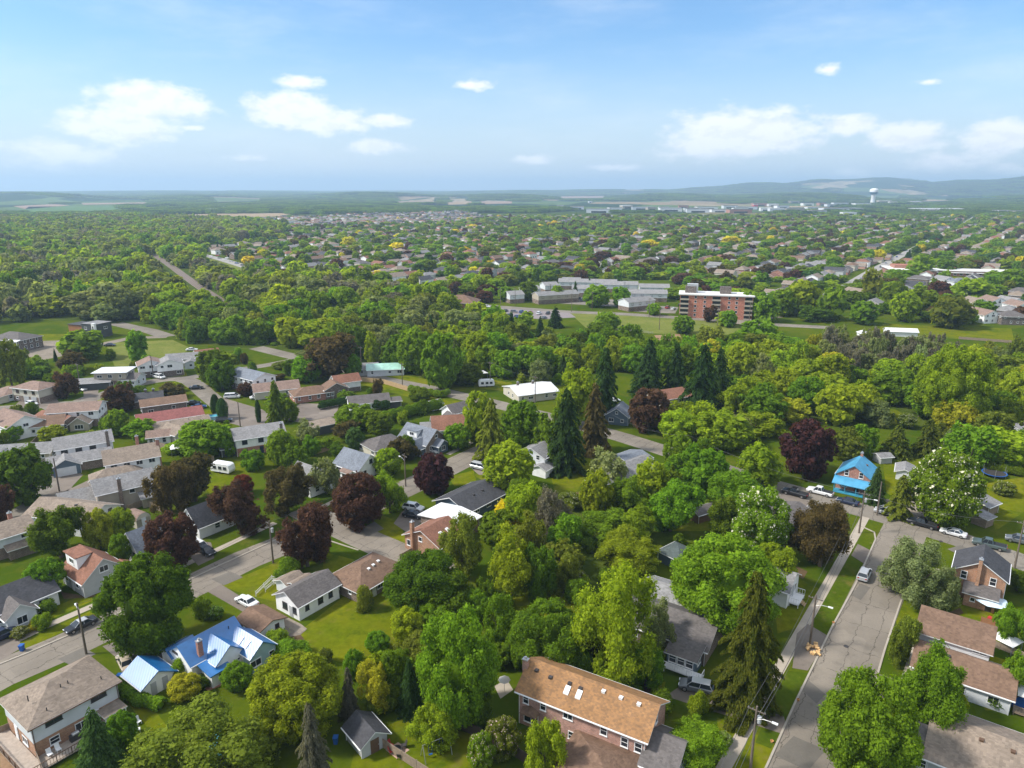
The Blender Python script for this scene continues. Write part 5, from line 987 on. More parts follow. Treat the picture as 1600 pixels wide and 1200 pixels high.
# ---- upper left cluster ---------------------------------------------------------
house('villa', 'dark brick villa with a hip roof and white two-storey portico', 'house', 'the dark brick villa', (22, 519), 7.6, -14, [V(0, 0, 17, 12, 5.4, 7.9, 'hip', BRD, RTAUPE, win=[('s', u, z, 1.2, 1.6) for u in (-6, -3.2, 0, 3.2, 6) for z in (1.7, 4.3)] + [('e', u, z, 1.2, 1.5) for u in (-3, 0, 3) for z in (1.7, 4.3)]), V(6, -6.6, 5.5, 1.5, 5.2, 5.5, 'shed', None, TRIM)])
h = HOUSES[-1][0]
for u in (3.6, 5.2, 6.8, 8.4): mb = MB(); mb.lathe([(.26, 0), (.2, .3), (.2, 4.9), (.28, 5.05)], 10, (u, -7.0, 0)); mb.build('column', TRIM, h)
house('modern_house', 'modern block house of dark panels with an orange cedar wing and white stair tower', 'house', 'the modern block house', (150, 503), 7.2, -20, [V(0, 0, 9, 9, 7.0, 7.2, 'flat', DARKW, RGREY, ov=.3, edge=DTRIM, win=[('s', 1.5, 1.8, 2, 1.6), ('s', -2, 4.8, 1.6, 1.2), ('e', 1, 4.6, 2, 1.2)]), V(4.0, -4.9, 1.8, 1.2, 7.6, 7.7, 'flat', TRIM, TRIM, ov=.05, win=[('s', 0, 2, .7, 1.6, DTRIM), ('s', 0, 5, .7, 2.4, DTRIM)]), V(-10, 1.5, 12, 8, 5.6, 5.9, 'flat', mat_siding('cedar_boards', (.30, .13, .05)), RDARK, ov=.4, edge=DTRIM, win=[('s', 0, 1.7, 3, 1.5, DTRIM)])])
LBIG = [
 ('house', 'small pale grey house at the far left by the drives', None, (14, 603), 4.2, -30, [V(0, 0, 9, 8, 2.6, 4.2, 'hip', LGREY, RPINK), V(1, -5, 8, 4, 2.2, 2.6, 'shed', CREAM, RPINK, win=[])]),
 ('raised_ranch', 'cream raised ranch with brown shutters and a double garage', 'the cream raised ranch', (56, 597), 6.0, -18, [V(0, 0, 12, 8.6, 4.9, 6.4, 'hip', CREAM, RPINK, low=BRB, lowh=2.1, win=[('s', u, 3.6, 1.4, 1.2, BTRIM) for u in (-3.6, 0, 3.6)] + [('s', -4, 1.3, 1.2, .8)], doors=[('s', 0, 2.4, GREY), ('s', 3.4, 2.4, GREY)])]),
 ('carport_house', 'low house with a long pale carport roof', 'the house with the pale carport', (143, 592), 3.2, 18, [V(0, 0, 13, 8, 2.7, 3.3, 'gable', DARKW, RLGREY, win='auto')]),
 ('raised_ranch', 'two-storey house with a glaring white flat roof', 'the house with the white flat roof', (178, 577), 5.8, 6, [V(0, 0, 11, 8, 5.6, 5.8, 'flat', BEIGE, RWHITE, low=BRB, lowh=2.5, ov=.7, win='auto')]),
 ('house', 'narrow grey house beside the white flat roof', None, (206, 582), 4.6, 0, [V(0, 0, 6, 7, 3.0, 4.6, 'gable', LGREY, RTAUPE)]),
 ('semi_detached_house', 'white semi with a pink-tan roof and black shutters', 'the pink-roofed white semi', (234, 560), 6.6, 30, [V(0, 0, 8, 9, 5.0, 6.8, 'gable', WH, RPINK, low=BRD, lowh=2.3, rot=90, win='auto')]),
 ('semi_detached_house', 'white semi with a grey roof and black shutters', 'the grey-roofed white semi', (263, 559), 6.6, 30, [V(0, 0, 8, 9, 5.0, 6.8, 'gable', WH, RLGREY, low=BRD, lowh=2.3, rot=90, win='auto')]),
 ('house', 'grey-roofed low house behind the white semis', None, (287, 551), 5.0, 20, [V(0, 0, 13, 8, 3.4, 5.0, 'gable', CREAM, RGREY), V(3, -5, 8, 5, 2.6, 3.6, 'gable', LGREY, RGREY, rot=90)]),
 ('bungalow', 'small white bungalow with a red-brown roof by the meadow', 'the bungalow by the meadow', (322, 545), 4.4, 34, [V(0, 0, 9, 7, 2.8, 4.4, 'gable', WH, RRED)]),
 ('bungalow', 'charcoal-roofed brick bungalow with two dark chimneys', 'the bungalow with two chimneys', (222, 613), 4.2, 26, [V(0, 0, 12, 9, 2.6, 4.2, 'gable', BRB, RDARK, chim=[(1, 0, BRD), (3.4, 0, BRD)], win='auto')]),
 ('raised_ranch', 'brown box-like house with a low brown gable roof', 'the brown box-like house', (254, 621), 5.2, 30, [V(0, 0, 13, 8.6, 4.2, 5.4, 'gable', BRD, RBROWN, win=[('s', 2.6, 2.4, 1.1, 1.8), ('s', -4, 2.4, 1.6, 1), ('w', 0, 2.4, 1.8, 1.4)])]),
 ('bungalow', 'long bungalow with a dusty red shingle roof', 'the red-roofed bungalow', (264, 640), 4.4, 32, [V(0, 0, 18, 8.6, 2.7, 4.4, 'gable', CREAM, RROSE, win='auto')]),
 ('bungalow', 'long tan-roofed bungalow with pipes on its roof', 'the long tan-roofed bungalow', (282, 654), 4.2, 34, [V(0, 0, 15, 8, 2.7, 4.2, 'gable', BEIGE, RTAN, vents=[(-3, -1, 1), (2, -1, 1)], win='auto')]),
 ('house', 'white house with a rose roof and a pointed arch over its patio', 'the rose-roofed white house', (119, 631), 6.2, 14, [V(0, 0, 14, 9, 5.2, 6.8, 'gable', WH, RPINK, low=BRB, lowh=2.3, win='auto'), V(2.5, -6, 4.4, 5, 2.4, 4.2, 'gable', BEIGE, RTAN, rot=90, win=[('w', 0, 1.2, 2.4, 1.4)])]),
 ('house', 'brown-roofed brick bungalow behind the rose-roofed house', None, (88, 645), 4.4, -25, [V(0, 0, 13, 8, 2.8, 4.4, 'gable', BRB, RRED, win='auto')]),
 ('house', 'dark brown-roofed house with a white side wing', None, (64, 650), 4.8, 22, [V(0, 0, 12, 8.4, 3.0, 4.8, 'gable', WH, RBROWN, win='auto')]),
 ('gable_house', 'white gabled house with a beige roof and a red chimney at the left edge', 'the white gabled house with a red chimney', (22, 645), 6.4, -34, [V(0, 0, 13, 9.4, 4.4, 6.8, 'gable', WH, RPINK, win=[('e', 0, 3.9, 1.5, 1.0), ('e', 2.5, 1.5, 1.2, 1.2), ('s', -3, 2.4, 1.1, 1), ('s', 2, 2.4, 1.1, 1)], chim=[(-1, -5.0, 0, 7.2, BRD)])]),
 ('bungalow', 'low house with a grey roof and a slatted fence yard', 'the low grey-roofed house', (40, 692), 4.2, 12, [V(0, 0, 14, 8, 2.6, 4.2, 'gable', BEIGE, RGREY, win='auto'), V(-4, -5, 5, 4, 2.4, 3.8, 'gable', BEIGE, RGREY, rot=90)]),
 ('split_level_house', 'large white split-level with light grey roofs and a double garage', 'the large white split-level', (128, 677), 7.2, 34, [V(0, 0, 13, 8, 5.2, 7.2, 'gable', WH, RLGREY, win=[('s', u, 4.2, 1.5, 1.1, DTRIM) for u in (-4.6, -1.4, 1.8)] + [('w', 0, 4.2, 1, 1)], chim=[(5.4, -4.3, 0, 8.0, BRD)]), V(-1.5, -6.0, 14, 6, 2.7, 4.2, 'gable', BRB, RLGREY, rot=0, win=[]), V(-4.8, -8.2, 5, 6, 2.7, 4.4, 'gable', BLUEW, RLGREY, rot=90, win=[], doors=[('w', 0, 4.2, LGREY)])]),
 ('split_level_house', 'brown-roofed split-level with a row of white gabled dormers', 'the split-level with white dormers', (203, 698), 7.0, 32, [V(0, 0, 12, 9, 5.0, 7.2, 'gable', WH, RTAN, win=[('s', u, 4.0, 1.5, 1.2) for u in (-4.2, -1.4, 1.4, 4.2)], chim=[(2.0, 5.0, BR), (6.2, -1, 0, 8.0, BR)]), V(-4, -6.4, 11, 6.4, 2.8, 4.6, 'hip', BRB, RTAN, win='auto')]),
 ('split_level_house', 'grey split-level with a tall brown chimney on its gable wall', 'the grey split-level', (190, 741), 6.6, 38, [V(0, 0, 12, 9, 4.8, 6.8, 'gable', BEIGE, RGREY, win=[('s', 1, 3.8, 1.2, 1)], chim=[(-1.4, -4.8, 0, 7.4, BRB)]), V(-8, 2.2, 9, 8, 2.7, 4.6, 'gable', BLUEW, RGREY, win=[]), V(5.4, -5.8, 6, 2.6, 2.5, 3.2, 'shed', BEIGE, RGREY, win=[])]),
 ('bungalow', 'tan-roofed bungalow with a white gable end and two windows', 'the tan-roofed bungalow', (112, 782), 5.6, -14, [V(0, 0, 16, 9, 3.6, 5.6, 'gable', WH, RTAN, rot=0, win=[('e', -1.5, 3.6, 1.2, 1.1), ('e', 1.5, 3.6, 1.3, 1.1), ('s', -3, 1.6, 1.6, 1.1), ('s', 3, 1.6, 1.6, 1.1)], vents=[(2, -1, 0), (-1, -1.4, 0)])]),
 ('garden_house', 'small tan-roofed pool cabana with glazed walls behind a board fence', 'the pool cabana', (248, 671), 3.6, 20, [V(0, 0, 6, 5, 2.4, 3.6, 'gable', WH, RPINK, win=[('s', u, 1.2, 1.0, 1.5) for u in (-2, -.4, 1.4)])]),
 ('garage', 'small cream garage with a tan gable roof near the cabana', None, (274, 663), 4.4, -30, [V(0, 0, 7, 5.5, 2.7, 4.4, 'gable', CREAM, RTAN, win=[('e', 0, 1.4, .9, .9)])]),
 ('semi_detached_house', 'two-storey house, white over brick, with navy shutters and pale grey roof', 'the house with navy shutters', (402, 664), 6.8, 28, [V(0, 0, 13, 8.6, 5.0, 6.9, 'gable', WH, RLGREY, low=BR, lowh=2.3, win=[('s', u, 3.8, 1.4, 1.2, NAVY) for u in (-4.2, 0, 4.2)] + [('s', u, 1.3, 1.5, 1.2, NAVY) for u in (-4.4, 4.0)], doors=[('s', 0, 1.0, NAVY)], chim=[(5.6, -4.2, 0, 7.6, BRD)]), V(-8.2, 0, 4, 6, 2.5, 3.8, 'gable', DARKW, RGREY, win=[])]),
]
for nm, lab, sh, px, z, rot, vols in LBIG: house(nm, lab, 'house' if nm not in ('garage', 'garden_house') else nm.replace('_', ' '), sh, px, z, rot, vols)
def barrel_shed(px, rz, label):
    p = G(*px); r = thing('barrel_roofed_shed', label, 'shed', (p.x, p.y, 0), R(rz)); L, W = 4.2, 3.4; prof = [(-W / 2, 1.9), (-W / 2 + .3, 2.5), (-.8, 3.0), (0, 3.15), (.8, 3.0), (W / 2 - .3, 2.5), (W / 2, 1.9)]
    mb = MB(); n = len(prof); mb.add([(-L / 2, y, z) for y, z in prof] + [(L / 2, y, z) for y, z in prof], [(i, n + i, n + i + 1, i + 1) for i in range(n - 1)]); mb.build('roof', RPINK, r)
    mb = MB(); mb.add([(-L / 2 + .1, y * .96, z - .05) for y, z in prof] + [(-L / 2 + .1, W / 2 - .1, 0), (-L / 2 + .1, -W / 2 + .1, 0)], [tuple(range(n + 2))[::-1]]); mb.add([(L / 2 - .1, y * .96, z - .05) for y, z in prof] + [(L / 2 - .1, W / 2 - .1, 0), (L / 2 - .1, -W / 2 + .1, 0)], [tuple(range(n + 2))])
    mb.box(-L / 2 + .1, L / 2 - .1, -W / 2 + .1, W / 2 - .1, 0, 1.88); mb.build('wall', CREAM, r); door_at(r, (L / 2 - .1, 0, 0), R(90), LGREY); return r
barrel_shed((217, 819), -30, 'cream shed with a rounded barrel roof by a board fence')
# ---- middle and right -----------------------------------------------------------
h = house('townhouse_row', 'long red brick row house with an orange shingle roof and two skylights', 'house', 'the long brick row house', (925, 1062), 7.7, -30,
      [V(0, 0, 17.8, 7.6, 5.4, 7.7, 'gable', BRP, RORANGE, ov=.45, sky=[(-2.6, -2.1), (-.9, -2.1)], gut=TRIM,
         vents=[(-7.6, -1.2, 0), (-5.4, -1.4, 0), (-2.6, -1.3, 0), (-1.0, -1.4, 0), (2.0, -.8, 0, TRIM), (4.4, -.8, 0, TRIM), (6.8, -.8, 0, TRIM)],
         win=[('s', -7.8, 4.2, .9, 1.4), ('s', -5.2, 4.2, .9, 1.4), ('s', -1.6, 4.3, 1.4, 1.3), ('s', -7, 1.5, 2.2, 1.6), ('s', -1.0, 1.4, 1.0, 1.2), ('s', 3.4, 4.1, 1.0, 1.4), ('s', 3.0, 1.4, 1.2, 1.8), ('s', 6.2, 3.6, 1.0, 1.4), ('s', 8.0, 3.6, 1.0, 1.4), ('e', 0, 5.6, .8, 1.7), ('e', -2, 2, 1, 1.4), ('n', -6, 4.2, 1, 1.3), ('n', 0, 4.2, 1, 1.3), ('n', 6, 4.2, 1, 1.3)],
         doors=[('s', -3.9, .95, TRIM)], chim=[(-9.3, -1.2, 0, 8.1, BRP)]),
       V(4.2, -7.9, 8.4, 8.0, 2.7, 4.3, 'hip', BRB, RBROWN, win=[], ov=.5), V(10.9, -1.5, 4.0, 7.2, 2.9, 5.0, 'gable', BLUEW, RTAUPE, win=[('e', 0, 1.6, 1.0, 1.4), ('e', -2, 1.6, 1.0, 1.4)], rot=0)])
mb = MB(); mb.add([(-8.3, -3.8, 2.9), (-8.3, -4.8, 2.5), (-5.7, -4.8, 2.5), (-5.7, -3.8, 2.9), (-7, -3.8, 3.5), (-7, -4.6, 2.95)], [(0, 1, 5, 4), (4, 5, 2, 3), (1, 2, 5)]); mb.build('bay_roof', RBROWN, h)
sub_box('air_conditioner', 'white boxy heat pump against the brick row house wall', 'air conditioner', (884, 1142), [('casing', TRIM, [(-.5, .5, -.35, .35, 0, .9)]), ('grille', GREY, [(-.42, .42, -.37, -.35, .12, .8)])], R(-31))
h = house('long_house', 'long house with a worn grey roof and a slate-blue glazed sunroom', 'house', 'the long grey-roofed house', (1072, 962), 5.2, -33,
      [V(-4, 1, 17, 9, 3.0, 5.2, 'gable', BRB, RTAUPE, ov=.5, win=[('s', 5, 1.6, 1.2, 1.2), ('s', -3, 1.6, 1.2, 1.2), ('s', 0, 1.6, 1.2, 1.2)]), V(-3.5, 9, 13, 7, 2.8, 4.2, 'gable', GREY, RLGREY, win=[], ov=.4),
       V(1.8, -5.0, 4.4, 3.2, 2.7, 3.3, 'shed', BLUEW, RTAUPE, win=[('s', -1.3, 1.8, 1.2, 1.5), ('s', 0, 1.8, 1.2, 1.5), ('s', 1.3, 1.8, 1.2, 1.5), ('e', 0, 1.8, 1.4, 1.4)])])
deck(h, -.4, 5.4, -8.0, -6.64, .8, sides='se', m=TRIM, rm=TRIM)
h = house('garden_shed', 'dark blue garden shed with a hip roof and white porch post', 'shed', 'the dark blue garden shed', (1060, 852), 3.6, 40, [V(0, 0, 5.2, 5.0, 2.5, 3.7, 'hip', BLUEW, RDGREEN, win=[('w', 1, 1.4, 1.0, 1.0)], doors=[('s', 0, .9, DTRIM)])])
mb = MB(); mb.box(-2.85, -2.73, -2.7, -2.58, 0, 2.3); mb.box(-2.85, -2.73, 2.5, 2.62, 0, 2.3); mb.build('porch_post', TRIM, h)
h = house('white_house', 'white-fronted house peeping from behind the big maple by the pavement', 'house', 'the white-fronted house', (1228, 893), 5.0, B_, [V(-2.5, 0, 8, 7, 3.4, 5.4, 'gable', WH, RGREY, win=[('e', -1.5, 1.9, 1.2, 1.3), ('e', 1.5, 1.9, 1.2, 1.3)], doors=[('e', 0, .95, GREY, .7)])])
deck(h, 1.52, 3.2, -2.4, 1.6, .7, sides='sn', m=TRIM, rm=TRIM, steps=(3.3, -.6, 1, 0))
house('carport_house', 'brick house with a grey low roof over a dark carport', 'house', 'the house with a dark carport', (1222, 795), 4.4, 36, [V(0, 0, 12, 9, 2.9, 4.4, 'gable', BRB, RTAUPE, win='auto'), V(7, -3, 5.5, 5, 2.6, 3.4, 'gable', DARKW, RGREY, win=[], chim=[(1.5, 0, BRD)])])
h = house('brick_house', 'small brick house with a sky-blue metal roof and blue veranda', 'house', 'the brick house with a sky-blue roof', (1342, 719), 6.8, A, [V(0, 0, 8.4, 7.4, 4.2, 6.8, 'gable', BR, RSKY, edge=RSKY, ov=.35, gut=TRIM, win=[('w', -1.6, 4.6, 1.0, 1.5), ('w', 1.6, 4.6, 1.0, 1.5), ('e', -1.6, 4.6, 1.0, 1.5), ('e', 1.6, 4.6, 1.0, 1.5), ('s', 0, 1.7, 1.2, 1.3), ('n', 0, 1.7, 1.2, 1.3), ('w', -1.8, 1.6, 1.3, 1.3)], doors=[('w', 1.0, .9, DTRIM)], chim=[(3.6, 0, BR)], vents=[(1, -1.8, 0, BTRIM)]),
      V(-5.35, 0, 7.4, 2.2, 2.6, 3.5, 'shed', None, RSKY, edge=RSKY, rot=-90, win=[])])
mb = MB()
for u in (-3.6, -1.2, 1.2, 3.6): mb.box(-6.5, -6.36, u - .07, u + .07, .3, 2.3)
mb.box(-6.6, -4.22, -3.7, 3.7, .05, .3); mb.box(-6.48, -6.4, -3.5, -1.2, 1.0, 1.1); mb.build('veranda', mat('blue_paint', (.05, .28, .42), rough=.5), h)
h = house('brick_house', 'narrow two-storey orange brick house with a charcoal roof and brick chimney', 'house', 'the orange brick house with charcoal roof', (1537, 867), 7.4, A, [V(0, 0, 7.4, 7.6, 5.4, 7.8, 'gable', BRO, RDARK, win=[('w', -2.3, 4.5, 1.0, 1.5), ('w', 2.0, 4.5, 1.0, 1.5), ('e', 0, 4.5, 1, 1.5), ('s', -2, 4.4, 1, 1.5), ('s', 2, 4.4, 1, 1.5), ('s', -2, 1.5, 1, 1.5), ('w', -3.0, 2.2, .8, .7)], chim=[(-4.0, .2, 0, 8.2, BRO)]),
      V(-5.2, -.6, 4.6, 2.0, 2.7, 3.4, 'shed', BRO, RTAUPE, rot=-90, win=[('s', -1, 1.5, .8, .8)], doors=[('s', 1.4, .9, DTRIM)])])
h = house('tiered_house', 'brown-roofed grey house stepping down in two tiers with a glazed dormer', 'house', 'the two-tiered brown-roofed house', (1497, 1004), 4.6, B_, [V(1.2, -3.2, 12, 7.4, 2.9, 4.9, 'gable', LGREY, RBROWN, win=[('s', 0, 1.5, 1.4, 1.2), ('s', 4, 1.5, 1.4, 1.2), ('w', 0, 1.5, 1.2, 1.2)], vents=[(-3.6, -1.5, 0), (-2.6, -2.2, 0), (-2, -1, 0)]), V(-.6, 3.0, 9.4, 5.6, 4.4, 5.6, 'shed', LGREY, RBROWN, rot=0, win=[]), V(2.8, .0, 2.4, 1.0, 4.9, 5.3, 'shed', LGREY, RBROWN, win=[('s', 0, 4.4, 1.9, .6)], z0=3.4)])
mb = MB(); mb.box(7.8, 10.6, -5.4, -2.4, 2.5, 2.62); mb.build('white_awning', RWHITE, h)
deck(h, 7.6, 15.5, -6.4, -2.0, .5, sides='sen', m=WOOD, rm=WOOD)
house('large_bungalow', 'large bungalow with a broad tan shingle roof in the lower right corner', 'house', 'the broad tan-roofed bungalow', (1582, 1156), 5.4, B_, [V(0, 0, 16, 11, 2.9, 5.4, 'gable', GREY, RTAN, ov=.6, vents=[(-3, -1.4, 0, BTRIM), (0.2, -1.4, 0, BTRIM), (1.8, -.5, 0, DTRIM)], win=[]), V(-8.6, -1.6, 4.8, 8, 2.8, 4.2, 'gable', GREY, RTAUPE, win=[('s', 0, 1.5, 1.2, 1.2)])])
house('shed', 'grey garden shed with a charcoal roof and an open door', 'shed', 'the grey garden shed', (571, 1126), 3.4, -50, [V(0, 0, 4.4, 3.6, 2.2, 3.4, 'gable', GREY, RDARK, doors=[('e', 0, 1.2, BTRIM)], win=[])])
h = house('lshaped_bungalow', 'pale grey-roofed bungalow with a white gable and timber pergola', 'house', 'the bungalow with a pergola', (975, 722), 4.6, 40, [V(1, 0, 16, 8, 2.7, 4.4, 'gable', LGREY, RGREY, win='auto'), V(-8, -2, 7, 6.6, 2.7, 4.6, 'gable', WH, RLGREY, win=[('w', 0, 1.4, 2.6, 1.6, DTRIM)]), V(8, 4.5, 8, 7, 2.7, 3.6, 'gable', BRB, RBGREY, rot=0)])
mb = MB()
for i in range(3):
    for j in range(2): mb.box(-19 + i * 3.4, -18.84 + i * 3.4, -7 + j * 4, -6.84 + j * 4, 0, 2.5)
for j in range(2): mb.box(-19.4, -11.8, -7 + j * 4 - .0, -6.86 + j * 4, 2.502, 2.7)
for i in range(12): mb.box(-19.2 + i * .62, -19.1 + i * .62, -7.5, -2.4, 2.702, 2.8)
pg = mb.build('pergola', WOODW); pg.location = h.location; pg.rotation_euler = h.rotation_euler; tag(pg, 'brown timber pergola over a patio beside the grey-roofed bungalow', 'pergola')
house('white_house', 'white house almost hidden behind the dark trees, dark windows showing', 'house', 'the hidden white house', (846, 694), 6.0, A, [V(0, 0, 9, 8, 4.6, 6.4, 'gable', LGREY, RGREY, win='auto')])
house('shed', 'small white shed at the lawn edge below the dark trees', 'shed', None, (849, 724), 3.0, A, [V(0, 0, 4, 4, 2.4, 3.2, 'gable', WH, RLGREY, win=[])])
house('small_house', 'small blue-grey gabled house beside the round purple tree', 'house', 'the blue-grey gabled house', (968, 633), 5.2, -20, [V(0, 0, 8, 7, 3.0, 5.4, 'gable', BLUEW, RBGREY, rot=90, win=[('w', -1.6, 1.5, 1.6, 1.2), ('w', 1.8, 1.5, 1, 1), ('w', 0, 3.9, .8, .8)])])
house('cabin', 'low house with a broad rusty red roof under the spruces', 'house', 'the rusty red-roofed house', (1045, 607), 4.6, 25, [V(0, 0, 13, 10, 2.8, 4.6, 'gable', CREAM, RRED, win='auto')])
h = house('flat_roofed_house', 'low house whose wide roof is covered in glaring white panels', 'house', 'the white-panelled low house', (829, 600), 4.4, 24, [V(0, 0, 15, 13, 2.9, 4.3, 'gable', CREAM, RWHITE, win='auto', chim=[(-4, 2, BRD), (1.4, 1.2, BRD)])])
house('bungalow', 'low house with a mint green metal roof under tall trees', 'house', 'the mint-roofed house', (602, 568), 4.0, 10, [V(0, 0, 14, 8, 2.7, 4.2, 'gable', LGREY, RTEAL, win='auto'), V(-7, 2, 8, 8, 2.8, 4.2, 'gable', LGREY, RGREY)])
house('shed', 'weathered grey shed behind the horse chestnut', 'shed', None, (1532, 776), 3.2, 30, [V(0, 0, 4.5, 6, 2.5, 3.2, 'gable', WOOD, RGREY, win=[])])
house('shed', 'small grey lean-to beside the weathered shed', 'shed', None, (1537, 803), 2.4, 30, [V(0, 0, 3, 3, 2.2, 2.6, 'shed', WOOD, RLGREY, win=[])])
house('shed', 'pale concrete shed with a curved grey roof on the lawn', 'shed', 'the pale concrete shed', (1415, 727), 3.0, 60, [V(0, 0, 6, 3.6, 2.3, 3.0, 'gable', LGREY, RLGREY, win=[('w', 0, 1.3, .8, .8)])])
house('farm_shed', 'tiny grey hut beside the yellow-green round tree', 'shed', None, (1380, 708), 2.4, 10, [V(0, 0, 3.4, 3, 2, 2.5, 'gable', GREY, RGREY, win=[])])
house('pavilion', 'brown garden pavilion half hidden on the shady lawn', 'pavilion', None, (1100, 790), 3.0, 30, [V(0, 0, 6, 3, 2.3, 3.0, 'gable', WOODW, RTAUPE, win=[])])
house('workshop', 'long pale building at the right edge beyond the lime trees', 'outbuilding', None, (1608, 664), 3.6, 20, [V(0, 0, 12, 7, 3, 4, 'gable', LGREY, RLGREY)])
h = house('white_barn', 'long white greenhouse barn at the edge of the green field', 'barn', 'the white greenhouse barn', (1408, 513), 3.6, -12, [V(0, 0, 14, 6, 2.6, 3.8, 'gable', TRIM, RWHITE, win=[])])
house('shed', 'round white dome shed beside the greenhouse barn', 'shed', None, (1349, 517), 3.0, 0, [V(0, 0, 4, 4, 2.4, 3.6, 'hip', TRIM, RWHITE, win=[])])
# ---- middle distance: rows of townhouses, apartment block, school --------------
APX = []
for i, (x, y, rot, L, roof) in enumerate(((903, 436, -8, 27, RLGREY), (945, 437, -8, 17, RLGREY), (893, 434, -8, 13, RLGREY), (858, 441, 20, 10, RLGREY), (868, 455, 22, 28, RGREY), (828, 447, 24, 11, RLGREY), (803, 455, 24, 10, RLGREY), (918, 446, -8, 20, RLGREY), (958, 440, -8, 15, RLGREY), (985, 440, -6, 10, RLGREY), (1022, 444, -6, 20, RLGREY), (1012, 453, -6, 24, RLGREY), (995, 465, 30, 20, RGREY))):
    house('townhouse_row', ['pale flat-gabled townhouse row at the back of the estate', 'pale townhouse row behind a parked court', 'grey townhouse row across the court', 'short pale townhouse block with a hedge', 'long brown townhouse row with a light roof facing the arterial road', 'small pale townhouse block left of the long brown row', 'last pale townhouse block at the left end of the estate', 'pale townhouse row beside pointed spruces', 'pale townhouse row between two green trees',
         'pale townhouse row just left of the brick apartment block', 'short townhouse row next to the brick apartment block', 'front townhouse row of the pair left of the apartments', 'angled townhouse row reaching down to the car court'][i],
         'townhouse row', None, (x, y), 7, rot, [V(0, 0, L, 10, 5.6, 7.4, 'gable', BEIGE if i in (4,) else LGREY, roof, low=BRB, lowh=2.6, win=[('s', u, z, 1.6, 1.3, DTRIM) for u in np.arange(-L / 2 + 3, L / 2 - 2, 5.5) for z in (1.5, 4.3)])], 'townhouse rows of the estate', lod='lo')
def apartment():
    p = G(1124, 500); r = thing('apartment_block', 'five-storey red brick apartment block with white balconies and a flat white roof', 'apartment building', (p.x, p.y + 10, 0), R(-14), short='the brick apartment block')
    L, W, Hh = 39, 13, 12.8; mb = MB(); 
    mb.box(-L / 2, L / 2, -W / 2, W / 2, 0, Hh); mb.build('wall', mat_brick('apartment_brick', (.55, .15, .07)), r)
    mb = MB(); mb.box(-L / 2 - .8, L / 2 + .8, -W / 2 - .8, W / 2 + .8, Hh + .002, Hh + .6); mb.build('roof', mat('white_gravel_roof', (.66, .65, .63)), r)
    for x0, nm in ((-17, 'stair_tower'), (2, 'lift_tower')):
        mb = MB(); mb.box(x0, x0 + 6, -2, 4, Hh + .602, Hh + 4.2); mb.build(nm, BRD, r)
    mb = MB(); mb.box(-16, -10, -1, 3, Hh + .602, Hh + 5.4); mb.build('roof_plant', GREY, r)
    for lv in range(5):
        z = lv * 2.5 + .1
        for x0, x1 in ((-19.4, -14.5), (-2.2, 2.6), (15, 19.4)):
            mb = MB(); mb.box(x0, x1, -W / 2 - 1.6, -W / 2 - .002, z, z + .25); mb.box(x0, x1, -W / 2 - 1.62, -W / 2 - 1.55, z + .252, z + .95); b = mb.build('balcony', BEIGE, r)
            mb = MB(); mb.box(x0 + .3, x1 - .3, -W / 2 - .06, -W / 2 - .002, z + .3, z + 2.3); mb.build('balcony_door', GLASS, b)
        for x in (-11, -6, 7, 11): window_at(r, 1.3, 1.4, (x, -W / 2, z + 1.7), 0, pane=True)
    BLOCK.append((p.x, p.y + 8, 16)); BLOCK.append((p.x + 20, p.y, 12)); BLOCK.append((p.x - 18, p.y + 18, 12)); return r
apartment()
def school():
    p = G(1490, 432); r = thing('school', 'low brick school with white roof bands and a pale yard', 'school', (p.x, p.y, 0), R(-14), short='the low brick school')
    for nm, b, m in (('wall', [(-50, -16, -10, 20, 0, 5), (-15.9, 60, 0, 16, 0, 4.4)], mat_brick('school_brick', (.34, .12, .09))), ('roof', [(-51, -15.5, -11, 21, 5.003, 5.6), (-15.3, 61, -1, 17, 4.403, 5.0)], mat('white_gravel_roof', (.66, .65, .63))), ('roof_hall', [(-45, -20, 2, 16, 5.603, 8)], BR), ('canopy', [(-16, 60, -4, -1.02, 3.2, 3.5)], TRIM)):
        mb = MB()
        for q in b: mb.box(*q)
        mb.build(nm, m, r)
    for i in range(16): window_at(r, 2.4, 1.6, (-13 + i * 4.6, 0, 1.9), 0, pane=True, bars=0)
    for i in range(7): window_at(r, 2.4, 1.6, (-47 + i * 4.6, -10, 2.2), 0, pane=True, bars=0)
    for k in range(-4, 6): BLOCK.append((p.x + k * 11, p.y + 8, 14))
school()
patch('school_yard', [(1440, 427), (1560, 424), (1580, 432), (1440, 436)], mat('pale_asphalt', (.3, .28, .26)), .05, True)
house('villa', 'solitary brown hip-roofed brick house by the arterial road car park', 'house', 'the brown hip-roofed house by the car park', (720, 461), 6.5, -10, [V(0, 0, 20, 16, 3.2, 6.8, 'hip', BRO, RBROWN, win='auto', ov=.8)], lod='mid')
R1 = [(1418, 470, 14), (1524, 467, 0), (1552, 465, 0), (1578, 466, 10), (1510, 478, 0), (1538, 485, 8), (1580, 488, -8), (1446, 458, 20), (1495, 470, -5), (1338, 452, 20), (1410, 452, -20), (1475, 433, 10), (1500, 436, 0), (1280, 470, 30), (1592, 472, 0)]
RF = [RTAUPE, RTAN, RPINK, RLGREY, RTAN, RPINK, RTAUPE, RTAN, RGREY, RTAN, RLGREY, RLGREY, RBGREY, RTAUPE, RPINK]; RW_ = [BRB, WH, WH, WH, BRB, WH, BRD, BEIGE, WH, WH, CREAM, WH, LGREY, CREAM, WH]
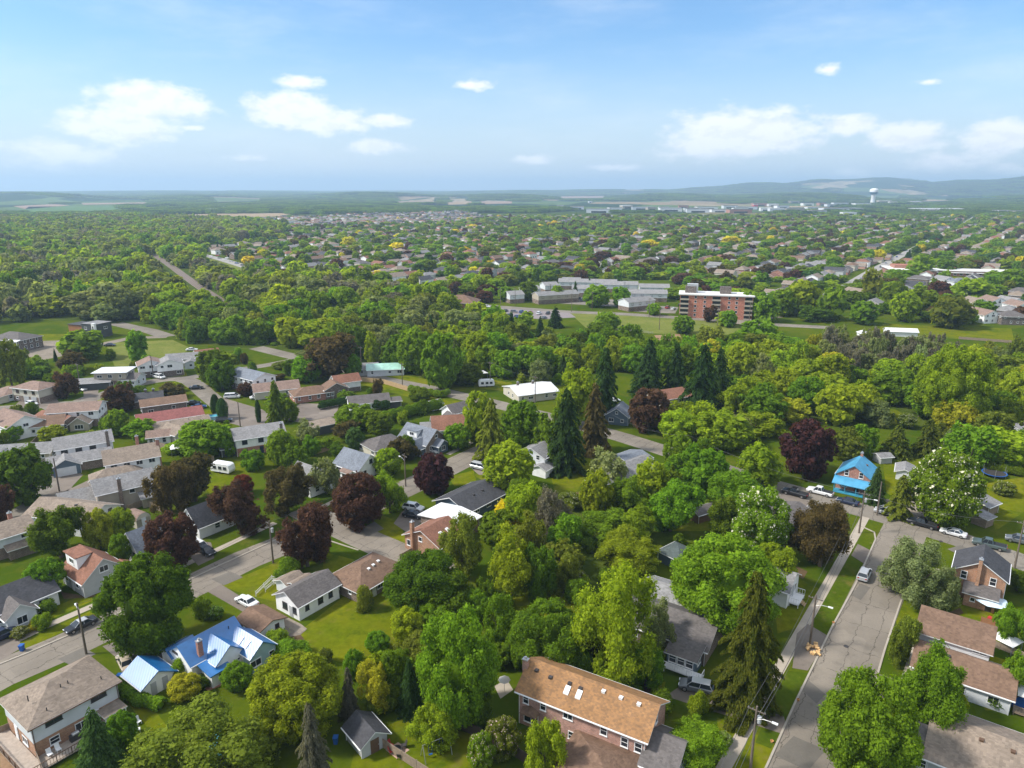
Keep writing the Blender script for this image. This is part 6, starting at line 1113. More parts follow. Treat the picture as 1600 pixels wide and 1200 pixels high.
RL = ['hip-roofed brown house left of the golden-green tree by the field', 'white two-storey house with a tan roof above the field', 'white two-storey house with a pink-tan gable above the field', 'white gabled house rightmost of the row above the field', 'brown-roofed brick house just below the white row', 'tan-roofed low house below the white gables', 'dark brick bungalow with a taupe roof by the right edge', 'beige house tucked behind the golden-green tree', 'white house with grey roof left of the white row',
      'white gable peeping between trees beside the avenue', 'cream house at the avenue crossing', 'white house just below the low brick school', 'blue-grey roofed house below the low brick school', 'long taupe-roofed house left of the tall willows', 'cream house cut by the right edge of the photo']
for (x, y, rot), rf, w, l in zip(R1, RF, RW_, RL): house('detached_house', l, 'house', None, (x, y), 6, rot, [V(0, 0, 13, 10, 4.6, 7, 'gable' if w is WH else 'hip', w, rf, rot=90 if w is WH else 0, win='auto')], 'houses by the right-hand field', lod='mid')
# ================================================================= vehicles
TYRE = mat('tyre_rubber', (.02, .02, .02), rough=.9); RIM = mat('wheel_rim', (.45, .45, .46), rough=.3, metal=.8); LAMPG = mat('headlight_glass', (.75, .77, .8), rough=.15); TAIL = mat('tail_light', (.4, .02, .02), rough=.3); CGLASS = mat_glass('car_glass')
PLASTIC = mat('black_plastic', (.025, .025, .027), rough=.6); CARM = {}
def paint(n, c):
    m = mat('car_paint_' + n, c, rough=.28, metal=.15, var=.03, spec=.6); CARM[n] = m; return m
for n, c in (('white', (.72, .73, .74)), ('silver', (.42, .43, .45)), ('black', (.015, .016, .02)), ('grey', (.13, .14, .15)), ('blue', (.03, .08, .22)), ('beige', (.50, .42, .33)), ('navy', (.015, .025, .06)), ('red', (.3, .02, .02)), ('green_grey', (.08, .11, .11))): paint(n, c)
def loft(mb, secs, mi=0):
    """secs: list of (x, [(y, z), ...]) rings from rear to front"""
    n = len(secs[0][1]); o = len(mb.v)
    for x, rg_ in secs:
        for y, z in rg_: mb.v.append((x, y, z))
    for i in range(len(secs) - 1):
        for k in range(n): mb.f.append((o + i * n + k, o + i * n + (k + 1) % n, o + (i + 1) * n + (k + 1) % n, o + (i + 1) * n + k)); mb.m.append(mi)
    mb.f.append(tuple(o + k for k in range(n))[::-1]); mb.m.append(mi); q = o + (len(secs) - 1) * n; mb.f.append(tuple(q + k for k in range(n))); mb.m.append(mi)
CARS = {}
def car_parts(kind):
    if kind in CARS: return CARS[kind]
    L, Wd, hb, hr = {'sedan': (4.7, 1.82, .92, 1.42), 'suv': (4.7, 1.88, 1.08, 1.70), 'van': (5.1, 1.96, 1.08, 1.76), 'pickup': (5.7, 1.98, 1.12, 1.84), 'hatch': (4.1, 1.74, .95, 1.48)}[kind]
    h = L / 2; w = Wd / 2
    def ring(wd, zb, zt, sh=.12): return [(-wd, zb + .1), (-wd + .08, zb), (wd - .08, zb), (wd, zb + .1), (wd, zt - sh), (wd - sh, zt), (-wd + sh, zt), (-wd, zt - sh)]
    mb = MB()
    if kind == 'pickup': S = [(-h, .42, .95), (-h + .12, .36, 1.02), (-.4, .34, 1.06), (.9, .32, 1.08), (h - .9, .32, 1.06), (h - .15, .34, .94), (h, .42, .78)]
    elif kind in ('suv', 'van'): S = [(-h, .44, .98), (-h + .15, .34, hb), (0, .30, hb), (.9, .30, hb), (h - .7 if kind == 'suv' else h - .5, .30, hb - .12), (h - .12, .34, .80), (h, .42, .66)]
    else: S = [(-h, .40, .82), (-h + .15, .30, .92), (-h + .8, .27, hb), (.9, .27, hb - .02), (h - .6, .28, .80), (h - .1, .32, .68), (h, .38, .58)]
    loft(mb, [(x, ring(w * (1 if 0 < i < len(S) - 1 else .86), zb, zt)) for i, (x, zb, zt) in enumerate(S)])
    body = mb.mesh('body', [CARM['white']])
    # cabin glass and roof
    if kind == 'pickup': c0, c1, c2, c3 = -.55, -.35, .75, 1.35
    elif kind == 'suv': c0, c1, c2, c3 = -h + .12, -h + .5, .55, 1.25
    elif kind == 'van': c0, c1, c2, c3 = -h + .1, -h + .4, .9, 1.85
    elif kind == 'hatch': c0, c1, c2, c3 = -h + .15, -h + .65, .35, 1.1
    else: c0, c1, c2, c3 = -h + .75, -h + 1.45, .3, 1.15
    mb = MB(); wi, wt = w - .09, w - .30
    mb.add([(c0, -wi, hb - .05), (c3, -wi, hb - .06), (c3, wi, hb - .06), (c0, wi, hb - .05), (c1, -wt, hr - .05), (c2, -wt, hr - .05), (c2, wt, hr - .05), (c1, wt, hr - .05)],
           [(0, 1, 5, 4), (1, 2, 6, 5), (2, 3, 7, 6), (3, 0, 4, 7), (4, 5, 6, 7)]); glass = mb.mesh('windows', [CGLASS])
    mb = MB(); e = .05
    mb.add([(c1 - e, -wt - .03, hr - .06), (c2 + e, -wt - .03, hr - .06), (c2 + e, wt + .03, hr - .06), (c1 - e, wt + .03, hr - .06), (c1 + .12, -wt + .06, hr), (c2 - .12, -wt + .06, hr), (c2 - .12, wt - .06, hr), (c1 + .12, wt - .06, hr)],
           [(0, 1, 5, 4), (1, 2, 6, 5), (2, 3, 7, 6), (3, 0, 4, 7), (4, 5, 6, 7), (3, 2, 1, 0)])
    for s in (-1, 1):
        for (a, b) in (((c0, hb - .03), (c1, hr - .05)), ((c3, hb - .04), (c2, hr - .05)), (((c0 + c3) / 2, hb - .03), ((c1 + c2) / 2, hr - .05))):
            mb.tube([(a[0], s * (wi + .005), a[1]), (b[0], s * (wt + .005), b[1])], [.045, .045], 4)
    roof = mb.mesh('cabin_roof', [CARM['white']])
    extra = None
    if kind == 'pickup':
        mb = MB(); mb.box(-h + .14, -.62, -w + .16, w - .16, 1.0, 1.085); mb2 = mb; extra = mb2.mesh('load_bed', [PLASTIC])
    r = .34 if kind not in ('pickup', 'suv') else .38; mb = MB()
    prof = [(.0, -.11), (r * .95, -.11), (r, -.07), (r, .07), (r * .95, .11), (0, .11)]; n = 14
    mb.lathe(prof, n); mb.v = [(x, z, y) for x, y, z in mb.v]; tyre = mb.mesh('wheel', [TYRE])
    mb = MB(); mb.lathe([(0, -.125), (r * .6, -.12), (r * .62, -.1), (r * .62, .1), (r * .6, .12), (0, .125)], 10); mb.v = [(x, z, y) for x, y, z in mb.v]; rim = mb.mesh('rim', [RIM])
    mb = MB(); mb.box(-.06, .04, -.2, .2, -.08, .08); head = mb.mesh('headlight', [LAMPG]); mb = MB(); mb.box(-.04, .05, -.13, .13, -.1, .1); tail = mb.mesh('tail_light', [TAIL])
    mb = MB(); mb.box(-.08, .08, -.1, .1, -.07, .07); mir = mb.mesh('mirror', [PLASTIC])
    CARS[kind] = (L, w, r, hb, body, glass, roof, extra, tyre, rim, head, tail, mir, c3); return CARS[kind]
def car(px, ang, kind, col, label, group=None, lod='hi', col2=None):
    L, w, r, hb, body, glass, roof, extra, tyre, rim, head, tail, mir, c3 = car_parts(kind); p = G(*px)
    root = thing({'pickup': 'pickup_truck', 'van': 'minivan', 'suv': 'parked_suv'}.get(kind, 'parked_car'), label, {'pickup': 'pickup truck', 'van': 'van'}.get(kind, 'car'), (p.x, p.y, .03), R(ang), group); sc = 1.04; root.scale = (sc, sc, sc)
    def pt(n, me, loc=(0, 0, 0), par=None, m=None):
        o = put(n, me, par or root, loc)
        if m: o.material_slots[0].link = 'OBJECT'; o.material_slots[0].material = m
        return o
    pt('body', body, m=CARM[col]); pt('windows', glass); pt('cabin_roof', roof, m=CARM[col2 or col])
    if extra: pt('load_bed', extra)
    if lod != 'lo':
        for sx in (-1, 1):
            for sy in (-1, 1):
                o = pt('wheel', tyre, (sx * L * .31, sy * (w - .10), r)); pt('rim', rim, par=o)
        for s in (-1, 1):
            pt('headlight', head, (L / 2 - .05, s * (w - .38), hb - .32)); pt('tail_light', tail, (-L / 2 + .0, s * (w - .32), hb - .2)); pt('mirror', mir, (c3 - .25, s * (w + .05), hb + .02))
    BLOCK.append((p.x, p.y, 2.5)); return root
C1 = 'cars parked along the streets'
for q in [((127, 981), 234, 'sedan', 'black', 'black sedan with a silver bonnet parked on the far kerb beside the lamp pole', None, 'silver'), ((1350, 902), 54, 'suv', 'silver', 'silver SUV parked alone on the left kerb of the cracked street'), ((386, 944), 144, 'sedan', 'white', 'white sedan nose-out on the drive beside the long white bungalow', None), ((197, 1040), 130, 'sedan', 'beige', 'cream sedan tucked behind the small blue-roofed garage'),
          ((1087, 1078), 160, 'suv', 'grey', 'grey SUV on the drive below the slate-blue sunroom', None, 'silver'), ((1450, 1177), -36, 'suv', 'white', 'white SUV half hidden by the big maple in the lower right'), ((1242, 774), 140, 'pickup', 'black', 'black pickup truck left of the white one in the upper yard'), ((1281, 772), 140, 'pickup', 'white', 'white pickup truck before the brick house with a sky-blue roof'),
          ((1324, 787), 140, 'sedan', 'navy', 'dark sedan right of the white pickup truck by the veranda'), ((1386, 804), 140, 'van', 'silver', 'silver minivan parked at the top corner of the two streets'), ((1441, 822), 140, 'pickup', 'black', 'long black pickup truck between the silver minivan and the white sedan'), ((1489, 836), 140, 'sedan', 'white', 'white sedan parked on the cross street behind the horse chestnut'),
          ((1545, 855), 144, 'pickup', 'green_grey', 'dark grey-green pickup truck behind the narrow brick house'), ((1592, 848), 144, 'suv', 'grey', 'grey SUV parked at the right edge on the far kerb'), ((646, 797), -20, 'suv', 'white', 'white SUV beside the white roof panels'), ((646, 808), -20, 'sedan', 'black', 'black car just in front of the white SUV by the roof panels'),
          ((750, 733), -30, 'van', 'silver', 'silver van on the drive across from the round purple tree'), ((676, 706), -40, 'sedan', 'white', 'pale car before the slate-grey house with a gabled porch'), ((530, 744), 10, 'sedan', 'navy', 'dark blue car with racing stripes beside the bluish grey roofed house', None), ((313, 858), -36, 'suv', 'white', 'white SUV nearly hidden by the purple tree on the street drive'),
          ((322, 864), -36, 'sedan', 'black', 'black sedan beside the hidden white SUV under the purple tree'), ((80, 735), 40, 'pickup', 'white', 'white and black pickup truck in front of the large split-level', None), ((37, 624), 110, 'suv', 'silver', 'silver car leftmost on the drives of the far left houses'), ((50, 633), -20, 'hatch', 'white', 'white hatchback on the drive left of the cream raised ranch'),
          ((67, 622), -60, 'sedan', 'grey', 'grey sedan before the garage of the cream raised ranch'), ((126, 610), -20, 'sedan', 'white', 'white sedan by the house with the pale carport'), ((249, 591), -30, 'van', 'white', 'white van before the white semi-detached houses'), ((249, 584), -40, 'hatch', 'silver', 'silver hatchback nosed up to the white semi-detached house'), ((307, 608), 10, 'sedan', 'black', 'black sedan crossing the upper left junction'),
          ((363, 622), 10, 'van', 'white', 'white van parked on the curve of the upper left street'), ((311, 638), 20, 'sedan', 'blue', 'blue sedan right of the dusty red roof'), ((302, 632), 20, 'sedan', 'black', 'black sedan behind the blue one by the dusty red roof'), ((350, 660), 20, 'suv', 'black', 'black SUV on the drive near the two pointed conifers'), ((323, 663), 15, 'sedan', 'white', 'white sedan left of the black SUV near the conifers'),
          ((407, 618), 30, 'suv', 'white', 'white SUV in front of the beige pale-roofed bungalow'), ((402, 623), 30, 'sedan', 'white', 'white sedan next to the white SUV by the beige bungalow'), ((3, 998), 60, 'suv', 'navy', 'dark blue SUV cut by the left edge of the photo'), ((300, 548), 10, 'sedan', 'white', 'white sedan near the bungalow by the meadow'), ((587, 575), 20, 'sedan', 'black', 'dark car under the trees by the mint-roofed house'),
          ((172, 541), 5, 'sedan', 'black', 'small black car on the gravel road by the meadow'), ((958, 628), 20, 'sedan', 'white', 'white car behind the blue-grey gabled house')]:
    car(q[0], q[1], q[2], q[3], q[4], C1 if False else None, 'hi' if q[0][1] > 700 else 'mid', q[6] if len(q) > 6 else None)
cc = ['white', 'silver', 'black', 'grey', 'blue', 'red', 'white', 'black']
LOT = [(770, 484), (779, 485), (790, 487), (803, 488), (815, 489), (828, 490), (842, 491), (856, 491), (880, 466), (890, 468), (905, 468), (912, 471), (925, 472), (938, 473), (950, 466), (915, 448), (960, 448), (1000, 478), (1010, 476), (1020, 474), (985, 482), (1043, 482), (1052, 484), (1062, 478), (760, 480), (775, 493), (795, 495), (850, 498), (810, 497)]
for i, (x, y) in enumerate(LOT): car((x, y), random.choice((60, 70, -110, -20)), random.choice(('sedan', 'suv', 'hatch')), cc[i % 8], 'small %s car in the car parks around the townhouse estate' % cc[i % 8], 'cars in the estate car parks, ' + cc[i % 8], 'lo')
for i, (x, y) in enumerate([(1392, 405), (1384, 412), (1376, 418), (1368, 424), (1401, 402), (1352, 433), (1345, 437), (1430, 387), (1448, 379), (1470, 368), (1484, 361), (1498, 352), (1507, 347), (1513, 343), (1360, 428), (1416, 394)]):
    car((x, y), 60 if i % 2 else 240, random.choice(('sedan', 'suv', 'van')), cc[i % 5], 'small %s vehicle driving along the far avenue' % cc[i % 5], 'vehicles on the far avenue, ' + cc[i % 5], 'lo')
for i, (x, y) in enumerate([(330, 401), (343, 404), (352, 406), (361, 409), (370, 412), (379, 415), (390, 419), (340, 400), (355, 404)]):
    car((x, y), -30, 'sedan', cc[(i * 3) % 8], 'small %s car beside the grass bank left of the far houses' % cc[(i * 3) % 8], 'cars by the grass bank, ' + cc[(i * 3) % 8], 'lo')
# ================================================================= poles, wires, lamps
POLEW = mat('pole_wood', (.15, .12, .095), scale=4, var=.25); CONCP = mat('pole_concrete', (.30, .28, .25), var=.12)
def pole(px, h, label, lamp=None, cross=True, m=None, can=False, short=None):
    p = G(*px); r = thing('utility_pole' if not lamp or cross else 'street_lamp', label, 'pole' if not lamp or cross else 'street lamp', (p.x, p.y, 0), 0, None, short)
    mb = MB(); mb.tube([(0, 0, -.2), (0, 0, h)], [.19, .12], 8); mb.build('post', m or POLEW, r)
    if cross:
        a = R(lamp if lamp is not None else -36); mb = MB(); mb.bar((-1.1 * math.cos(a), -1.1 * math.sin(a), h - .7), (1.1 * math.cos(a), 1.1 * math.sin(a), h - .7), .1, .12); arm = mb.build('cross_arm', POLEW, r)
        mb = MB()
        for t in (-1, -.45, .45, 1): mb.lathe([(.05, 0), (.05, .1), (.03, .16), (0, .17)], 6, (t * math.cos(a), t * math.sin(a), h - .578))
        mb.build('insulators', METAL, arm)
    if can: mb = MB(); mb.lathe([(0, 0), (.27, .02), (.27, .9), (0, .96)], 12, (.42, 0, h - 2.4)); mb.build('transformer', mat('transformer_grey', (.45, .46, .47)), r)
    if lamp is not None:
        a = R(lamp); dx, dy = math.cos(a), math.sin(a); mb = MB(); mb.tube([(0, 0, h - 1.9), (dx * .9, dy * .9, h - 1.45), (dx * 2.0, dy * 2.0, h - 1.35)], [.05, .045, .04], 6); ar = mb.build('lamp_arm', METAL, r)
        mb = MB(); mb.bar((dx * 1.9, dy * 1.9, h - 1.42), (dx * 2.6, dy * 2.6, h - 1.42), .28, .14); mb.build('lamp_head', TRIM, ar)
    return p + Vector((0, 0, h - .45))
PO = {}
for k, px, h, lab, kw in [('a', (135, 1022), 9.0, 'wooden pole with a white street lamp on the kerb behind the hip-roofed house', dict(lamp=130)), ('b', (427, 880), 9.0, 'wooden pole with a transformer beside the dark purple tree on the left street', dict(can=True, cross=True)),
                    ('c', (1265, 1010), 9.2, 'wooden pole with a long-armed street lamp beside the wood pile', dict(lamp=-36, m=POLEW)), ('d', (1172, 1205), 9.6, 'wooden pole with a street lamp and transformer at the bottom edge', dict(lamp=-36, can=True)), ('e', (1342, 833), 9.5, 'wooden pole with a street lamp at the corner of the two streets', dict(lamp=-36, can=True)),
                    ('f', (1585, 888), 10, 'wooden pole with a transformer right of the narrow brick house', dict(can=True)), ('g', (692, 765), 8.6, 'slender pole with a white street lamp near the round purple tree', dict(lamp=144, cross=False)), ('h', (634, 760), 8.5, 'pole with a white street lamp on the left street behind the bright green tree', dict(lamp=130)),
                    ('i', (629, 606), 9.5, 'wooden pole with transformers beside the upper road', dict(can=True)), ('j', (766, 604), 9.5, 'wooden pole by the white caravan', {}), ('k', (836, 632), 10, 'wooden pole in front of the white-panelled low house', {}), ('l', (93, 768), 8.5, 'pole on the lawn edge of the left cul-de-sac', dict(cross=False)),
                    ('m', (376, 670), 8.5, 'pole where the upper left streets meet', dict(cross=False)), ('n', (240, 590), 8.5, 'pole before the white semi-detached houses', {}), ('o', (125, 600), 8, 'pole beside the house with the pale carport', {}), ('q', (565, 575), 9, 'pole rising from the trees at the start of the upper road', {}),
                    ('r', (785, 690), 8.5, 'pole with a white street lamp beside the tall dark spruce', dict(lamp=-126, cross=False)), ('s', (1370, 805), 8, 'slender pole at the mouth of the gravel drive', dict(cross=False)), ('t', (1530, 345 + 20), 9, 'pole on the far avenue', {})]:
    PO[k] = pole(px, h, lab, **kw)
for i, (x, y) in enumerate([(805, 478), (860, 470), (925, 484), (1014, 496), (1030, 515), (1121, 512), (782, 478), (893, 487), (950, 478), (1170, 505), (1090, 470), (700, 470), (620, 455), (640, 452), (560, 440), (655, 458)]):
    pole((x, y), 11, 'tall pole along the arterial road, %s' % ['leftmost of all', 'second from the left', 'third from the left', 'fourth from the left', 'fifth from the left', 'sixth from the left', 'seventh from the left', 'eighth from the left', 'eighth from the right', 'seventh from the right', 'sixth from the right', 'fifth from the right', 'fourth from the right', 'third from the right', 'second from the right', 'rightmost of all'][sorted([805, 860, 925, 1014, 1030, 1121, 782, 893, 950, 1170, 1090, 700, 620, 560, 640, 655]).index(x)], cross=True)
CABLE = mat('cable', (.10, .10, .10), rough=.6)
def wire(a, b, label, sag=1.0, off=0.0, r=.022):
    d = (b - a); n = Vector((-d.y, d.x, 0)).normalized() * off; pts = []
    for i in range(13): t = i / 12; p = a.lerp(b, t) + n; p.z -= 4 * sag * t * (1 - t); pts.append(p)
    mb = MB(); mb.tube(pts, [r] * 13, 4); o = mb.build('power_line', CABLE); tag(o, label, 'power line', None)
south = G(1040, 1500, 0) + Vector((0, 0, 9))
for (a, b, l) in [(south, PO['d'], 'leaving the bottom edge'), (PO['d'], PO['c'], 'bottom pole to wood pile'), (PO['c'], PO['e'], 'wood pile to street corner')]:
    wire(a, b, 'left cable on the cracked street, ' + l, .8, -.9); wire(a, b, 'right cable on the cracked street, ' + l, .8, .9); wire(a - Vector((0, 0, 1.6)), b - Vector((0, 0, 1.6)), 'low thick cable, ' + l, .9, 0, .035)
wire(PO['e'], PO['f'], 'cable along the cross street past the parked cars', 1.4, .5); wire(PO['a'], PO['b'], 'cable over the left street past the blue-roofed cottage', 1.6, .6); wire(PO['b'], PO['h'], 'cable over the left street past the purple trees', 1.6, .6)
wire(PO['i'], PO['j'], 'cable beside the upper road toward the caravan', 1.3, .6); wire(PO['j'], PO['k'], 'cable from the caravan pole to the white-panelled house', 1, .6); wire(PO['n'], PO['m'], 'cable over the upper left junction', 1, .4); wire(PO['e'], G(1075, 725) + Vector((0, 0, 8)), 'cable along the cross street toward the lime trees', 1.5, .4); wire(PO['f'], G(1720, 935) + Vector((0, 0, 9)), 'cable leaving the photo at the right edge', 1, .3)
wire(G(1075, 725) + Vector((0, 0, 8)), G(955, 688) + Vector((0, 0, 8)), 'cable above the road bend below the round purple tree', 1.5, .4)
# ================================================================= fences
def fence(px, h, m, label, name='board_fence', slat=True):
    P = [G(*p) for p in px]; r = thing(name, label, 'fence', tuple(P[0].xy) + (0,)); mb = MB(); mp = MB(); o = P[0]; mp.box(-.05, .05, -.05, .05, -.1, h + .1); pm = mp.mesh('post', [m])
    for i in range(len(P) - 1):
        a, b = P[i] - o, P[i + 1] - o; n = max(1, int((b - a).length / 2.4))
        for k in range(n + 1): p = a.lerp(b, k / n); put('post', pm, r, (p.x, p.y, 0))
        if slat: mb.bar((a.x, a.y, .08), (b.x, b.y, .08), .05, h - .1)
        else:
            for z in (.35, h * .55, h - .12): mb.bar((a.x, a.y, z), (b.x, b.y, z), .04, .1)
    mb.build('boards' if slat else 'rails', m, r); return r
WF = mat('white_fence', (.66, .66, .64), rough=.6)
fence([(400, 932), (425, 907), (440, 912)], 1.0, WF, 'white rail fence climbing the lawn beside the long white bungalow', 'rail_fence', False)
fence([(415, 925), (428, 914), (447, 920)], 1.0, WF, 'lower white rail fence of the ramp beside the long white bungalow', 'rail_fence', False)
fence([(585, 1160), (700, 1235)], 1.5, WOOD, 'weathered board fence running down from the grey garden shed')
fence([(700, 1130), (800, 1180), (860, 1220)], 1.8, mat('dark_fence', (.07, .05, .04), scale=2), 'dark board fence behind the flowering shrubs near the bottom edge')
fence([(0, 1150), (28, 1138), (60, 1190), (75, 1230)], 1.4, WOOD, 'weathered fence below the deck in the lower left corner')
fence([(845 / 3.75, 500 + 700 / 3.75), (1000 / 3.75, 500 + 680 / 3.75)], 1.8, mat('red_brown_fence', (.25, .12, .07), scale=2), 'red-brown board fence in front of the pool cabana')
fence([(165, 660), (205, 672), (250, 700), (300, 712), (335, 722)], 1.7, WOOD, 'long weathered board fence between the left house gardens')
fence([(60, 830), (90, 842), (118, 835)], 1.6, WOOD, 'board fence corner near the barrel-roofed shed'); fence([(200, 800), (225, 790), (252, 800)], 1.6, WOOD, 'grey board fence behind the barrel-roofed shed')
fence([(562, 596), (600, 600), (640, 612)], 1.8, NEWWOOD, 'tan board fence along the upper road'); fence([(488, 712), (520, 702)], 1.4, NEWWOOD, 'tan fence in the garden above the bluish grey roof')
fence([(1532, 975), (1565, 985), (1560, 958)], 1.4, mat('orange_brown_fence', (.30, .14, .07), scale=2), 'small orange-brown fence beside the narrow brick house'); fence([(1525, 1000), (1600, 1030)], 1.2, WOOD, 'thin garden fence behind the two-tiered house')
fence([(60, 690), (45, 705), (55, 722)], 1.8, WOOD, 'board fence beside the low grey-roofed house at the left'); fence([(945, 513), (1020, 522)], 1.2, METAL, 'thin wire fence along the park edge', 'wire_fence', False)
fence([(1498, 530), (1580, 536)], 1.3, WOOD, 'fence under the trees at the end of the green field'); fence([(625, 875), (655, 858)], 1.2, WOOD, 'low fence between the brick houses')
# railway wall and rails
r = fence([(305, 438), (325, 453)], 3.2, DTRIM, 'dark noise barrier with a pale cap beside the railway', 'noise_barrier')
for i, d in enumerate((-.75, .75, 2.6, 4.1)):
    P = side_pts([G(*p) for p in [(240, 398), (262, 412), (300, 440), (345, 470), (395, 500)]], d - 1.6); mb = MB(); mb.tube([(p.x, p.y, .25) for p in P], [.12] * len(P), 4); o = mb.build('rail', mat('rusty_rail', (.12, .07, .05))); tag(o, ['left', 'second', 'third', 'right'][i] + ' rail of the railway running through the wood', 'rail')
# ================================================================= small things in the gardens
BLUEP = mat('blue_plastic', (.02, .10, .35), rough=.5); REDP = mat('red_plastic', (.42, .03, .03), rough=.5); YEL = mat('yellow_plastic', (.6, .4, .03), rough=.5); TEALP = mat('teal_canvas', (.05, .30, .28)); CUT = mat('cut_wood', (.62, .40, .19), scale=5, var=.3); WATER = mat('pool_water', (.10, .42, .55), rough=.08)
def bin_(px, m, label, h=1.05, rz=0):
    p = G(*px); r = thing('wheelie_bin', label, 'bin', (p.x, p.y, 0), rz); mb = MB(); mb.add([(-.22, -.25, .06), (.22, -.25, .06), (.22, .25, .06), (-.22, .25, .06), (-.3, -.35, h), (.3, -.35, h), (.3, .35, h), (-.3, .35, h)], [(3, 2, 1, 0), (0, 1, 5, 4), (1, 2, 6, 5), (2, 3, 7, 6), (3, 0, 4, 7)]); mb.build('bin_body', m, r)
    mb = MB(); mb.box(-.33, .33, -.4, .38, h + .002, h + .07); mb.build('lid', m, r); mb = MB(); mb.tube([(-.28, .3, .1), (.28, .3, .1)], [.1, .1], 8); mb.build('wheels', TYRE, r)
bin_((188, 1068), BLUEP, 'tall blue bin at the corner of the hip-roofed house', 1.5); bin_((35, 1017), BLUEP, 'small blue recycling bin on the street edge at the left'); bin_((1538, 1092), BLUEP, 'blue bin under the awning of the two-tiered house'); bin_((525, 1162), BLUEP, 'blue barrel-like bin left of the grey garden shed')
def chair(px, m, rz, label, sc=1.0):
    p = G(*px, 0); r = thing('garden_chair', label, 'chair', (p.x, p.y, px[2] if len(px) == 3 else 0.02), rz); r.scale = (sc, sc, sc); mb = MB(); mb.box(-.28, .28, -.28, .28, .36, .42); mb.build('seat', m, r); mb = MB(); mb.add([(-.28, .24, .423), (.28, .24, .423), (.28, .42, 1.0), (-.28, .42, 1.0), (-.28, .29, .423), (.28, .29, .423), (.28, .47, 1.0), (-.28, .47, 1.0)], [(0, 1, 2, 3), (7, 6, 5, 4), (0, 3, 7, 4), (1, 5, 6, 2), (3, 2, 6, 7)]); mb.build('backrest', m, r)
    for sx in (-.24, .24):
        for sy in (-.24, .24): mb = MB(); mb.box(sx - .03, sx + .03, sy - .03, sy + .03, 0, .358); mb.build('leg', m, r)
# fire pit terrace
patch('paved_square', [(602, 1172), (622, 1160), (640, 1172), (620, 1186)], mat('pink_pavers', (.42, .28, .22), scale=3), .035)
for q in [((611, 1168), REDP, 1.0, 'upper red chair on the small paved square'), ((612, 1177), REDP, 1.9, 'lower red chair on the small paved square'), ((631, 1168), DTRIM, -1.2, 'dark chair at the right of the paved square'), ((625, 1185), DTRIM, 3.0, 'dark chair at the foot of the paved square')]: chair(q[0], q[1], q[2], q[3])
def lathe_thing(name, label, cat, px, prof, m, n=14, z=0.0, part=None):
    p = G(*px); mb = MB(); mb.lathe(prof, n); o = mb.build(name, m, None, (p.x, p.y, z)); tag(o, label, cat); return o
lathe_thing('fire_pit', 'round black fire pit in the middle of the paved square', 'fire pit', (621, 1174), [(0, .02), (.5, .04), (.62, .35), (.66, .42), (.56, .42), (.5, .2), (0, .15)], DTRIM, z=.04)
for (px, l) in (((1206, 1160), 'small orange pot on the grass strip at the bottom edge'), ((1302, 974), 'small orange marker by the kerb above the wood pile'), ((1247, 1095), 'small brown drain marker beside the kerb')):
    lathe_thing('clay_pot', l, 'pot', px, [(0, 0), (.14, 0), (.2, .28), (.23, .3), (.18, .31), (.15, .14), (0, .14)], mat('terracotta', (.5, .25, .1)))
# split wood beside the lamp pole
def logs(px):
    p = G(*px); r = thing('wood_pile', 'heap of yellow split logs beside the lamp pole on the grass strip', 'wood pile', (p.x, p.y, 0))
    for i in range(16):
        a = random.uniform(0, 3.14); x, y, z = random.uniform(-.9, .9), random.uniform(-1.3, 1.3), .16 + .2 * (i % 3); mb = MB(); mb.tube([(x - .3 * math.cos(a), y - .3 * math.sin(a), z), (x + .3 * math.cos(a), y + .3 * math.sin(a), z + .05)], [.2, .19], 7); mb.build('log', CUT, r)
logs((1270, 1017))
def umbrella(px, m, label, R0=1.7, h=2.4):
    p = G(*px); r = thing('parasol', label, 'parasol', (p.x, p.y, 0)); mb = MB(); mb.tube([(0, 0, 0), (0, 0, h)], [.03, .03], 6); mb.build('pole', METAL, r); mb = MB(); mb.lathe([(0, h + .35), (R0 * .5, h + .12), (R0, h - .25), (R0 * .5, h + .08), (0, h + .3)], 8); mb.build('canopy', m, r)
umbrella((1546, 952), mat('pale_blue_canvas', (.55, .66, .75)), 'pale blue open parasol behind the small orange-brown fence', 2.6, 2.0)
umbrella((1555, 1085), TEALP, 'teal folded-down parasol on the deck of the two-tiered house', 1.3, 1.6); umbrella((788, 1082), STUCCO, 'cream parasol left of the brick row house chimney', .9)
def trampoline(px, label, net=True, R0=2.2):
    p = G(*px); r = thing('trampoline', label, 'trampoline', (p.x, p.y, 0)); mb = MB(); mb.lathe([(0, .78), (R0 - .3, .78), (R0 - .3, .74), (0, .74)], 20); mb.build('mat', DTRIM, r); mb = MB(); mb.lathe([(R0 - .29, .8), (R0, .84), (R0, .72), (R0 - .29, .72)], 20); mb.build('edge_pad', BLUEP, r)
    for k in range(6):
        a = k * math.pi / 3; mb = MB(); mb.tube([(R0 * .96 * math.cos(a), R0 * .96 * math.sin(a), 0), (R0 * .96 * math.cos(a), R0 * .96 * math.sin(a), 2.4 if net else .72)], [.05, .05], 5); mb.build('post', METAL, r)
trampoline((1553, 743), 'round blue trampoline with posts on the right-hand lawn', True, 2.8); 
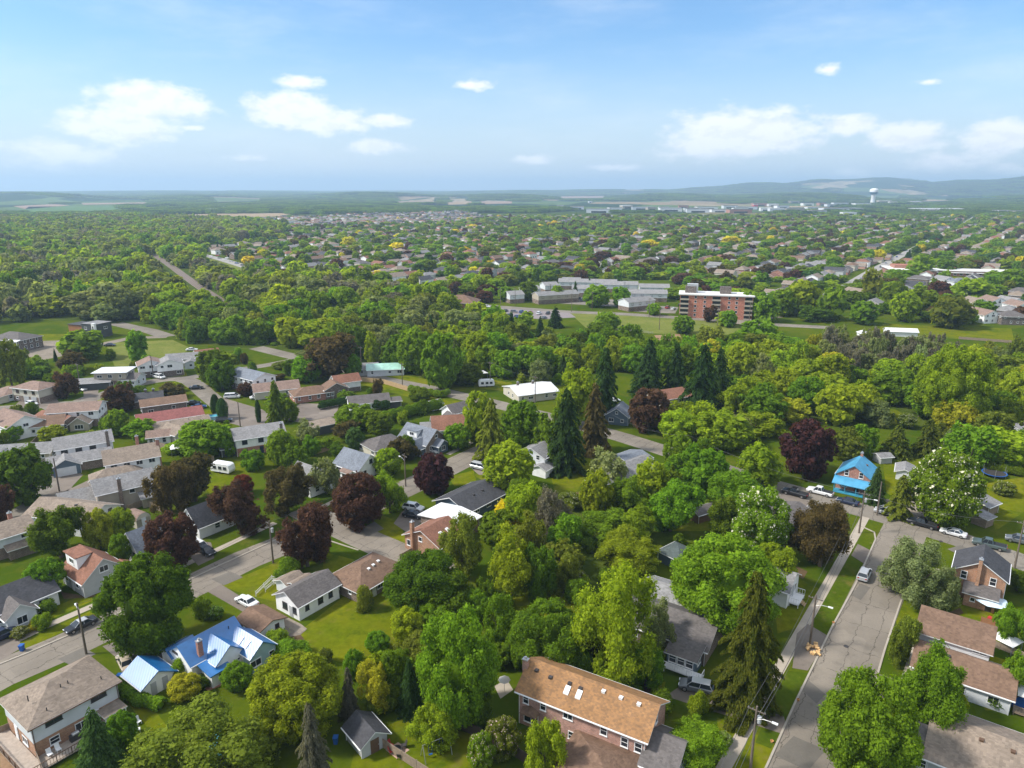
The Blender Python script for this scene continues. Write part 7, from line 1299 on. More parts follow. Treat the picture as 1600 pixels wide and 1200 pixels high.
def swing_set(px, rz, label):
    p = G(*px); r = thing('swing_set', label, 'swing set', (p.x, p.y, 0), rz); mb = MB()
    for x in (-1.8, 1.8):
        for y in (-.9, .9): mb.tube([(x, y, 0), (x, 0, 2.3)], [.05, .05], 5)
    mb.tube([(-1.9, 0, 2.3), (1.9, 0, 2.3)], [.05, .05], 6); mb.build('frame', METAL, r)
    for x in (-.8, .7): mb = MB(); mb.box(x - .25, x + .25, -.12, .12, .5, .54); mb.tube([(x - .22, 0, .54), (x - .22, 0, 2.28)], [.015, .015], 4); mb.tube([(x + .22, 0, .54), (x + .22, 0, 2.28)], [.015, .015], 4); mb.build('swing', BLUEP, r)
swing_set((682, 1180), .5, 'swing set with blue seats beneath the small lime tree near the bottom')
def caravan(px, rz, label):
    p = G(*px); r = thing('caravan', label, 'caravan', (p.x, p.y, 0), rz); mb = MB(); prof = [(-2.9, .5), (2.7, .5), (3.0, 1.2), (2.7, 2.4), (2.2, 2.7), (-2.5, 2.7), (-2.9, 2.3)]; n = len(prof)
    mb.add([(x, -1.15, z) for x, z in prof] + [(x, 1.15, z) for x, z in prof], [tuple(range(n)), tuple(range(n, 2 * n))[::-1]] + [(i, n + i, n + (i + 1) % n, (i + 1) % n) for i in range(n)]); mb.build('body', TRIM, r)
    for x in (-1.6, .1, 1.6): window_at(r, 1.0, .7, (x, -1.15, 1.7), 0, DTRIM)
    for s in (-1, 1): mb = MB(); mb.lathe([(0, -.1), (.34, -.1), (.34, .1), (0, .1)], 12); mb.v = [(x, z + s * 1.05, y + .34) for x, y, z in mb.v]; mb.build('wheel', TYRE, r)
caravan((760, 604), R(10), 'white caravan parked on the grass beyond the upper road'); caravan((349, 738), R(-20), 'white trailer with a canvas roof on the lawn behind the purple trees')
def gazebo(px, m, label, s=3.0, h=2.3, rz=.5):
    p = G(*px); r = thing('gazebo', label, 'gazebo', (p.x, p.y, 0), rz)
    for x in (-s / 2, s / 2):
        for y in (-s / 2, s / 2): mb = MB(); mb.box(x - .05, x + .05, y - .05, y + .05, 0, h - .002); mb.build('post', METAL, r)
    q = s / 2 + .2; mb = MB(); mb.add([(-q, -q, h), (q, -q, h), (q, q, h), (-q, q, h), (0, 0, h + .9)], [(0, 1, 4), (1, 2, 4), (2, 3, 4), (3, 0, 4), (3, 2, 1, 0)]); mb.build('canopy', m, r)
gazebo((279, 710), TRIM, 'white canopy gazebo behind the left garden fence', 3.4); gazebo((755, 590), TRIM, 'small white peaked tent on the grass beyond the caravan', 2.6, 2.0); gazebo((1571, 1012), TRIM, 'white flat canopy shelter on the right-hand garden lawn', 3.0, 1.6)
def play(px, label):
    p = G(*px); r = thing('toy_slide', label, 'toy', (p.x, p.y, 0), .6); mb = MB(); mb.box(-.4, .4, -.4, .4, 0, .9); mb.build('tower', REDP, r); mb = MB(); mb.add([(.4, -.3, .85), (.4, .3, .85), (1.6, .3, .05), (1.6, -.3, .05), (.4, -.3, .75), (.4, .3, .75), (1.6, .3, 0), (1.6, -.3, 0)], [(0, 1, 2, 3), (7, 6, 5, 4), (0, 3, 7, 4), (1, 5, 6, 2)]); mb.build('slide', TRIM, r)
play((1547, 972), 'red and white toy slide on the grass below the pale blue parasol')
# pool seen through the spreading lime tree
def pool(px, rx, ry, rz, label, above=True):
    p = G(*px); r = thing('garden_pool', label, 'pool', (p.x, p.y, 0), rz); mb = MB(); n = 28
    P = [(rx * math.cos(6.2832 * i / n), ry * math.sin(6.2832 * i / n)) for i in range(n)]; mb.add([(x, y, 0) for x, y in P] + [(x, y, 1.2) for x, y in P], [(i, (i + 1) % n, n + (i + 1) % n, n + i) for i in range(n)]); mb.build('pool_wall', mat('pale_blue_liner', (.3, .5, .6)), r)
    mb = MB(); mb.add([(x * .97, y * .97, 1.05) for x, y in P], [tuple(range(n))]); mb.build('water', WATER, r); mb = MB(); mb.add([(x * .97, y * .97, 1.21) for x, y in P] + [(x * 1.03, y * 1.03, 1.21) for x, y in P], [(i, n + i, n + (i + 1) % n, (i + 1) % n) for i in range(n)]); mb.build('rim', TRIM, r)
pool((325, 1185), 4.2, 2.6, .9, 'oval blue garden pool glimpsed beneath the spreading lime tree'); pool((333, 655), 3.4, 1.4, .4, 'pale oval pool on the drive left of the pointed conifers'); 
# deck furniture of the hip-roofed house
hh = HOUSES[0][0]; c_, s_ = math.cos(hh.rotation_euler.z), math.sin(hh.rotation_euler.z)
def loc_on(x, y, z): return (hh.location.x + x * c_ - y * s_, hh.location.y + x * s_ + y * c_, z)
for i, (x, y, l) in enumerate(((-4.2, -5.6, 'white bench end of the sofa on the deck below the corner window'), (-3.2, -5.6, 'white deck chair beside the white bench under the corner window'))):
    chair((0, 1100), TRIM, hh.rotation_euler.z, l); o = [q for q in COL.objects if q.get('label') == l][0]; o.location = loc_on(x, y, .52)
g = thing('barbecue', 'black barbecue with a steel lid on the deck by the brick wall', 'barbecue', loc_on(-.9, -5.1, .502), hh.rotation_euler.z); mb = MB(); mb.box(-.7, .7, -.3, .3, 0, .85); mb.build('cart', DTRIM, g); mb = MB(); mb.tube([(-.4, 0, .86), (.4, 0, .86)], [.3, .3], 12); mb.build('lid', METAL, g)
for i, (x, y) in enumerate(((217, 1131), (216, 1143))): chair((x, y), TRIM, 1.0 + i, ['upper', 'lower'][i] + ' white garden chair on the lawn right of the dark conifer')
sub_box('garden_bench', 'small yellow bench before the dark blue garden shed', 'bench', (1047, 877), [('seat', YEL, [(-.8, .8, -.25, .25, .4, .47)]), ('backrest', YEL, [(-.8, .8, .2, .26, .5, .95)]), ('leg', YEL, [(-.75, -.68, -.2, .2, 0, .398)]), ('leg', YEL, [(.68, .75, -.2, .2, 0, .398)])], .3)
sub_box('picnic_table', 'wooden picnic table on the shady lawn by the brown pavilion', 'table', (1075, 797), [('table_top', NEWWOOD, [(-1, 1, -.4, .4, .7, .76)]), ('bench', NEWWOOD, [(-1, 1, -.9, -.65, .42, .47)]), ('bench', NEWWOOD, [(-1, 1, .65, .9, .42, .47)]), ('legs', NEWWOOD, [(-.8, -.7, -.75, .75, 0, .418), (.7, .8, -.75, .75, 0, .418)])], .2)
sub_box('patio_table', 'round-edged white patio table on the deck behind the grey split-level', 'table', (238, 775), [('table_top', TRIM, [(-.7, .7, -.7, .7, .7, .75)]), ('legs', TRIM, [(-.6, -.5, -.6, -.5, 0, .698), (.5, .6, .5, .6, 0, .698), (-.6, -.5, .5, .6, 0, .698), (.5, .6, -.6, -.5, 0, .698)])], .3)
patch('patio', [(212, 786), (228, 772), (250, 776), (246, 784), (230, 788)], NEWWOOD, .03)
patch('patio', [(285, 1050), (330, 1038), (362, 1050), (345, 1072), (325, 1080)], mat('terracotta_pavers', (.32, .15, .10)), .03)
sub_box('doormat_slab', 'white concrete slab by the brown ranch house back door', 'slab', (548, 926), [('slab', TRIM, [(-1.1, 1.1, -.7, .7, 0, .12)])], R(54))
sub_box('loungers', 'white sun lounger on the weathered deck at the right edge', 'lounger', (1583, 1062, .5), [('frame', TRIM, [(-1, 1, -.35, .35, .8, .88)]), ('backrest', TRIM, [(.4, 1, -.35, .35, .882, 1.1)])], .7)
sub_box('tarpaulin_stack', 'stack of goods under a bright blue tarpaulin at the right edge', 'tarpaulin', (1597, 1104), [('tarpaulin', BLUEP, [(-1.2, 1.2, -.8, .8, 0, .9)]), ('crate', WOOD, [(-1.3, -.2, -1.3, -.82, 0, .5)])], .5)
sub_box('boat_cover', 'blue covered trailer beside the white SUV in the lower right', 'trailer', (1437, 1198), [('cover', BLUEP, [(-1.6, 1.6, -.9, .9, .5, 1.2)]), ('chassis', METAL, [(-1.8, 1.8, -.7, .7, .35, .498)])], R(-36))
sub_box('mailbox_cabinet', 'pale green utility cabinet on the corner lawn', 'cabinet', (1452, 770), [('cabinet', TEALW, [(-.5, .5, -.3, .3, 0, 1.1)]), ('cabinet_lid', METAL, [(-.55, .55, -.35, .35, 1.102, 1.16)])], .4)
# blossom shrubs and low hedges
for (x, t, b, w, l, c, bl) in [(337, 945, 968, 24, 'white-flowering round bush on the lawn beside the blue-roofed cottage', 'mid', 1), (31, 977, 998, 26, 'white-flowering bush beside the drive at the left edge', 'olive', 1), (785, 1118, 1185, 60, 'tall pinkish white flowering shrub left of the brick row house', 'olive', 2), (752, 1140, 1205, 44, 'pale flowering shrub beside the dark fence', 'mid', 2),
                            (906, 890, 918, 26, 'white-flowering shrub at the edge of the shaded lawn', 'olive', 1), (1130, 1143, 1165, 30, 'white-flowering bush beside the pavement at the bottom', 'mid', 1), (890, 772, 790, 46, 'white-flowering hedge on the lawn below the pergola', 'olive', 1), (1570, 750, 775, 34, 'pale flowering bush on the right-hand lawn', 'olive', 1)]:
    T('bush', c, x, t, b, w, blossom=bl, label=l)
T('round', 'mid', 1192, 760, 866, 92, blossom=1, label='horse chestnut covered in white blossom above the big maple'); T('broad', 'mid', 1478, 703, 818, 108, blossom=1, label='large horse chestnut in white blossom behind the parked cars')
T('round', 'dark', 1417, 645, 668, 30, blossom=1, label='small horse chestnut in white blossom among the lime trees'); T('round', 'dark', 1488, 670, 706, 26, blossom=1, label='small flowering chestnut above the big blossoming one')
def hedge(px, w, h, colr, label):
    P = [G(*p) for p in px]; seg = [(P[i + 1] - P[i]).length for i in range(len(P) - 1)]; tot = sum(seg); n = int(tot * w * 220); rg = np.random.default_rng(int(px[0][0])); c = []; nr = []
    for i in range(len(P) - 1):
        k = int(n * seg[i] / tot); t = rg.random(k); a = P[i] - P[0]; b = P[i + 1] - P[0]; d = (b - a).normalized(); nn = np.array([-d.y, d.x, 0])
        ang = rg.uniform(-.25, math.pi + .25, k); rad = 1 + .14 * np.sin(t * seg[i] * 2.1) + rg.normal(size=k) * .07; off = np.cos(ang) * w / 2 * rad; z = np.clip(np.sin(ang), -.2, 1) * h * .55 * rad + h * .42
        p = np.array(a)[None] * (1 - t[:, None]) + np.array(b)[None] * t[:, None] + nn[None] * off[:, None]; p[:, 2] = z; c.append(p); nr.append(np.cos(ang)[:, None] * nn[None] + np.stack([0 * t, 0 * t, np.sin(ang)], 1) + rg.normal(size=(k, 3)) * .4)
    c = np.concatenate(c); nr = np.concatenate(nr); core = []
    for i in range(len(P) - 1):
        m_ = int(seg[i] / (w * .4)) + 1
        for k in range(m_): q = (P[i].lerp(P[i + 1], k / m_) - P[0]); core.append((np.array([q.x, q.y, h * .42]), w * .40))
    me = quads_mesh('hedge', c, nr, rg.uniform(.16, .34, len(c)), rg, 1.1, None, core); me.materials.append(LEAF[colr]); o = put('hedge', me, None, P[0]); tag(o, label, 'hedge'); return o
hedge([(188, 1072), (215, 1098), (255, 1108)], 1.8, 1.5, 'mid', 'ragged hedge between the lawn and the small blue-roofed garage'); hedge([(780, 572 + 12), (720, 598), (662, 590)], 2.0, 1.6, 'dark', 'dark clipped hedge along the far side of the upper road')
hedge([(600, 662), (650, 648), (690, 640)], 3.2, 3.6, 'dark', 'tall dark cedar hedge across the gardens above the dormered house'); hedge([(500, 640), (540, 632)], 2.2, 2.6, 'conifer', 'dark cedar hedge before the low grey-roofed bungalow'); hedge([(585, 640), (610, 640)], 2.4, 3.0, 'conifer', 'dense dark hedge block right of the low grey-roofed bungalow')
hedge([(640, 612), (690, 622), (700, 618)], 2.2, 2.4, 'mid', 'garden hedge behind the white garden shed'); hedge([(1540, 735), (1600, 745)], 2, 2.2, 'dark', 'dark hedge along the back of the right-hand lawn')
for row in near_trees:
    if row[4] - row[3] > 0 and row[5] > 0: T(row[0], row[1], row[2], row[3], row[4], row[5])
# ---- water tower, warehouse and the far commercial strip -------------------------
def water_tower():
    p = G(1363, 320); s = PX(p.x, p.y)[2]; k = 25 / s / 43.6; r = thing('water_tower', 'white water tower with a blue band rising over the far town', 'water tower', (p.x, p.y, 0), 0, None, 'the water tower'); r.scale = (k, k, k)
    mb = MB(); mb.lathe([(6.2, -2), (6.0, 3), (5.4, 26), (5.8, 27)], 20); mb.build('shaft', TRIM, r, smooth=True); mb = MB(); mb.lathe([(5.8, 27), (9, 29), (10.6, 33.5)], 24); mb.build('bowl_band', mat('tower_blue', (.05, .16, .30)), r, smooth=True); mb = MB(); mb.lathe([(10.6, 33.5), (10.7, 39), (9.8, 41), (6, 43), (0, 43.6)], 24); mb.build('tank', TRIM, r, smooth=True)
    mb = MB(); mb.lathe([(1, 43.4), (1, 45), (0, 45)], 8); mb.build('hatch', METAL, r)
water_tower()
def bigbox(px, L, W, Hh, rot, m, rm, label, group=None, name='store_building'):
    p = G(*px); r = thing(name, label, 'building', (p.x, p.y, 0), R(rot), group); mb = MB(); mb.box(-L / 2, L / 2, -W / 2, W / 2, -1, Hh); mb.build('wall', m, r); mb = MB(); mb.box(-L / 2 - .6, L / 2 + .6, -W / 2 - .6, W / 2 + .6, Hh + .01, Hh + .9); mb.build('roof', rm, r)
    mb = MB(); mb.box(-L * .3, L * .3, -W / 2 - .5, -W / 2 - .02, 0.5, Hh * .5); mb.build('shopfront', GLASS, r); BLOCK.append((p.x, p.y, max(L, W) * .5))
RW = mat('white_gravel_roof', (.66, .65, .63)); bigbox((1462, 330), 150, 50, 8, -4, LGREY, RWHITE, 'very long white-roofed warehouse right of the water tower', None, 'warehouse')
rr = random.Random(5)
strip = [(980, 328), (1005, 333), (1020, 330), (1035, 334), (1050, 331), (1062, 329), (1075, 333), (1090, 336), (1105, 331), (1120, 334), (1135, 330), (1150, 334), (1165, 331), (1180, 327), (1195, 331), (1210, 323), (1225, 327), (1240, 319), (1255, 322), (1270, 330), (1285, 324), (1300, 328), (1310, 322), (1325, 331), (1340, 325), (1380, 319), (1395, 321), (1410, 318), (1430, 320), (1215, 335), (1245, 334), (1275, 336), (930, 335), (955, 333), (905, 331), (1585, 338), (1570, 336), (875, 330), (1295, 335), (1160, 338)]
WHERE = lambda x: 'below the water tower' if 1320 < x < 1400 else ('right of the water tower' if x > 1400 else ('straight above the brick apartments' if 1070 < x < 1180 else ('left of the water tower' if x > 1180 else 'above the townhouse estate')))
shades = [('white', TRIM), ('grey', LGREY), ('tan', BEIGE), ('brick', BR)]
for i, (x, y) in enumerate(strip):
    nm, m = shades[rr.choice((0, 0, 1, 1, 2, 3))]; L = rr.uniform(25, 75); bigbox((x + rr.uniform(-6, 6), y - 3 + rr.uniform(-2.5, 2.5)), L, rr.uniform(20, 40), rr.uniform(8, 12), rr.choice((-8, -4, 0, 5, 10)), m, rr.choice((RW, RLGREY, RTAUPE, RGREY, RTAN)), 'low flat-roofed %s store in the far commercial strip, %s' % (nm, WHERE(x)), 'far flat-roofed %s stores' % nm)
bigbox((1180, 325), 16, 10, 12, 0, mat('red_sign', (.6, .05, .08)), TRIM, 'small bright red store front in the far commercial strip')
for i, (x, y, w) in enumerate([(330, 330, 40), (345, 326, 30), (423, 328, 26), (463, 321, 26), (485, 331, 24), (541, 325, 18), (585, 325, 22), (867, 307, 20), (922, 317, 18), (1435, 299, 24), (1325, 336, 40)]):
    bigbox((x, y), w, 16, 7, rr.uniform(-20, 20), TRIM, RWHITE, ['white farm barn leftmost beyond the wood', 'white farm barn just right of the leftmost one', 'small white farm shed left of the far suburb', 'white farm building on the far left plain', 'low white roof at the edge of the far suburb', 'white roof in the middle of the left plain', 'white roof left of the far suburb centre', 'tiny white farm below the centre of the horizon', 'tiny white barn right of the horizon centre', 'white farm far beyond the water tower', 'pale school-like block below the water tower'][i], None, 'farm_building')

for px, l in (((1322, 1010), 'round iron manhole cover in the middle of the cracked street'), ((218, 962), 'round iron manhole cover on the left street near the big dark tree'), ((1470, 846), 'round iron manhole cover on the cross street by the white sedan'), ((560, 815), 'round iron manhole cover on the left street past the purple trees')):
    p = G(*px); mb = MB(); mb.lathe([(0, .05), (.36, .05), (.38, .03), (.38, 0)], 16); o = mb.build('manhole_cover', DTRIM, None, (p.x, p.y, .012)); tag(o, l, 'manhole cover')
# ================================================================= trees and houses spread over the town and the woods
def inside(px, py, poly):
    c = np.zeros(len(px), bool); n = len(poly); j = n - 1
    for i in range(n):
        xi, yi = poly[i]; xj, yj = poly[j]
        if yi != yj: c ^= ((yi > py) != (yj > py)) & (px < (xj - xi) * (py - yi) / (yj - yi) + xi)
        j = i
    return c
def free(x, y, r, blocks=True, roadm=1.0):
    ok = np.ones(len(x), bool); px, py, s = PXa(x, y)
    for p in CLEAR: ok &= ~inside(px, py, p)
    if blocks:
        for bx, by, br in BLOCK: ok &= (x - bx) ** 2 + (y - by) ** 2 > (br + r * .8) ** 2
    for ax, ay, bx, by, hw in ROADS:
        dx, dy = bx - ax, by - ay; l = dx * dx + dy * dy + 1e-6; t = np.clip(((x - ax) * dx + (y - ay) * dy) / l, 0, 1)
        ok &= (x - ax - t * dx) ** 2 + (y - ay - t * dy) ** 2 > (hw + r * roadm) ** 2
    return ok
def grid(poly, sp, rmin=40, rmax=2600):
    W = np.array([G(x, max(y, 300))[:2] for x, y in poly]); x0, y0 = W.min(0); x1, y1 = W.max(0); x0, x1 = max(x0, -2600), min(x1, 2600); y1 = min(y1, rmax)
    gx, gy = np.meshgrid(np.arange(x0, x1, sp), np.arange(y0, y1, sp)); gx = gx + (np.arange(gx.shape[0]) % 2)[:, None] * sp * .5
    x = gx.ravel() + rng.uniform(-.42, .42, gx.size) * sp; y = gy.ravel() + rng.uniform(-.42, .42, gx.size) * sp
    px, py, s = PXa(x, y); k = inside(px, py, poly); x, y = x[k], y[k]; r = np.hypot(x, y); k = (r > rmin) & (r < rmax) & (PXa(x, y)[0] > -160) & (PXa(x, y)[0] < 1760); return x[k], y[k]
WOOD_L = [(-200, 350), (200, 341), (330, 345), (445, 355), (440, 378), (318, 388), (303, 396), (330, 434), (440, 438), (560, 448), (640, 476), (700, 486), (735, 518), (600, 520), (450, 505), (385, 518), (268, 514), (200, 502), (110, 500), (0, 506), (-200, 515)]
WOOD_C = [(385, 518), (450, 505), (600, 520), (735, 518), (800, 532), (900, 542), (1020, 556), (1080, 556), (1180, 552), (1190, 570), (1140, 585), (900, 585), (880, 612), (760, 588), (600, 575), (560, 578), (480, 560), (400, 548), (268, 530), (268, 514)]
WOOD_R = [(1090, 570), (1180, 553), (1370, 556), (1500, 568), (1600, 575), (1800, 580), (1800, 760), (1620, 735), (1540, 730), (1500, 690), (1420, 668), (1300, 668), (1230, 650), (1185, 700), (1080, 700), (1040, 672), (1060, 620), (1140, 600)]
WOOD_M = [(1010, 745), (1080, 722), (1190, 765), (1150, 850), (1100, 800), (1050, 800), (1040, 835), (1080, 845), (1000, 900), (900, 930), (860, 915), (760, 850), (840, 800), (900, 800), (930, 770)]
YARDS = [(-60, 575), (130, 560), (380, 555), (560, 600), (740, 640), (700, 700), (520, 780), (400, 820), (200, 880), (-60, 880)]
YARD_R = [(1380, 660), (1800, 700), (1800, 1200), (1460, 1200), (1440, 960), (1600, 900), (1390, 790)]
TOWN = [(300, 400), (320, 386), (440, 378), (450, 356), (700, 350), (780, 340), (1800, 338), (1800, 505), (1600, 505), (1380, 505), (1180, 512), (1160, 500), (1000, 488), (760, 478), (700, 486), (640, 474), (560, 446), (440, 436), (395, 424)]
def pal(**k): s = sum(k.values()); return list(k), np.array([v / s for v in k.values()])
P_WL = pal(grey=.13, scrub=.27, olive=.12, lime=.18, mid=.22, dark=.08); P_WC = pal(scrub=.16, olive=.12, lime=.24, mid=.36, dark=.12); P_WR = pal(scrub=.10, olive=.08, yellowgreen=.10, lime=.50, mid=.22)
P_T = pal(mid=.34, dark=.18, lime=.2, olive=.11, copper=.08, bronze=.05, teal=.03, yellow=.011); P_Y = pal(mid=.4, dark=.25, lime=.2, olive=.1, bronze=.05)
AUTO = []     # x, y, w, h, kind, colour, zone
KW = pal(round=.3, oval=.2, multi=.25, loose=.2, cone=.05)
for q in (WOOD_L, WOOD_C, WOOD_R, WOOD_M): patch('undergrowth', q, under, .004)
def sow(zone, poly, sp, hr, palette, kinds=KW, wr=(.9, 1.35), rmax=2600, gap=.5, roadm=.6):
    x, y = grid(poly, sp, rmax=rmax); k = free(x, y, sp * gap, True, roadm); x, y = x[k], y[k]; n = len(x)
    h = rng.uniform(hr[0], hr[1], n) * rng.uniform(.85, 1.12, n); w = sp * rng.uniform(wr[0], wr[1], n) * np.exp(rng.normal(0, .16, n))
    # species grow in drifts: neighbours tend to share a colour
    nv = .5 + .22 * (np.sin(x / 31 + y / 57) + np.sin(y / 23 - x / 61 + 2) + .7 * np.sin(x / 11 + 1) * np.sin(y / 13)); u = np.clip(nv, 0, .999) if zone.endswith('wood') else rng.random(n)
    u = np.where(rng.random(n) < .5, u, rng.random(n)); c = np.clip(np.searchsorted(np.cumsum(palette[1]), u), 0, len(palette[0]) - 1); q = rng.choice(len(kinds[0]), n, p=kinds[1])
    for i in range(n):
        kd, cl = kinds[0][q[i]], palette[0][c[i]]
        if kd in ('cone', 'spruce'): cl = 'conifer'; 
        ww = w[i] * (.6 if kd in ('cone', 'spruce') else 1)
        AUTO.append((x[i], y[i], ww, h[i], kd, cl, zone))
    return n
sow('the left wood', WOOD_L, 11.5, (9, 17), P_WL, wr=(.85, 1.6))
sow('the central wood', WOOD_C, 9.2, (8, 14), P_WC, wr=(.8, 1.5))
STRIP = [(1285, 550), (1490, 562), (1500, 588), (1400, 592), (1290, 582)]
sow('the bare thicket', STRIP, 6.0, (9, 13), pal(grey=.5, scrub=.35, pale=.15), pal(loose=.6, multi=.4)); CLEAR.append(STRIP)
sow('the right wood', WOOD_R, 9, (7, 13), P_WR, pal(round=.2, multi=.25, loose=.55), (.85, 1.6))
sow('the middle gardens', WOOD_M, 6.4, (6, 11), pal(mid=.4, lime=.28, dark=.2, olive=.12))
sow('the left gardens', YARDS, 8.5, (2.2, 6.5), P_Y, pal(round=.4, multi=.35, column=.06, cone=.06, loose=.13), (.38, .75), roadm=.8)
sow('the right gardens', YARD_R, 10.5, (2.5, 7.5), P_Y, pal(round=.4, multi=.4, loose=.2), (.35, .7), roadm=.8)
sow('the central wood', WOOD_C, 9.5, (1.5, 4), P_WC, pal(bush=1.0), (.35, .6), gap=.1)
sow('the right wood', WOOD_R, 8.5, (1.5, 4), P_WR, pal(bush=1.0), (.4, .65), gap=.1)
sow('the middle gardens', WOOD_M, 5.0, (1.2, 3.5), pal(mid=.4, lime=.2, dark=.3, olive=.1), pal(bush=1.0), (.4, .7), gap=.05)
MID2 = [(560, 1010), (640, 940), (820, 900), (830, 1000), (790, 1100), (620, 1110), (470, 1030)]
sow('the middle gardens', MID2, 4.6, (1.5, 4.5), pal(mid=.4, lime=.2, dark=.3, olive=.1), pal(bush=.8, round=.2), (.5, .8), gap=.05)
sow('the left gardens', [(-900, 1290), (1085, 1290), (1085, 1900), (-900, 1900)], 11, (3, 6), P_Y, pal(round=.5, multi=.5), (.5, .8), gap=.3)
# far houses in rows on a street grid
FH = []
def town_houses():
    a = R(52); ca, sa = math.cos(a), math.sin(a); pts = []
    for row in range(-60, 80):
        for side in (-1, 1):
            v = row * 66 + side * 17
            for k in range(-130, 190):
                u = k * 18.5 + random.uniform(-1.5, 1.5); x = u * ca - v * sa + 6 * math.sin(v / 140); y = u * sa + v * ca + 380
                if 430 < math.hypot(x, y) < 2300: pts.append((x, y, a + random.choice((0, 0, math.pi / 2)) + 0 * side))
    P = np.array(pts); px, py, s = PXa(P[:, 0], P[:, 1])
    T2 = [(395, 424), (300, 400), (320, 386), (440, 378), (450, 354), (560, 343), (800, 339), (1800, 340), (1800, 500), (1620, 505), (1560, 500), (1380, 500), (1330, 490), (1200, 470), (1150, 440), (1030, 430), (860, 425), (770, 440), (680, 455), (560, 440), (440, 432)]
    k = inside(px, py, T2) | inside(px, py, [(330, 346), (460, 340), (720, 331), (770, 342), (690, 352), (560, 352)]) & (px > -60) & (px < 1660); k &= ~inside(px, py, [(790, 352), (980, 352), (985, 372), (800, 374)]); P = P[k]; k = free(P[:, 0], P[:, 1], 7.5, True, .5); P = P[k]
    r = np.hypot(P[:, 0], P[:, 1]); P = P[np.argsort(r)]; return P
P = town_houses(); print('far houses', len(P))
FW = [('white', WH), ('cream', CREAM), ('red brick', BR), ('brown brick', BRB), ('grey', GREY), ('red brick', BRP)]; FR = [('tan', RTAN), ('brown', RBROWN), ('grey', RGREY), ('charcoal', RDARK), ('taupe', RTAUPE), ('tan', RTAN), ('red-brown', RRED)]
N_IND = 175
def FWH(x, y):
    q = PX(x, y)[0]; return 'above the grass bank' if q < 480 else ('above the central wood' if q < 700 else ('above the car park' if q < 790 else ('above the townhouse estate' if q < 1050 else ('above the brick apartments' if q < 1190 else ('left of the avenue' if q < 1330 else ('around the avenue crossing' if q < 1440 else 'around the low brick school'))))))
for i, (x, y, a) in enumerate(P[:N_IND]):
    wn, wm = random.choice(FW); rn, rm = random.choice(FR); L, W = random.uniform(11, 16), random.uniform(8, 10); two = random.random() < .4; eh = 5.0 if two else 2.9
    r = thing('suburban_house', 'distant %s %s house with a %s roof, %s' % ('two-storey' if two else 'single-storey', wn, rn, FWH(x, y)), 'house', (x, y, 0), a, 'distant %s %s houses with %s roofs' % ('two-storey' if two else 'single-storey', wn, rn))
    volume(r, V(0, 0, L, W, eh, eh + random.uniform(1.7, 2.6), random.choice(('gable', 'gable', 'hip')), wm, rm, win=[('s', -L * .28, 1.5, 1.6, 1.3, DTRIM), ('s', L * .28, 1.5, 1.6, 1.3, DTRIM), ('w', 0, 1.5, 1.4, 1.2, DTRIM)] + ([('s', 0, 4, 1.6, 1.2, DTRIM)] if two else [])), 'lo')
    BLOCK.append((x, y, L * .42))
for x, y, a in P[N_IND:]: BLOCK.append((x, y, 4.2))
NEWT = [(330, 346), (460, 340), (720, 331), (770, 342), (690, 352), (560, 352)]; sow('the suburb', NEWT, 19, (4, 8), P_T, wr=(.3, .5))
sow('the suburb', TOWN, 14.5, (4.5, 10.5), P_T, pal(round=.42, oval=.16, multi=.22, loose=.08, broad=.06, cone=.06), (.5, 1.15), rmax=2500, gap=.36, roadm=.35)
# which of them stay trees of their own: those that show largest
def px_size(t):
    x, y, s = PX(t[0], t[1], t[3] / 2); return s * t[2] if (-20 < x < 1620 and y < 1230) else 0
TREE_CAT = ('tree', 'conifer')
counts = {'tree': sum(1 for t in TREES if KINDNAME[t[3]][1] == 'tree'), 'conifer': sum(1 for t in TREES if KINDNAME[t[3]][1] == 'conifer')}
print('hand placed', counts, 'auto', len(AUTO))
AUTO.sort(key=px_size, reverse=True); room = {'tree': 298 - counts['tree'], 'conifer': 120}; rest = []
for t in AUTO:
    cat = KINDNAME[t[4]][1]
    if px_size(t) > 12 and room.get(cat, 0) > 0 and not (cat == 'conifer' and px_size(t) < 14):
        room[cat] -= 1; tree_at(t[4], t[5], t[0], t[1], t[2], t[3], 'mid' if px_size(t) > 20 else 'lo', block=False); TREES[-1].append(t[6])
    else: rest.append(t)
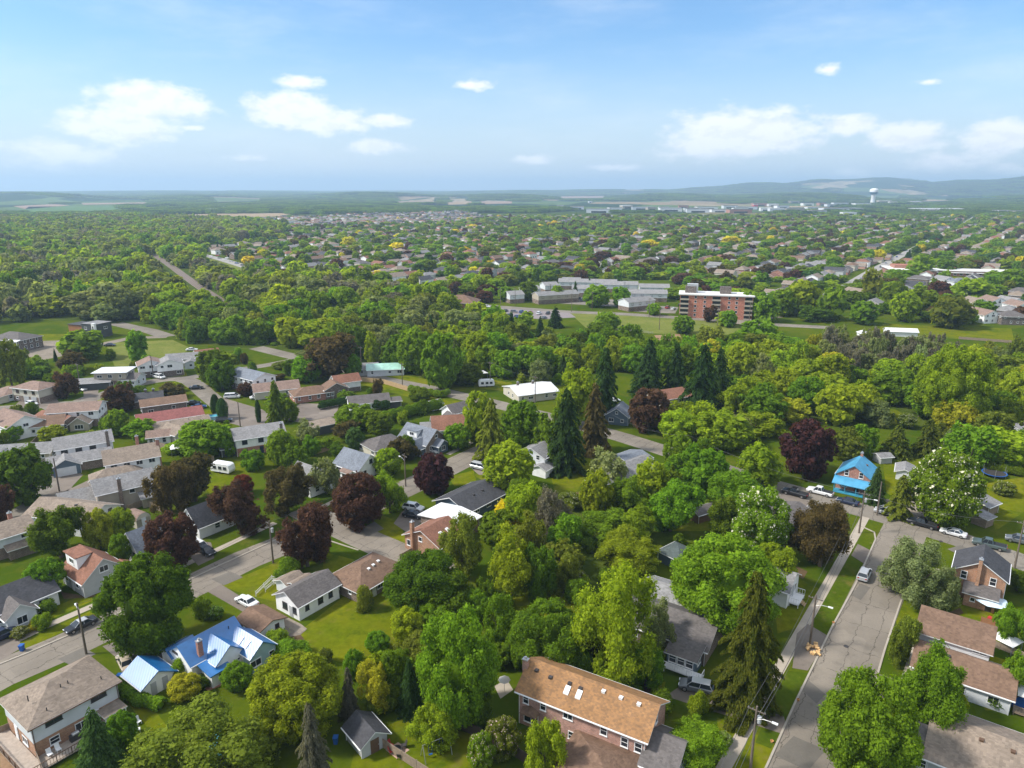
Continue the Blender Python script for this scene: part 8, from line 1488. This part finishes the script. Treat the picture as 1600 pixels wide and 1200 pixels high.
# ---- the remaining trees: one object per wood, instanced on points
def proto_collection(name, keys, lod):
    c = bpy.data.collections.new(name)
    for i, (kd, cl, j) in enumerate(keys):
        me = shape(kd, lod)[j % len(shape(kd, lod))]
        if not me.materials: me.materials.append(LEAF['mid']); me.materials.append(BLOOM)
        o = bpy.data.objects.new('%s_%03d_foliage' % (name, i), me); o.material_slots[0].link = 'OBJECT'; o.material_slots[0].material = LEAF[cl]; c.objects.link(o)
    return c
def instancer(name, label, col, pos, rot, scl, idx):
    me = bpy.data.meshes.new(name); me.vertices.add(len(pos)); me.vertices.foreach_set('co', np.asarray(pos, np.float32).ravel())
    a = me.attributes.new('scl', 'FLOAT_VECTOR', 'POINT'); a.data.foreach_set('vector', np.asarray(scl, np.float32).ravel())
    a = me.attributes.new('rot', 'FLOAT_VECTOR', 'POINT'); a.data.foreach_set('vector', np.asarray(rot, np.float32).ravel())
    a = me.attributes.new('idx', 'INT', 'POINT'); a.data.foreach_set('value', np.asarray(idx, np.int32)); me.update()
    o = put(name, me); ng = bpy.data.node_groups.new(name, 'GeometryNodeTree'); ng.interface.new_socket('Geometry', in_out='INPUT', socket_type='NodeSocketGeometry'); ng.interface.new_socket('Geometry', in_out='OUTPUT', socket_type='NodeSocketGeometry')
    N = ng.nodes.new; K = ng.links.new; gi = N('NodeGroupInput'); go = N('NodeGroupOutput'); ci = N('GeometryNodeCollectionInfo'); ci.inputs['Collection'].default_value = col; ci.inputs['Separate Children'].default_value = True; ci.inputs['Reset Children'].default_value = True
    ip = N('GeometryNodeInstanceOnPoints'); ip.inputs['Pick Instance'].default_value = True
    def at(n, t):
        q = N('GeometryNodeInputNamedAttribute'); q.data_type = t; q.inputs['Name'].default_value = n; return [s for s in q.outputs if s.enabled][0]
    K(gi.outputs[0], ip.inputs['Points']); K(ci.outputs[0], ip.inputs['Instance']); K(at('idx', 'INT'), ip.inputs['Instance Index']); K(at('scl', 'FLOAT_VECTOR'), ip.inputs['Scale']); K(at('rot', 'FLOAT_VECTOR'), ip.inputs['Rotation']); K(ip.outputs[0], go.inputs[0])
    md = o.modifiers.new('scatter', 'NODES'); md.node_group = ng; o['kind'] = 'stuff'; o['label'] = label; o['category'] = 'trees' if 'house' not in name else 'houses'; return o
STUFF = {'the left wood': ('left_wood', 'wide grey-green wood filling the left side behind the houses'), 'the central wood': ('central_wood', 'mixed wood between the near gardens and the arterial road'), 'the bare thicket': ('bare_thicket', 'strip of half-bare grey trees below the green field'),
         'the right wood': ('right_wood', 'bright yellow-green wood behind the right-hand gardens'), 'the middle gardens': ('garden_thicket', 'small garden trees and bushes in the middle thicket'), 'the left gardens': ('garden_greenery', 'small trees and bushes between the left houses'),
         'the right gardens': ('garden_greenery', 'small trees and bushes between the right-hand houses'), 'the suburb': ('suburb_trees', 'countless street and garden trees of the distant suburb')}
for zone in STUFF:
    for lod, sel in (('mid', [t for t in rest if t[6] == zone and math.hypot(t[0], t[1]) < 420]), ('lo', [t for t in rest if t[6] == zone and math.hypot(t[0], t[1]) >= 420])):
        if not sel: continue
        keys = sorted({(t[4], t[5], j) for t in sel for j in range(2 if lod == 'mid' else 2)}); ki = {k: i for i, k in enumerate(keys)}
        name, lab = STUFF[zone]; col = proto_collection(name + '_' + lod, keys, lod)
        instancer(name, lab if lod == 'mid' or not any(t[6] == zone and math.hypot(t[0], t[1]) < 420 for t in rest) else lab + ', its farther part', col, [(t[0], t[1], 0) for t in sel], [(0, 0, random.uniform(0, 6.28)) for t in sel], [(t[2], t[2], t[3]) for t in sel], [ki[(t[4], t[5], random.randrange(2))] for t in sel])
# ---- remaining houses of the suburb
if len(P) > N_IND:
    hc = bpy.data.collections.new('suburb_house_kinds'); kinds = []
    for i in range(14):
        wm = FW[i % 6][1]; rm = FR[i % 7][1]; L, W = 13 + (i % 3), 9; eh = 5 if i % 3 == 0 else 2.9; mb = MB(); mb.box(-L / 2, L / 2, -W / 2, W / 2, -.3, eh - .2, 2)
        if i % 2: mb.add([(-L / 2, -W / 2, eh - .2), (-L / 2, W / 2, eh - .2), (-L / 2, 0, eh + 1.8)], [(0, 2, 1)], 2); mb.add([(L / 2, -W / 2, eh - .2), (L / 2, W / 2, eh - .2), (L / 2, 0, eh + 1.8)], [(0, 1, 2)], 2)
        roof_mb(mb, L, W, eh, eh + 2.1, 'gable' if i % 2 else 'hip')
        for u in (-4, 0, 4): mb.box(u - .9, u + .9, -W / 2 - .03, -W / 2 - .01, 1, 2.3, 3)
        me = mb.mesh('house_%02d' % i, [rm, TRIM, wm, GLASS]); hc.objects.link(bpy.data.objects.new('suburb_house_%02d' % i, me))
    Q = P[N_IND:]; instancer('distant_houses', 'hundreds of small far houses scattered through the suburb trees', hc, [(x, y, 0) for x, y, a in Q], [(0, 0, a) for x, y, a in Q], [(1, 1, 1)] * len(Q), [random.choice((1, 2, 3, 4, 6, 8, 9, 10)) if y > 1750 else random.randrange(14) for x, y, a in Q])
# ---- beyond the suburb: clumps of woodland out to the hills
def clump_mesh(seed):
    rg = np.random.default_rng(seed); c = []; nr = []; core = []; sz = []
    for i in range(26):
        p = np.array([rg.uniform(-.5, .5), rg.uniform(-.5, .5), 0]); r = rg.uniform(.075, .125); ctr = p + np.array([0, 0, .62]) * 1; 
        d = rg.normal(size=(52, 3)); d[:, 2] = np.abs(d[:, 2]) * 1.2 - .2; d /= np.linalg.norm(d, axis=1, keepdims=True); q = p + d * np.array([r, r, .42]) + np.array([0, 0, .5]); c.append(q); nr.append(d + rg.normal(size=d.shape) * .3); sz.append(rg.uniform(.035, .075, 52))
        core.append((p + np.array([0, 0, .42]), r * .95))
    me = quads_mesh('clump', np.concatenate(c), np.concatenate(nr), np.concatenate(sz), rg, 1.2, None, core); me.materials.append(LEAF['mid']); return me
CL = [clump_mesh(i) for i in range(3)]; cc_ = bpy.data.collections.new('wood_clumps'); k = 0
for cl in ('dark', 'conifer', 'mid', 'dark'):
    for me in CL:
        o = bpy.data.objects.new('clump_%02d' % k, me); o.material_slots[0].link = 'OBJECT'; o.material_slots[0].material = LEAF[cl]; cc_.objects.link(o); k += 1
pos = []; scl = []; rot = []; idx = []
def value_noise(x, y, s, seed=0):
    return .5 + .25 * (math.sin(x / s * 1.7 + seed) * math.cos(y / s * 1.3 + seed * 2) + math.sin((x + y) / s * .9 + 2 + seed) * math.sin((x - y) / s * 1.1 + seed * .7)) * 1.0
r = 2150.0
while r < 15500:
    step = max(25, r * .0115); n = int(1.36 * r / step)
    for i in range(n):
        a = -.68 + 1.36 * (i + random.random()) / n; rr_ = r + random.uniform(0, step); x, y = rr_ * math.sin(a), rr_ * math.cos(a); px, py, s = PX(x, y, 0)
        if inside(np.array([px]), np.array([py]), [(890, 322), (1480, 314), (1490, 337), (890, 338)])[0] and random.random() < .8: continue
        v = value_noise(x * .55 + y * .2, y * .55, 260 + r * .06, 1) + .5 * value_noise(x, y, 95 + r * .02, 3) - .25
        dens = .42 if r < 4500 else (.36 if r < 6500 else .26)
        if v < dens - (.18 if r < 2700 else 0): continue
        if any(inside(np.array([px]), np.array([py]), q)[0] for q in CLEAR if q[0][1] < 360): continue
        if any((x - b[0]) ** 2 + (y - b[1]) ** 2 < (b[2] + 14) ** 2 for b in BLOCK if b[1] > 1900): continue
        w = step * random.uniform(1.3, 2.1); pos.append((x, y, hill_h(x, y) - 2)); scl.append((w, w * random.uniform(.6, 1.2), random.uniform(9, 13) * (1 + r / 30000))); rot.append((0, 0, random.uniform(0, 6.28))); idx.append(random.randrange(12))
    r += step * .92
print('clumps', len(pos)); instancer('distant_woods', 'far belts of woodland and hedgerows fading toward the hills', cc_, pos, rot, scl, idx)
# ================================================================= labels of the trees
ORD = ['nearest', 'second nearest', 'third nearest', 'fourth nearest', 'fifth nearest', 'sixth nearest', 'seventh nearest', 'eighth nearest', 'ninth nearest', 'tenth nearest', 'eleventh nearest', 'twelfth nearest']
LM = [(x, y, s, PX(x, y, 2)) for x, y, s in LANDMARKS if len(s.split()) < 8]
lab = {}
for t in TREES:
    root, x, y, kind, colr, h, w, fixed, grp = t[:9]
    if fixed: root['label'] = fixed; continue
    p = PX(x, y, h / 2); sz = 'tiny ' if h < 3 else ('small ' if h < 5.5 else ('tall ' if h > 14 else ''))
    best = min(LM, key=lambda q: (q[0] - x) ** 2 + (q[1] - y) ** 2); dx, dy = p[0] - best[3][0], p[1] - best[3][1]; rel = ('right of' if dx > 0 else 'left of') if abs(dx) > abs(dy) * .8 else ('in front of' if dy > 0 else 'behind')
    key = '%s%s %s %s %s %s' % (sz, COLWORD[colr], KINDNAME[kind][2], KINDNAME[kind][1], rel, best[2]); lab.setdefault(key, []).append((math.hypot(x - best[0], y - best[1]), root))
for key, L in lab.items():
    L.sort(key=lambda q: q[0])
    for i, (d, root) in enumerate(L):
        if len(L) > 1 and len(key.split()) > 13: key = key.replace('-crowned', '').replace('dark purple-leaved', 'purple').replace('pale silvery green', 'silvery').replace('shaggy spire-like ', '').replace('cone-shaped ', '').replace('loose airy', 'airy').replace('grey half-bare', 'grey')
        root['label'] = key if len(L) == 1 else ('%s %s' % (ORD[min(i, 11)] if i < 12 else 'farthest', key))
        if len(L) > 12 and i >= 12: root['group'] = 'trees ' + key[:60]
ORDL = ['leftmost', 'second from the left', 'third from the left', 'fourth from the left', 'fifth from the left', 'sixth from the left', 'seventh from the left', 'eighth from the left', 'ninth from the left', 'tenth from the left']
same = {}
for o in COL.objects:
    if o.parent is None and o.get('category') in ('building', 'house', 'car', 'van') and o.get('group'): same.setdefault(o['label'], []).append(o)
for l, os_ in same.items():
    if 1 < len(os_) <= 10 and len(l.split()) <= 12:
        os_.sort(key=lambda o: PX(o.location.x, o.location.y)[0])
        for i, o in enumerate(os_): o['label'] = l + ', ' + ORDL[i]
gk = {'tree': 'broadleaf trees standing in the gardens and woods', 'conifer': 'conifers in the gardens and woods', 'shrub': 'shrubs in the gardens'}
for t in TREES:
    if 'group' not in t[0]: t[0]['group'] = gk[KINDNAME[t[3]][1]]
# ================================================================= the hazy air
mb = MB(); mb.box(-24000, 24000, -24000, 24000, -1.0, 330); hm = bpy.data.materials.new('haze'); hm.use_nodes = True; nt = hm.node_tree; nt.nodes.clear()
o_ = nt.nodes.new('ShaderNodeOutputMaterial'); pv = nt.nodes.new('ShaderNodeVolumePrincipled'); pv.inputs['Color'].default_value = (.54, .73, .97, 1); pv.inputs['Density'].default_value = HAZE; pv.inputs['Anisotropy'].default_value = .2; nt.links.new(pv.outputs[0], o_.inputs['Volume'])
hz = mb.build('haze', hm); tag(hz, 'pale blue haze filling the air over the town', 'haze', None, 'stuff')
